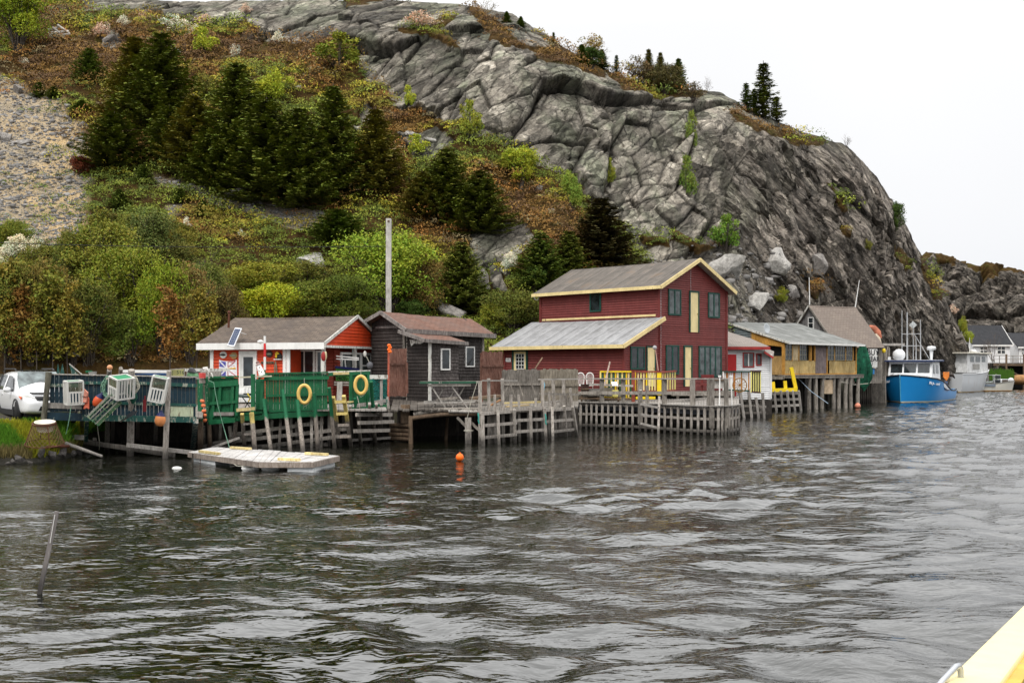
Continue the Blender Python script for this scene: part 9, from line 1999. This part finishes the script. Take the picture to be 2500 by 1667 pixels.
# ================================================================ WHITE CAR
def car():
 fr = Vector((.60, -.80, 0)).normalized(); ang = math.atan2(fr.y, fr.x); pos = V(XU(46, 34.9), 34.9, 0)
 lf = Vector((-fr.y, fr.x, 0)); c = pos-fr*1.32+lf*.80; T = Thing('parked_car', (c.x, c.y, 1.08), ang, 'white compact SUV with roof rails parked on gravel behind the blue fence', 'car')
 WPm, n_, l_, b_ = new_mat('car_white'); b_.inputs['Base Color'].default_value = (.74, .74, .75, 1); b_.inputs['Roughness'].default_value = .22; b_.inputs['Coat Weight'].default_value = .6
 BLK = M_flat('black_plastic', (.015, .015, .016), .5); TY = M_flat('tyre_rubber', (.022, .022, .022), .8); GL = M_glass('car_glass', (.02, .024, .026), .04); GLW = M_glass('windscreen_glass', (.10, .12, .12), .04); CH = M_flat('chrome', (.6, .6, .62), .2, .9); RM_ = M_flat('alloy', (.45, .46, .48), .3, .7)
 st = [  # x, zb, wb, zbelt, wbelt, ztop, wtop
  (-2.26, .50, .70, .95, .78, 1.12, .66), (-2.20, .36, .80, .98, .86, 1.34, .66), (-2.0, .30, .86, 1.02, .90, 1.56, .62), (-1.5, .28, .88, 1.02, .91, 1.66, .61), (-.6, .28, .88, 1.01, .915, 1.69, .62), (.15, .28, .88, 1.00, .915, 1.66, .61),
  (.55, .28, .88, 1.00, .91, 1.44, .66), (1.08, .28, .88, 1.00, .90, 1.08, .76), (1.35, .28, .88, .97, .89, 1.04, .74), (1.8, .29, .87, .90, .87, .98, .68), (2.08, .30, .82, .82, .82, .89, .62), (2.22, .34, .74, .70, .74, .76, .56), (2.28, .40, .62, .62, .62, .66, .50)]
 ring = lambda s: [(s[0], 0, s[1]), (s[0], s[2]*.9, s[1]), (s[0], s[2], s[1]+.10), (s[0], s[4]+.005, (s[1]+s[3])*.53), (s[0], s[4], s[3]-.06), (s[0], s[4]*.975, s[3]), (s[0], s[6]+(s[4]-s[6])*.18, s[5]-.07*(s[5]-s[3]+.3)), (s[0], s[6]*.86, s[5]-.012), (s[0], 0, s[5]+.012)]
 for sd in (1,):
  m = MB(); vs = []; K = 9
  for s in st: r = ring(s); full = r+[(x, -y, z) for x, y, z in reversed(r[1:-1])]; vs += full
  Nn = 2*K-2; fs = [(i*Nn+k, i*Nn+(k+1) % Nn, (i+1)*Nn+(k+1) % Nn, (i+1)*Nn+k) for i in range(len(st)-1) for k in range(Nn)]+[tuple(range(Nn-1, -1, -1)), tuple(range((len(st)-1)*Nn, len(st)*Nn))]
  m.add(vs, fs, True); b = m.build('body', WPm, T.e); md = b.modifiers.new('s', 'SUBSURF'); md.levels = 2; md.render_levels = 2
 def strip(pts, mat, nm, t=(0, 0, .012), par=None): m = MB(); m.slab(pts, t); return m.build(nm, mat, par or T.e)
 m = MB(); m.add([(1.05, -.74, 1.095), (1.05, .74, 1.095), (.62, .70, 1.40), (.23, .60, 1.655), (.23, -.60, 1.655), (.62, -.70, 1.40)], [(0, 1, 2, 5), (5, 2, 3, 4)]); m.build('windscreen', GLW, T.e)
 for s in (-1, 1):
  m = MB(); m.add([(.95, s*.90, 1.04), (.30, s*.745, 1.50), (-1.1, s*.715, 1.56), (-1.75, s*.76, 1.42), (-2.0, s*.87, 1.10), (.3, s*.925, 1.03)], [(0, 1, 2, 3, 4, 5)]); m.build('side_window', GL, T.e)
  for x in (-.25, -1.25): m = MB(); m.bar((x, s*.935, 1.03), (x-.06, s*.735, 1.56), .07, .02); m.build('window_pillar', WPm if x > -1 else BLK, T.e)
  m = MB(); m.tube([(.1, s*.60, 1.70), (-.2, s*.60, 1.745), (-1.6, s*.60, 1.745), (-1.85, s*.6, 1.66)], .022, 6); m.build('roof_rail', BLK, T.e)
  m = MB(); m.ball((.72, s*1.02, 1.07), .12, 12, (.7, 1.1, .72)); mi = m.build('mirror', WPm, T.e)
  m = MB(); m.box((-.1, s*.90, .34), (2.6, .08, .18)); m.build('sill', BLK, T.e)
  for x in (1.30, -1.32):
   w = empty('wheel', (x, s*.80, .355)); w.parent = T.e; rot = Matrix.Rotation(R(90), 3, 'X');
   if x > 0: w.rotation_euler = (0, 0, R(-14))
   m = MB(); m.lathe((0, 0, 0), [(.22, -.11), (.33, -.115), (.355, -.08), (.355, .08), (.33, .115), (.22, .11)], 28, rot); m.build('tyre', TY, w)
   m = MB(); m.lathe((0, s*-.0, 0), [(.001, -.085), (.06, -.09), (.08, -.06), (.2, -.07), (.225, -.10), (.225, .10), (.2, .07), (.08, .06), (.06, .09), (.001, .085)], 20, rot)
   for k in range(5): a = 2*math.pi*k/5; m.bar((.05*math.cos(a), s*.085, .05*math.sin(a)), (.21*math.cos(a), s*.09, .21*math.sin(a)), .05, .03)
   m.build('rim', RM_, w)
   m = MB(); m.lathe((x, s*.845, .37), [(.36, -.06), (.425, -.07), (.425, .07), (.36, .06)], 26, rot); m.lathe((x, s*.80, .37), [(.001, .09), (.42, .09)], 26, rot); m.build('wheel_arch', BLK, T.e)
  m = MB(); m.slab([(2.07, s*.46, .72), (2.02, s*.80, .74), (1.72, s*.895, .88), (1.95, s*.70, .90), (2.12, s*.50, .80)], (.05, 0, .015)); h = m.build('headlight', M_flat('lamp_glass', (.45, .45, .42), .08), T.e)
  m = MB(); m.slab([(1.72, s*.905, .88), (1.90, s*.87, .77), (1.92, s*.84, .86)], (.04, s*.01, .0)); m.build('indicator', M_flat('amber', (.75, .13, .03), .2), h)
  m = MB(); m.lathe((2.21, s*.56, .43), [(.001, .02), (.07, .02), (.09, 0)], 14, Matrix.Rotation(R(90), 3, 'Y') @ Matrix.Diagonal((.6, 1, 1))); m.build('fog_lamp', BLK, T.e)
  for z, x0 in ((1.00, -.2), (1.0, -1.2)): m = MB(); m.box((x0-.35, s*.925, .92), (.16, .03, .03)); m.build('door_handle', WPm, T.e)
 m = MB(); m.slab([(2.19, -.46, .74), (2.19, .46, .74), (2.10, .50, .86), (2.10, -.50, .86)], (.04, 0, .01)); gr = m.build('grille', BLK, T.e)
 for z in (.76, .81): m = MB(); m.box((2.235-(z-.76)*.8, 0, z), (.03, .84, .022)); m.build('chrome_bar', CH, gr)
 m = MB(); m.slab([(2.25, -.42, .42), (2.25, .42, .42), (2.26, .36, .56), (2.26, -.36, .56)], (.025, 0, 0)); m.build('lower_intake', BLK, T.e)
 m = MB(); m.slab([(1.96, -.62, .965), (1.96, .62, .965), (2.06, .56, .93), (2.06, -.56, .93)], (0, 0, .035)); m.build('bonnet_deflector', BLK, T.e)
 m = MB(); m.slab([(-.05, -.42, 1.695), (-.05, .42, 1.695), (-.75, .42, 1.715), (-.75, -.42, 1.715)], (0, 0, .008)); m.build('sunroof', GL, T.e)
 m = MB(); m.box((0, 0, .30), (3.6, 1.5, .2)); m.build('underbody', BLK, T.e)
car()
# ================================================================ BOATS
def hull(T, L, B, stations, mat, stripe=None, name='hull', gun=None, gunw=.10):
 """stations: (s 0 bow..1 stern, sheer z, half beam deck, half beam chine/waterline) local x: bow at 0, stern at +L"""
 m = MB(); vs = []; rows = []
 for (s, zs, bd, bw, rake) in stations:
  x = s*L; pts = [(x-rake, bd, zs), (x-rake*.62, bd*.55+bw*.47, zs*.58+.02), (x-rake*.2, bw*1.0, .18), (x-rake*.05, bw*.93, -.08), (x, bw*.55, -.55), (x, .0, -.75)]
  rows.append(pts+[(a, -b, c) for a, b, c in reversed(pts[:-1])])
 n = len(rows[0])
 for r in rows: vs += r
 fs = [(i*n+k, (i+1)*n+k, (i+1)*n+k+1, i*n+k+1) for i in range(len(rows)-1) for k in range(n-1)]; e = len(rows)-1; fs.append(tuple(e*n+k for k in range(n)))
 m.add(vs, fs, True); h = m.build(name, mat, T.e); sub = h.modifiers.new('es', 'EDGE_SPLIT'); sub.split_angle = R(50)
 if gun:
  for sd in (1, -1): m = MB(); m.tube([(s*L-rk, sd*(bd+.01), zs) for (s, zs, bd, bw, rk) in stations], gunw, 6); m.build('rub_rail', gun, T.e)
 return h
def hull_mat(name, col, bot, line, zl=.06, zb=-.0, rusty=0):
 m, n, l, b = new_mat(name); g = N(n, 'ShaderNodeTexCoord'); s_ = N(n, 'ShaderNodeSeparateXYZ'); l.new(g.outputs['Object'], s_.inputs[0])
 a = noise(n, l, .9, 4, .6, coords(n, l)); st = noise(n, l, 2.2, 6, .7, coords(n, l, (1, 1, .15)))
 c = mixc(n, l, mathn(n, l, 'MULTIPLY', a, .3), col, tuple(x*.7 for x in col))
 if rusty: c = mixc(n, l, mathn(n, l, 'MULTIPLY', ramp(n, l, st, [(.55, g3(0)), (.75, g3(1))]), rusty), c, (.28, .13, .05))
 k = ramp(n, l, s_.outputs['Z'], [(zb, g3(0)), (zb+.002, g3(1))]); k2 = ramp(n, l, s_.outputs['Z'], [(zl, g3(0)), (zl+.002, g3(1))])
 c = mixc(n, l, k2, line, c); c = mixc(n, l, k, bot, c); l.new(c, b.inputs['Base Color']); b.inputs['Roughness'].default_value = .3; b.inputs['Specular IOR Level'].default_value = .4; MATS[name] = m; return m
WB = M_paint('boat_white', (.76, .77, .78), 0, .35, dirt=.12); BLKR = M_flat('black_rubber', (.008, .008, .012), .5)
def boat_text(T, s, size, M): return text_mesh(s, size, 'boat_name', M_flat('name_white', (.75, .80, .85)), T.e, M, .006, .25, .008)
def blue_boat():
 bow = V(XU(2199, 87), 87, 0); th = R(33.5); d = Vector((math.sin(th), math.cos(th), 0)); ang = math.atan2(d.y, d.x)
 T = Thing('fishing_boat', (bow.x, bow.y, 0), ang, 'bright blue fishing boat with a white wheelhouse moored bow towards the viewer', 'boat'); L = 11.2
 S = [(0, 2.22, .05, .02, .25), (.05, 2.16, .75, .30, .22), (.12, 2.05, 1.72, 1.05, .15), (.21, 1.92, 2.30, 1.70, .08), (.34, 1.74, 2.42, 2.05, .03), (.48, 1.50, 2.30, 2.10, 0), (.58, 1.20, 2.30, 2.15, 0), (.70, .92, 2.26, 2.15, 0), (.85, .86, 2.18, 2.08, 0), (1, .95, 2.02, 1.95, 0)]
 hull(T, L, 4, S, hull_mat('blue_hull', (.010, .24, .60), (.07, .018, .008), (.62, .60, .42), .10, .03), gun=BLKR, gunw=.055)
 m = MB(); m.add([(s*L, bd-.08, zs-.05) for s, zs, bd, bw, rk in S]+[(s*L, -bd+.08, zs-.05) for s, zs, bd, bw, rk in S], [(i, i+1, 10+i+1, 10+i) for i in range(9)]); m.build('deck', M_paint('deck_grey', (.45, .47, .48)), T.e)
 m = MB(); m.bar((-.27, 0, 2.25), (-.02, 0, .1), .06, .05); m.build('stem', M_flat('stem_blue', (.10, .42, .62)), T.e)
 # trunk cabin and wheelhouse
 m = MB(); m.slab([(1.2, -.9, 2.0), (1.2, .9, 2.0), (3.2, 1.7, 1.85), (3.2, -1.7, 1.85)], (0, 0, .38)); m.build('trunk_cabin', WB, T.e, .08)
 x0, x1 = 3.0, 5.9; z0, z1 = 1.5, 3.30
 m = MB(); m.slab([(x0-.15, -1.75, z0+.3), (x0-.15, 1.75, z0+.3), (x0+.25, 1.72, z1), (x0+.25, -1.72, z1)], (.08, 0, 0));
 for s in (-1, 1): m.slab([(x0-.1, s*1.75, z0), (x1, s*1.85, z0-.4), (x1-.2, s*1.75, z1), (x0+.25, s*1.72, z1)], (0, -s*.08, 0))
 m.slab([(x1-.2, -1.75, z1), (x1-.2, 1.75, z1), (x1, 1.8, 1.1), (x1, -1.8, 1.1)], (-.06, 0, 0)); m.build('wheelhouse', WB, T.e)
 m = MB(); m.slab([(x0-.25, -2.0, z1), (x0-.25, 2.0, z1), (x1+.5, 2.0, z1+.03), (x1+.5, -2.0, z1+.03)], (0, 0, .13)); rf = m.build('wheelhouse_roof', M_flat('roof_navy', (.02, .035, .10), .5), T.e, .03)
 m = MB(); m.slab([(x0-.15, -1.9, z1+.135), (x0-.15, 1.9, z1+.135), (x1+.4, 1.9, z1+.165), (x1+.4, -1.9, z1+.165)], (0, 0, .02)); m.build('roof_top', WB, rf)
 for y0, y1 in ((-1.55, -.62), (-.48, .48), (.62, 1.55)): m = MB(); zz0, zz1 = 2.40, 3.12; f = lambda z: x0-.15+(z-z0-.3)*.27-.02; m.slab([(f(zz0), y0, zz0), (f(zz0), y1, zz0), (f(zz1), y1, zz1), (f(zz1), y0, zz1)], (-.015, 0, 0)); m.build('window', GLASS, T.e)
 for s in (-1, 1):
  for a, b in ((x0+.45, x0+.85), (x0+1.3, x0+2.2)): m = MB(); m.slab([(a, s*1.775, 2.35), (b, s*1.79, 2.3), (b, s*1.76, 3.05), (a+.06, s*1.745, 3.08)], (0, s*.012, 0)); m.build('side_window', GLASS, T.e)
 # gear on the roof
 m = MB(); m.lathe((3.35, .95, z1+.58), [(.001, -.48), (.30, -.44), (.47, -.2), (.50, 0), (.47, .2), (.30, .40), (.001, .48)], 22, Matrix.Rotation(R(90), 3, 'X') @ Matrix.Rotation(R(38), 3, 'Y')); m.build('life_raft', WB, T.e)
 m = MB(); m.cyl((4.6, -1.35, z1+.15), (4.6, -1.35, z1+.95), .09, .16, 10); m.lathe((4.6, -1.35, z1+.95), [(.05, -.0), (.34, .05), (.36, .25), (.30, .34), (.001, .38)], 18); m.build('radar', WB, T.e)
 AL = M_flat('mast_grey', (.40, .41, .42), .4)
 for x, y, h, r in ((4.3, .95, 5.3, .045), (4.6, .6, 5.1, .09), (4.3, -.55, 4.3, .05), (4.7, -.1, 2.6, .05)): m = MB(); m.cyl((x, y, z1), (x, y, z1+h*.82), r, r*.6, 8); m.build('mast' if r > .08 else 'antenna', AL, T.e)
 for za in (1.35, 2.35): m = MB(); m.bar((4.35, 1.0, z1+za), (4.35, -.6, z1+za), .06); m.build('crossbar', AL, T.e)
 m = MB(); m.bar((4.6, .1, z1+.2), (4.6, .1, z1+3.0), .05); m.build('mast_stay', AL, T.e); m = MB(); m.tube([(4.6, 0, z1+2.3), (4.7, -1.2, z1+.2)], .03, 5); m.build('stay', AL, T.e)
 m = MB();
 for q in ((4.5, .1, z1+3.1),): m.slab([(q[0], q[1]-.32, q[2]), (q[0], q[1], q[2]-.32), (q[0], q[1]+.32, q[2]), (q[0], q[1], q[2]+.32)], (.03, 0, 0)); m.slab([(q[0]-.2, q[1], q[2]), (q[0], q[1], q[2]-.32), (q[0]+.25, q[1], q[2]), (q[0], q[1], q[2]+.32)], (0, .03, 0))
 m.build('radar_reflector', M_flat('reflector', (.5, .52, .52), .4), T.e)
 m = MB(); m.box((3.2, 1.7, z1+.3), (.2, .2, .25)); m.build('lamp', WB, T.e)
 # stern bulwark box, canvas
 m = MB(); m.slab([(6.3, -1.2, .9), (7.8, -1.2, .9), (7.8, -2.0, .9), (6.3, -2.0, .9)], (0, 0, .75)); m.build('blue_box', M_flat('box_blue', (.04, .07, .16), .6), T.e, .05)
 m = MB(); m.slab([(6.3, 2.0, .9), (9.8, 1.9, .9), (9.8, 1.4, .9), (6.3, 1.4, .9)], (0, 0, .5)); m.build('side_locker', WB, T.e, .05)
 # wave stripe on the quarter
 m = MB(); m.slab([(4.3, -2.31, 1.62), (5.2, -2.33, 1.42), (6.6, -2.30, 1.02), (7.2, -2.29, .93), (6.0, -2.29, .98), (5.0, -2.28, 1.15)], (0, -.03, 0)); m.build('white_flash', WB, T.e); m = MB(); m.slab([(5.0, -2.30, 1.16), (6.0, -2.31, .99), (7.2, -2.31, .94), (6.2, -2.30, .88), (5.2, -2.29, .98)], (0, -.035, 0)); m.build('navy_flash', M_flat('flash_navy', (.01, .02, .08)), T.e)
 def side_text(sd, s0, s1, t, size):
  def at(s):
   xs = [q[0] for q in S]; f = lambda k: float(np.interp(s, xs, [q[k] for q in S])); return Vector((s*L-f(4)*.7, sd*(f(2)*.80+f(3)*.22+.03), f(1)*.80))
  a, b = (at(s0), at(s1)) if sd < 0 else (at(s1), at(s0)); X_ = (b-a).normalized(); Z_ = Vector((0, 0, 1)); Y_ = Z_.cross(X_).normalized(); Z_ = X_.cross(Y_); c = (a+b)/2-Y_*.10
  boat_text(T, t, size, Matrix(((X_.x, Y_.x, Z_.x, c.x), (X_.y, Y_.y, Z_.y, c.y), (X_.z, Y_.z, Z_.z, c.z), (0, 0, 0, 1))))
 side_text(-1, .13, .28, 'Ms Jill Reed', .32); side_text(1, .06, .17, 'Ms Jill Reed', .28)
 T2 = Thing('orange_fender', P(2314, 919, 97), 0, 'orange shield shaped board hung between the blue and white boats', 'fender'); m = T2.mbw(); m.slab([P(2303, 908, 96), P(2318, 908, 96), P(2318, 920, 96), P(2311, 930, 96), P(2303, 921, 96)], (0, .12, 0)); m.build('shield', M_flat('shield_orange', (.72, .22, .04), .5, var=.4, sc=4), T2.e, .04); m = T2.mbw(); m.tube([P(2300, 916, 96.3), P(2311, 914, 96.3), P(2326, 916, 96.3), P(2331, 923, 96.3)], [.12, .16, .15, .05], 8); m.build('dark_roll', M_flat('dark_roll', (.03, .02, .015)), T2.e)
blue_boat()
def white_boat():
 bow = V(XU(2288, 118), 118, 0); d = Vector((math.sin(R(38)), math.cos(R(38)), 0)); s_ = V(XU(2384, 131), 128.5, 0); d = (s_-bow); L = d.length; d.normalize(); ang = math.atan2(d.y, d.x)
 bow = V(XU(2392, 128.5), 128.5, 0); d = -d; ang = math.atan2(d.y, d.x)
 T = Thing('fishing_boat', (bow.x, bow.y, 0), ang, 'old white fishing boat with a rust streaked wheelhouse behind the blue one', 'boat'); L = 10.5
 S = [(0, 2.75, .06, .02, .55), (.06, 2.65, .8, .28, .42), (.15, 2.5, 1.5, .9, .25), (.28, 2.35, 1.95, 1.5, .1), (.45, 2.2, 2.1, 1.85, 0), (.7, 2.1, 2.1, 1.9, 0), (1, 2.1, 1.95, 1.8, 0)]
 hull(T, L, 4, S, hull_mat('white_hull', (.56, .58, .60), (.06, .015, .008), (.50, .33, .08), .12, .06, .35), gun=WB, gunw=.06)
 m = MB(); m.add([(s*L, bd-.08, zs-.05) for s, zs, bd, bw, rk in S]+[(s*L, -bd+.08, zs-.05) for s, zs, bd, bw, rk in S], [(i, i+1, 7+i+1, 7+i) for i in range(6)]); m.build('deck', MATS['deck_grey'], T.e)
 m = MB(); z0, z1 = 2.2, 4.35; m.slab([(1.9, -1.6, z0), (8.2, -1.6, z0), (8.2, 1.6, z0), (1.9, 1.6, z0)], (0, 0, z1-z0)); m.build('wheelhouse', M_paint('old_white', (.70, .70, .69), .12, .5, under=(.45, .30, .18)), T.e, .05)
 m = MB(); m.slab([(1.4, -1.95, z1), (9.0, -1.95, z1), (9.0, 1.95, z1), (1.4, 1.95, z1)], (0, 0, .16)); m.build('wheelhouse_roof', M_paint('roof_cream', (.66, .62, .52), .15, .6), T.e, .05)
 for sd in (-1, 1):
  for a, b in ((2.8, 3.8), (4.4, 5.7), (6.3, 7.3)): m = MB(); m.slab([(a, sd*1.605, 3.45), (b, sd*1.605, 3.45), (b, sd*1.605, 4.05), (a, sd*1.605, 4.05)], (0, sd*.03, 0)); m.build('window', M_glass('window_glass_pale', (.045, .055, .055)), T.e)
  m = MB(); m.slab([(4.6, sd*1.62, 2.6), (6.6, sd*1.62, 2.6), (6.6, sd*1.62, 3.2), (4.6, sd*1.62, 3.2)], (0, sd*.03, 0)); m.build('worn_panel', M_paint('worn_panel', (.3, .3, .28), .5, .6), T.e)
 m = MB(); m.slab([(1.87, -1.3, 2.9), (1.87, -1.0, 2.9), (1.87, -1.0, 4.2), (1.87, -1.3, 4.2)], (-.02, 0, 0)); m.build('rust_streak', RUST, T.e)
 m = MB(); m.slab([(.3, -.8, 2.75), (1.9, -1.45, 2.6), (1.9, -1.45, 4.3), (1.3, -1.1, 4.2)], (0, .05, 0)); m.slab([(.3, .8, 2.75), (1.9, 1.45, 2.6), (1.9, 1.45, 4.3), (1.3, 1.1, 4.2)], (0, -.05, 0)); m.build('canvas_side', WB, T.e)
 m = MB(); m.ball((2.0, 0, z1+.35), .35, 12, (1.2, 1, .7)); m.build('roof_bundle', WHITEP, T.e)
 m = MB(); m.cyl((5.9, 1.0, 2.1), (5.9, 1.0, 6.2), .05, .03, 6); m.build('antenna', WHITEP, T.e)
white_boat()
def small_boat():
 st = V(XU(2376, 126.5), 126.5, 0); bw_ = V(XU(2470, 127.5), 127.5, 0); d = (st-bw_); L = d.length+.3; d.normalize(); ang = math.atan2(d.y, d.x)
 T = Thing('motor_boat', (bw_.x, bw_.y, 0), ang, 'small cream outboard motor boat with a cuddy at the far right', 'boat')
 S = [(0, 1.25, .05, .02, .35), (.10, 1.2, .55, .25, .2), (.25, 1.12, .92, .7, .08), (.45, .98, 1.08, .95, 0), (.7, .88, 1.1, 1.0, 0), (1, .88, 1.02, .95, 0)]
 hull(T, L, 2, S, hull_mat('cream_hull', (.66, .63, .55), (.10, .03, .01), (.50, .28, .06), .14, .08, .3), gun=M_flat('grey_rail', (.18, .17, .15)), gunw=.045)
 m = MB(); m.slab([(.9, -.75, 1.1), (.9, .75, 1.1), (1.95, .85, 1.0), (1.95, -.85, 1.0)], (0, 0, .35)); m.build('cuddy', WB, T.e, .05); m = MB(); m.slab([(1.0, .80, 1.15), (1.9, .88, 1.08), (1.9, .86, 1.4), (1.1, .78, 1.4)], (0, .02, 0)); m.build('side_screen', M_flat('brown_screen', (.08, .065, .05)), T.e)
 m = MB()
 for y in (-.65, .65):
  for x in (2.0, 2.7): m.bar((x, y, .95), (x, y, 1.95), .06)
 m.slab([(1.95, -.7, 1.9), (2.75, -.7, 1.9), (2.75, .7, 1.9), (1.95, .7, 1.9)], (0, 0, .05)); m.build('shelter_frame', WB, T.e)
 for z0, z1 in ((1.0, 1.4), (1.5, 1.88)): m = MB(); m.slab([(2.0, .68, z0), (2.7, .68, z0), (2.7, .68, z1), (2.0, .68, z1)], (0, .02, 0)); m.build('window', GLASS, T.e)
 m = MB(); m.ball((.1, 0, 1.35), .28, 12, (1.2, .9, .9)); m.build('white_fender', WB, T.e)
 for y, nm in ((.35, 'outboard_motor'), (-.35, 'outboard_motor')):
  m = MB(); m.box((L+.15, y, 1.25), (.38, .30, .5)); m.build(nm, M_flat('motor_black', (.012, .012, .014), .3), T.e, .05); m = MB(); m.box((L+.2, y, .55), (.16, .12, 1.1)); m.build('motor_leg', M_flat('motor_black2', (.015, .015, .02), .4), T.e)
 m = MB(); m.box((L-1.6, 1.12, .75), (1.6, .12, .28)); m.build('grey_box', M_flat('grey_blue', (.17, .20, .24)), T.e)
 m = MB(); m.bar((2.7, .3, 1.15), (L, .3, .95), .18, .12); m.build('tiller_boards', M_flat('pale_mint', (.5, .56, .52)), T.e)
 T2 = Thing('upturned_boat', P(2490, 922, 140), 0, 'orange brown rowing boat lying at the far right shore', 'boat'); m = T2.mbw(); q = P(2492, 927, 140); m.ball(q, 1.2, 14, (2.2, .9, .55)); m.build('hull', M_wood('orange_hull', (.35, .17, .06), (.5, .28, .12)), T2.e)
 g = Thing('grass_tuft', P(2440, 915, 142), 0, 'green grass patch below the white cottage wharf', 'grass patch'); m = g.mbw(); rd = random.Random(2)
 for i in range(700): u = rd.uniform(2415, 2475); v = rd.uniform(903, 926)+abs(u-2440)*.08; a = P(u, v, 141-(v-903)*.1); m.add([a+V(-.05, 0, -.1), a+V(.05, 0, -.1), a+V(rd.uniform(-.2, .2), -.1, rd.uniform(.2, .5))], [(0, 1, 2)])
 m.build('blades', M_flat('blade_green', (.07, .17, .015), .8, var=.5), g.e)
small_boat()
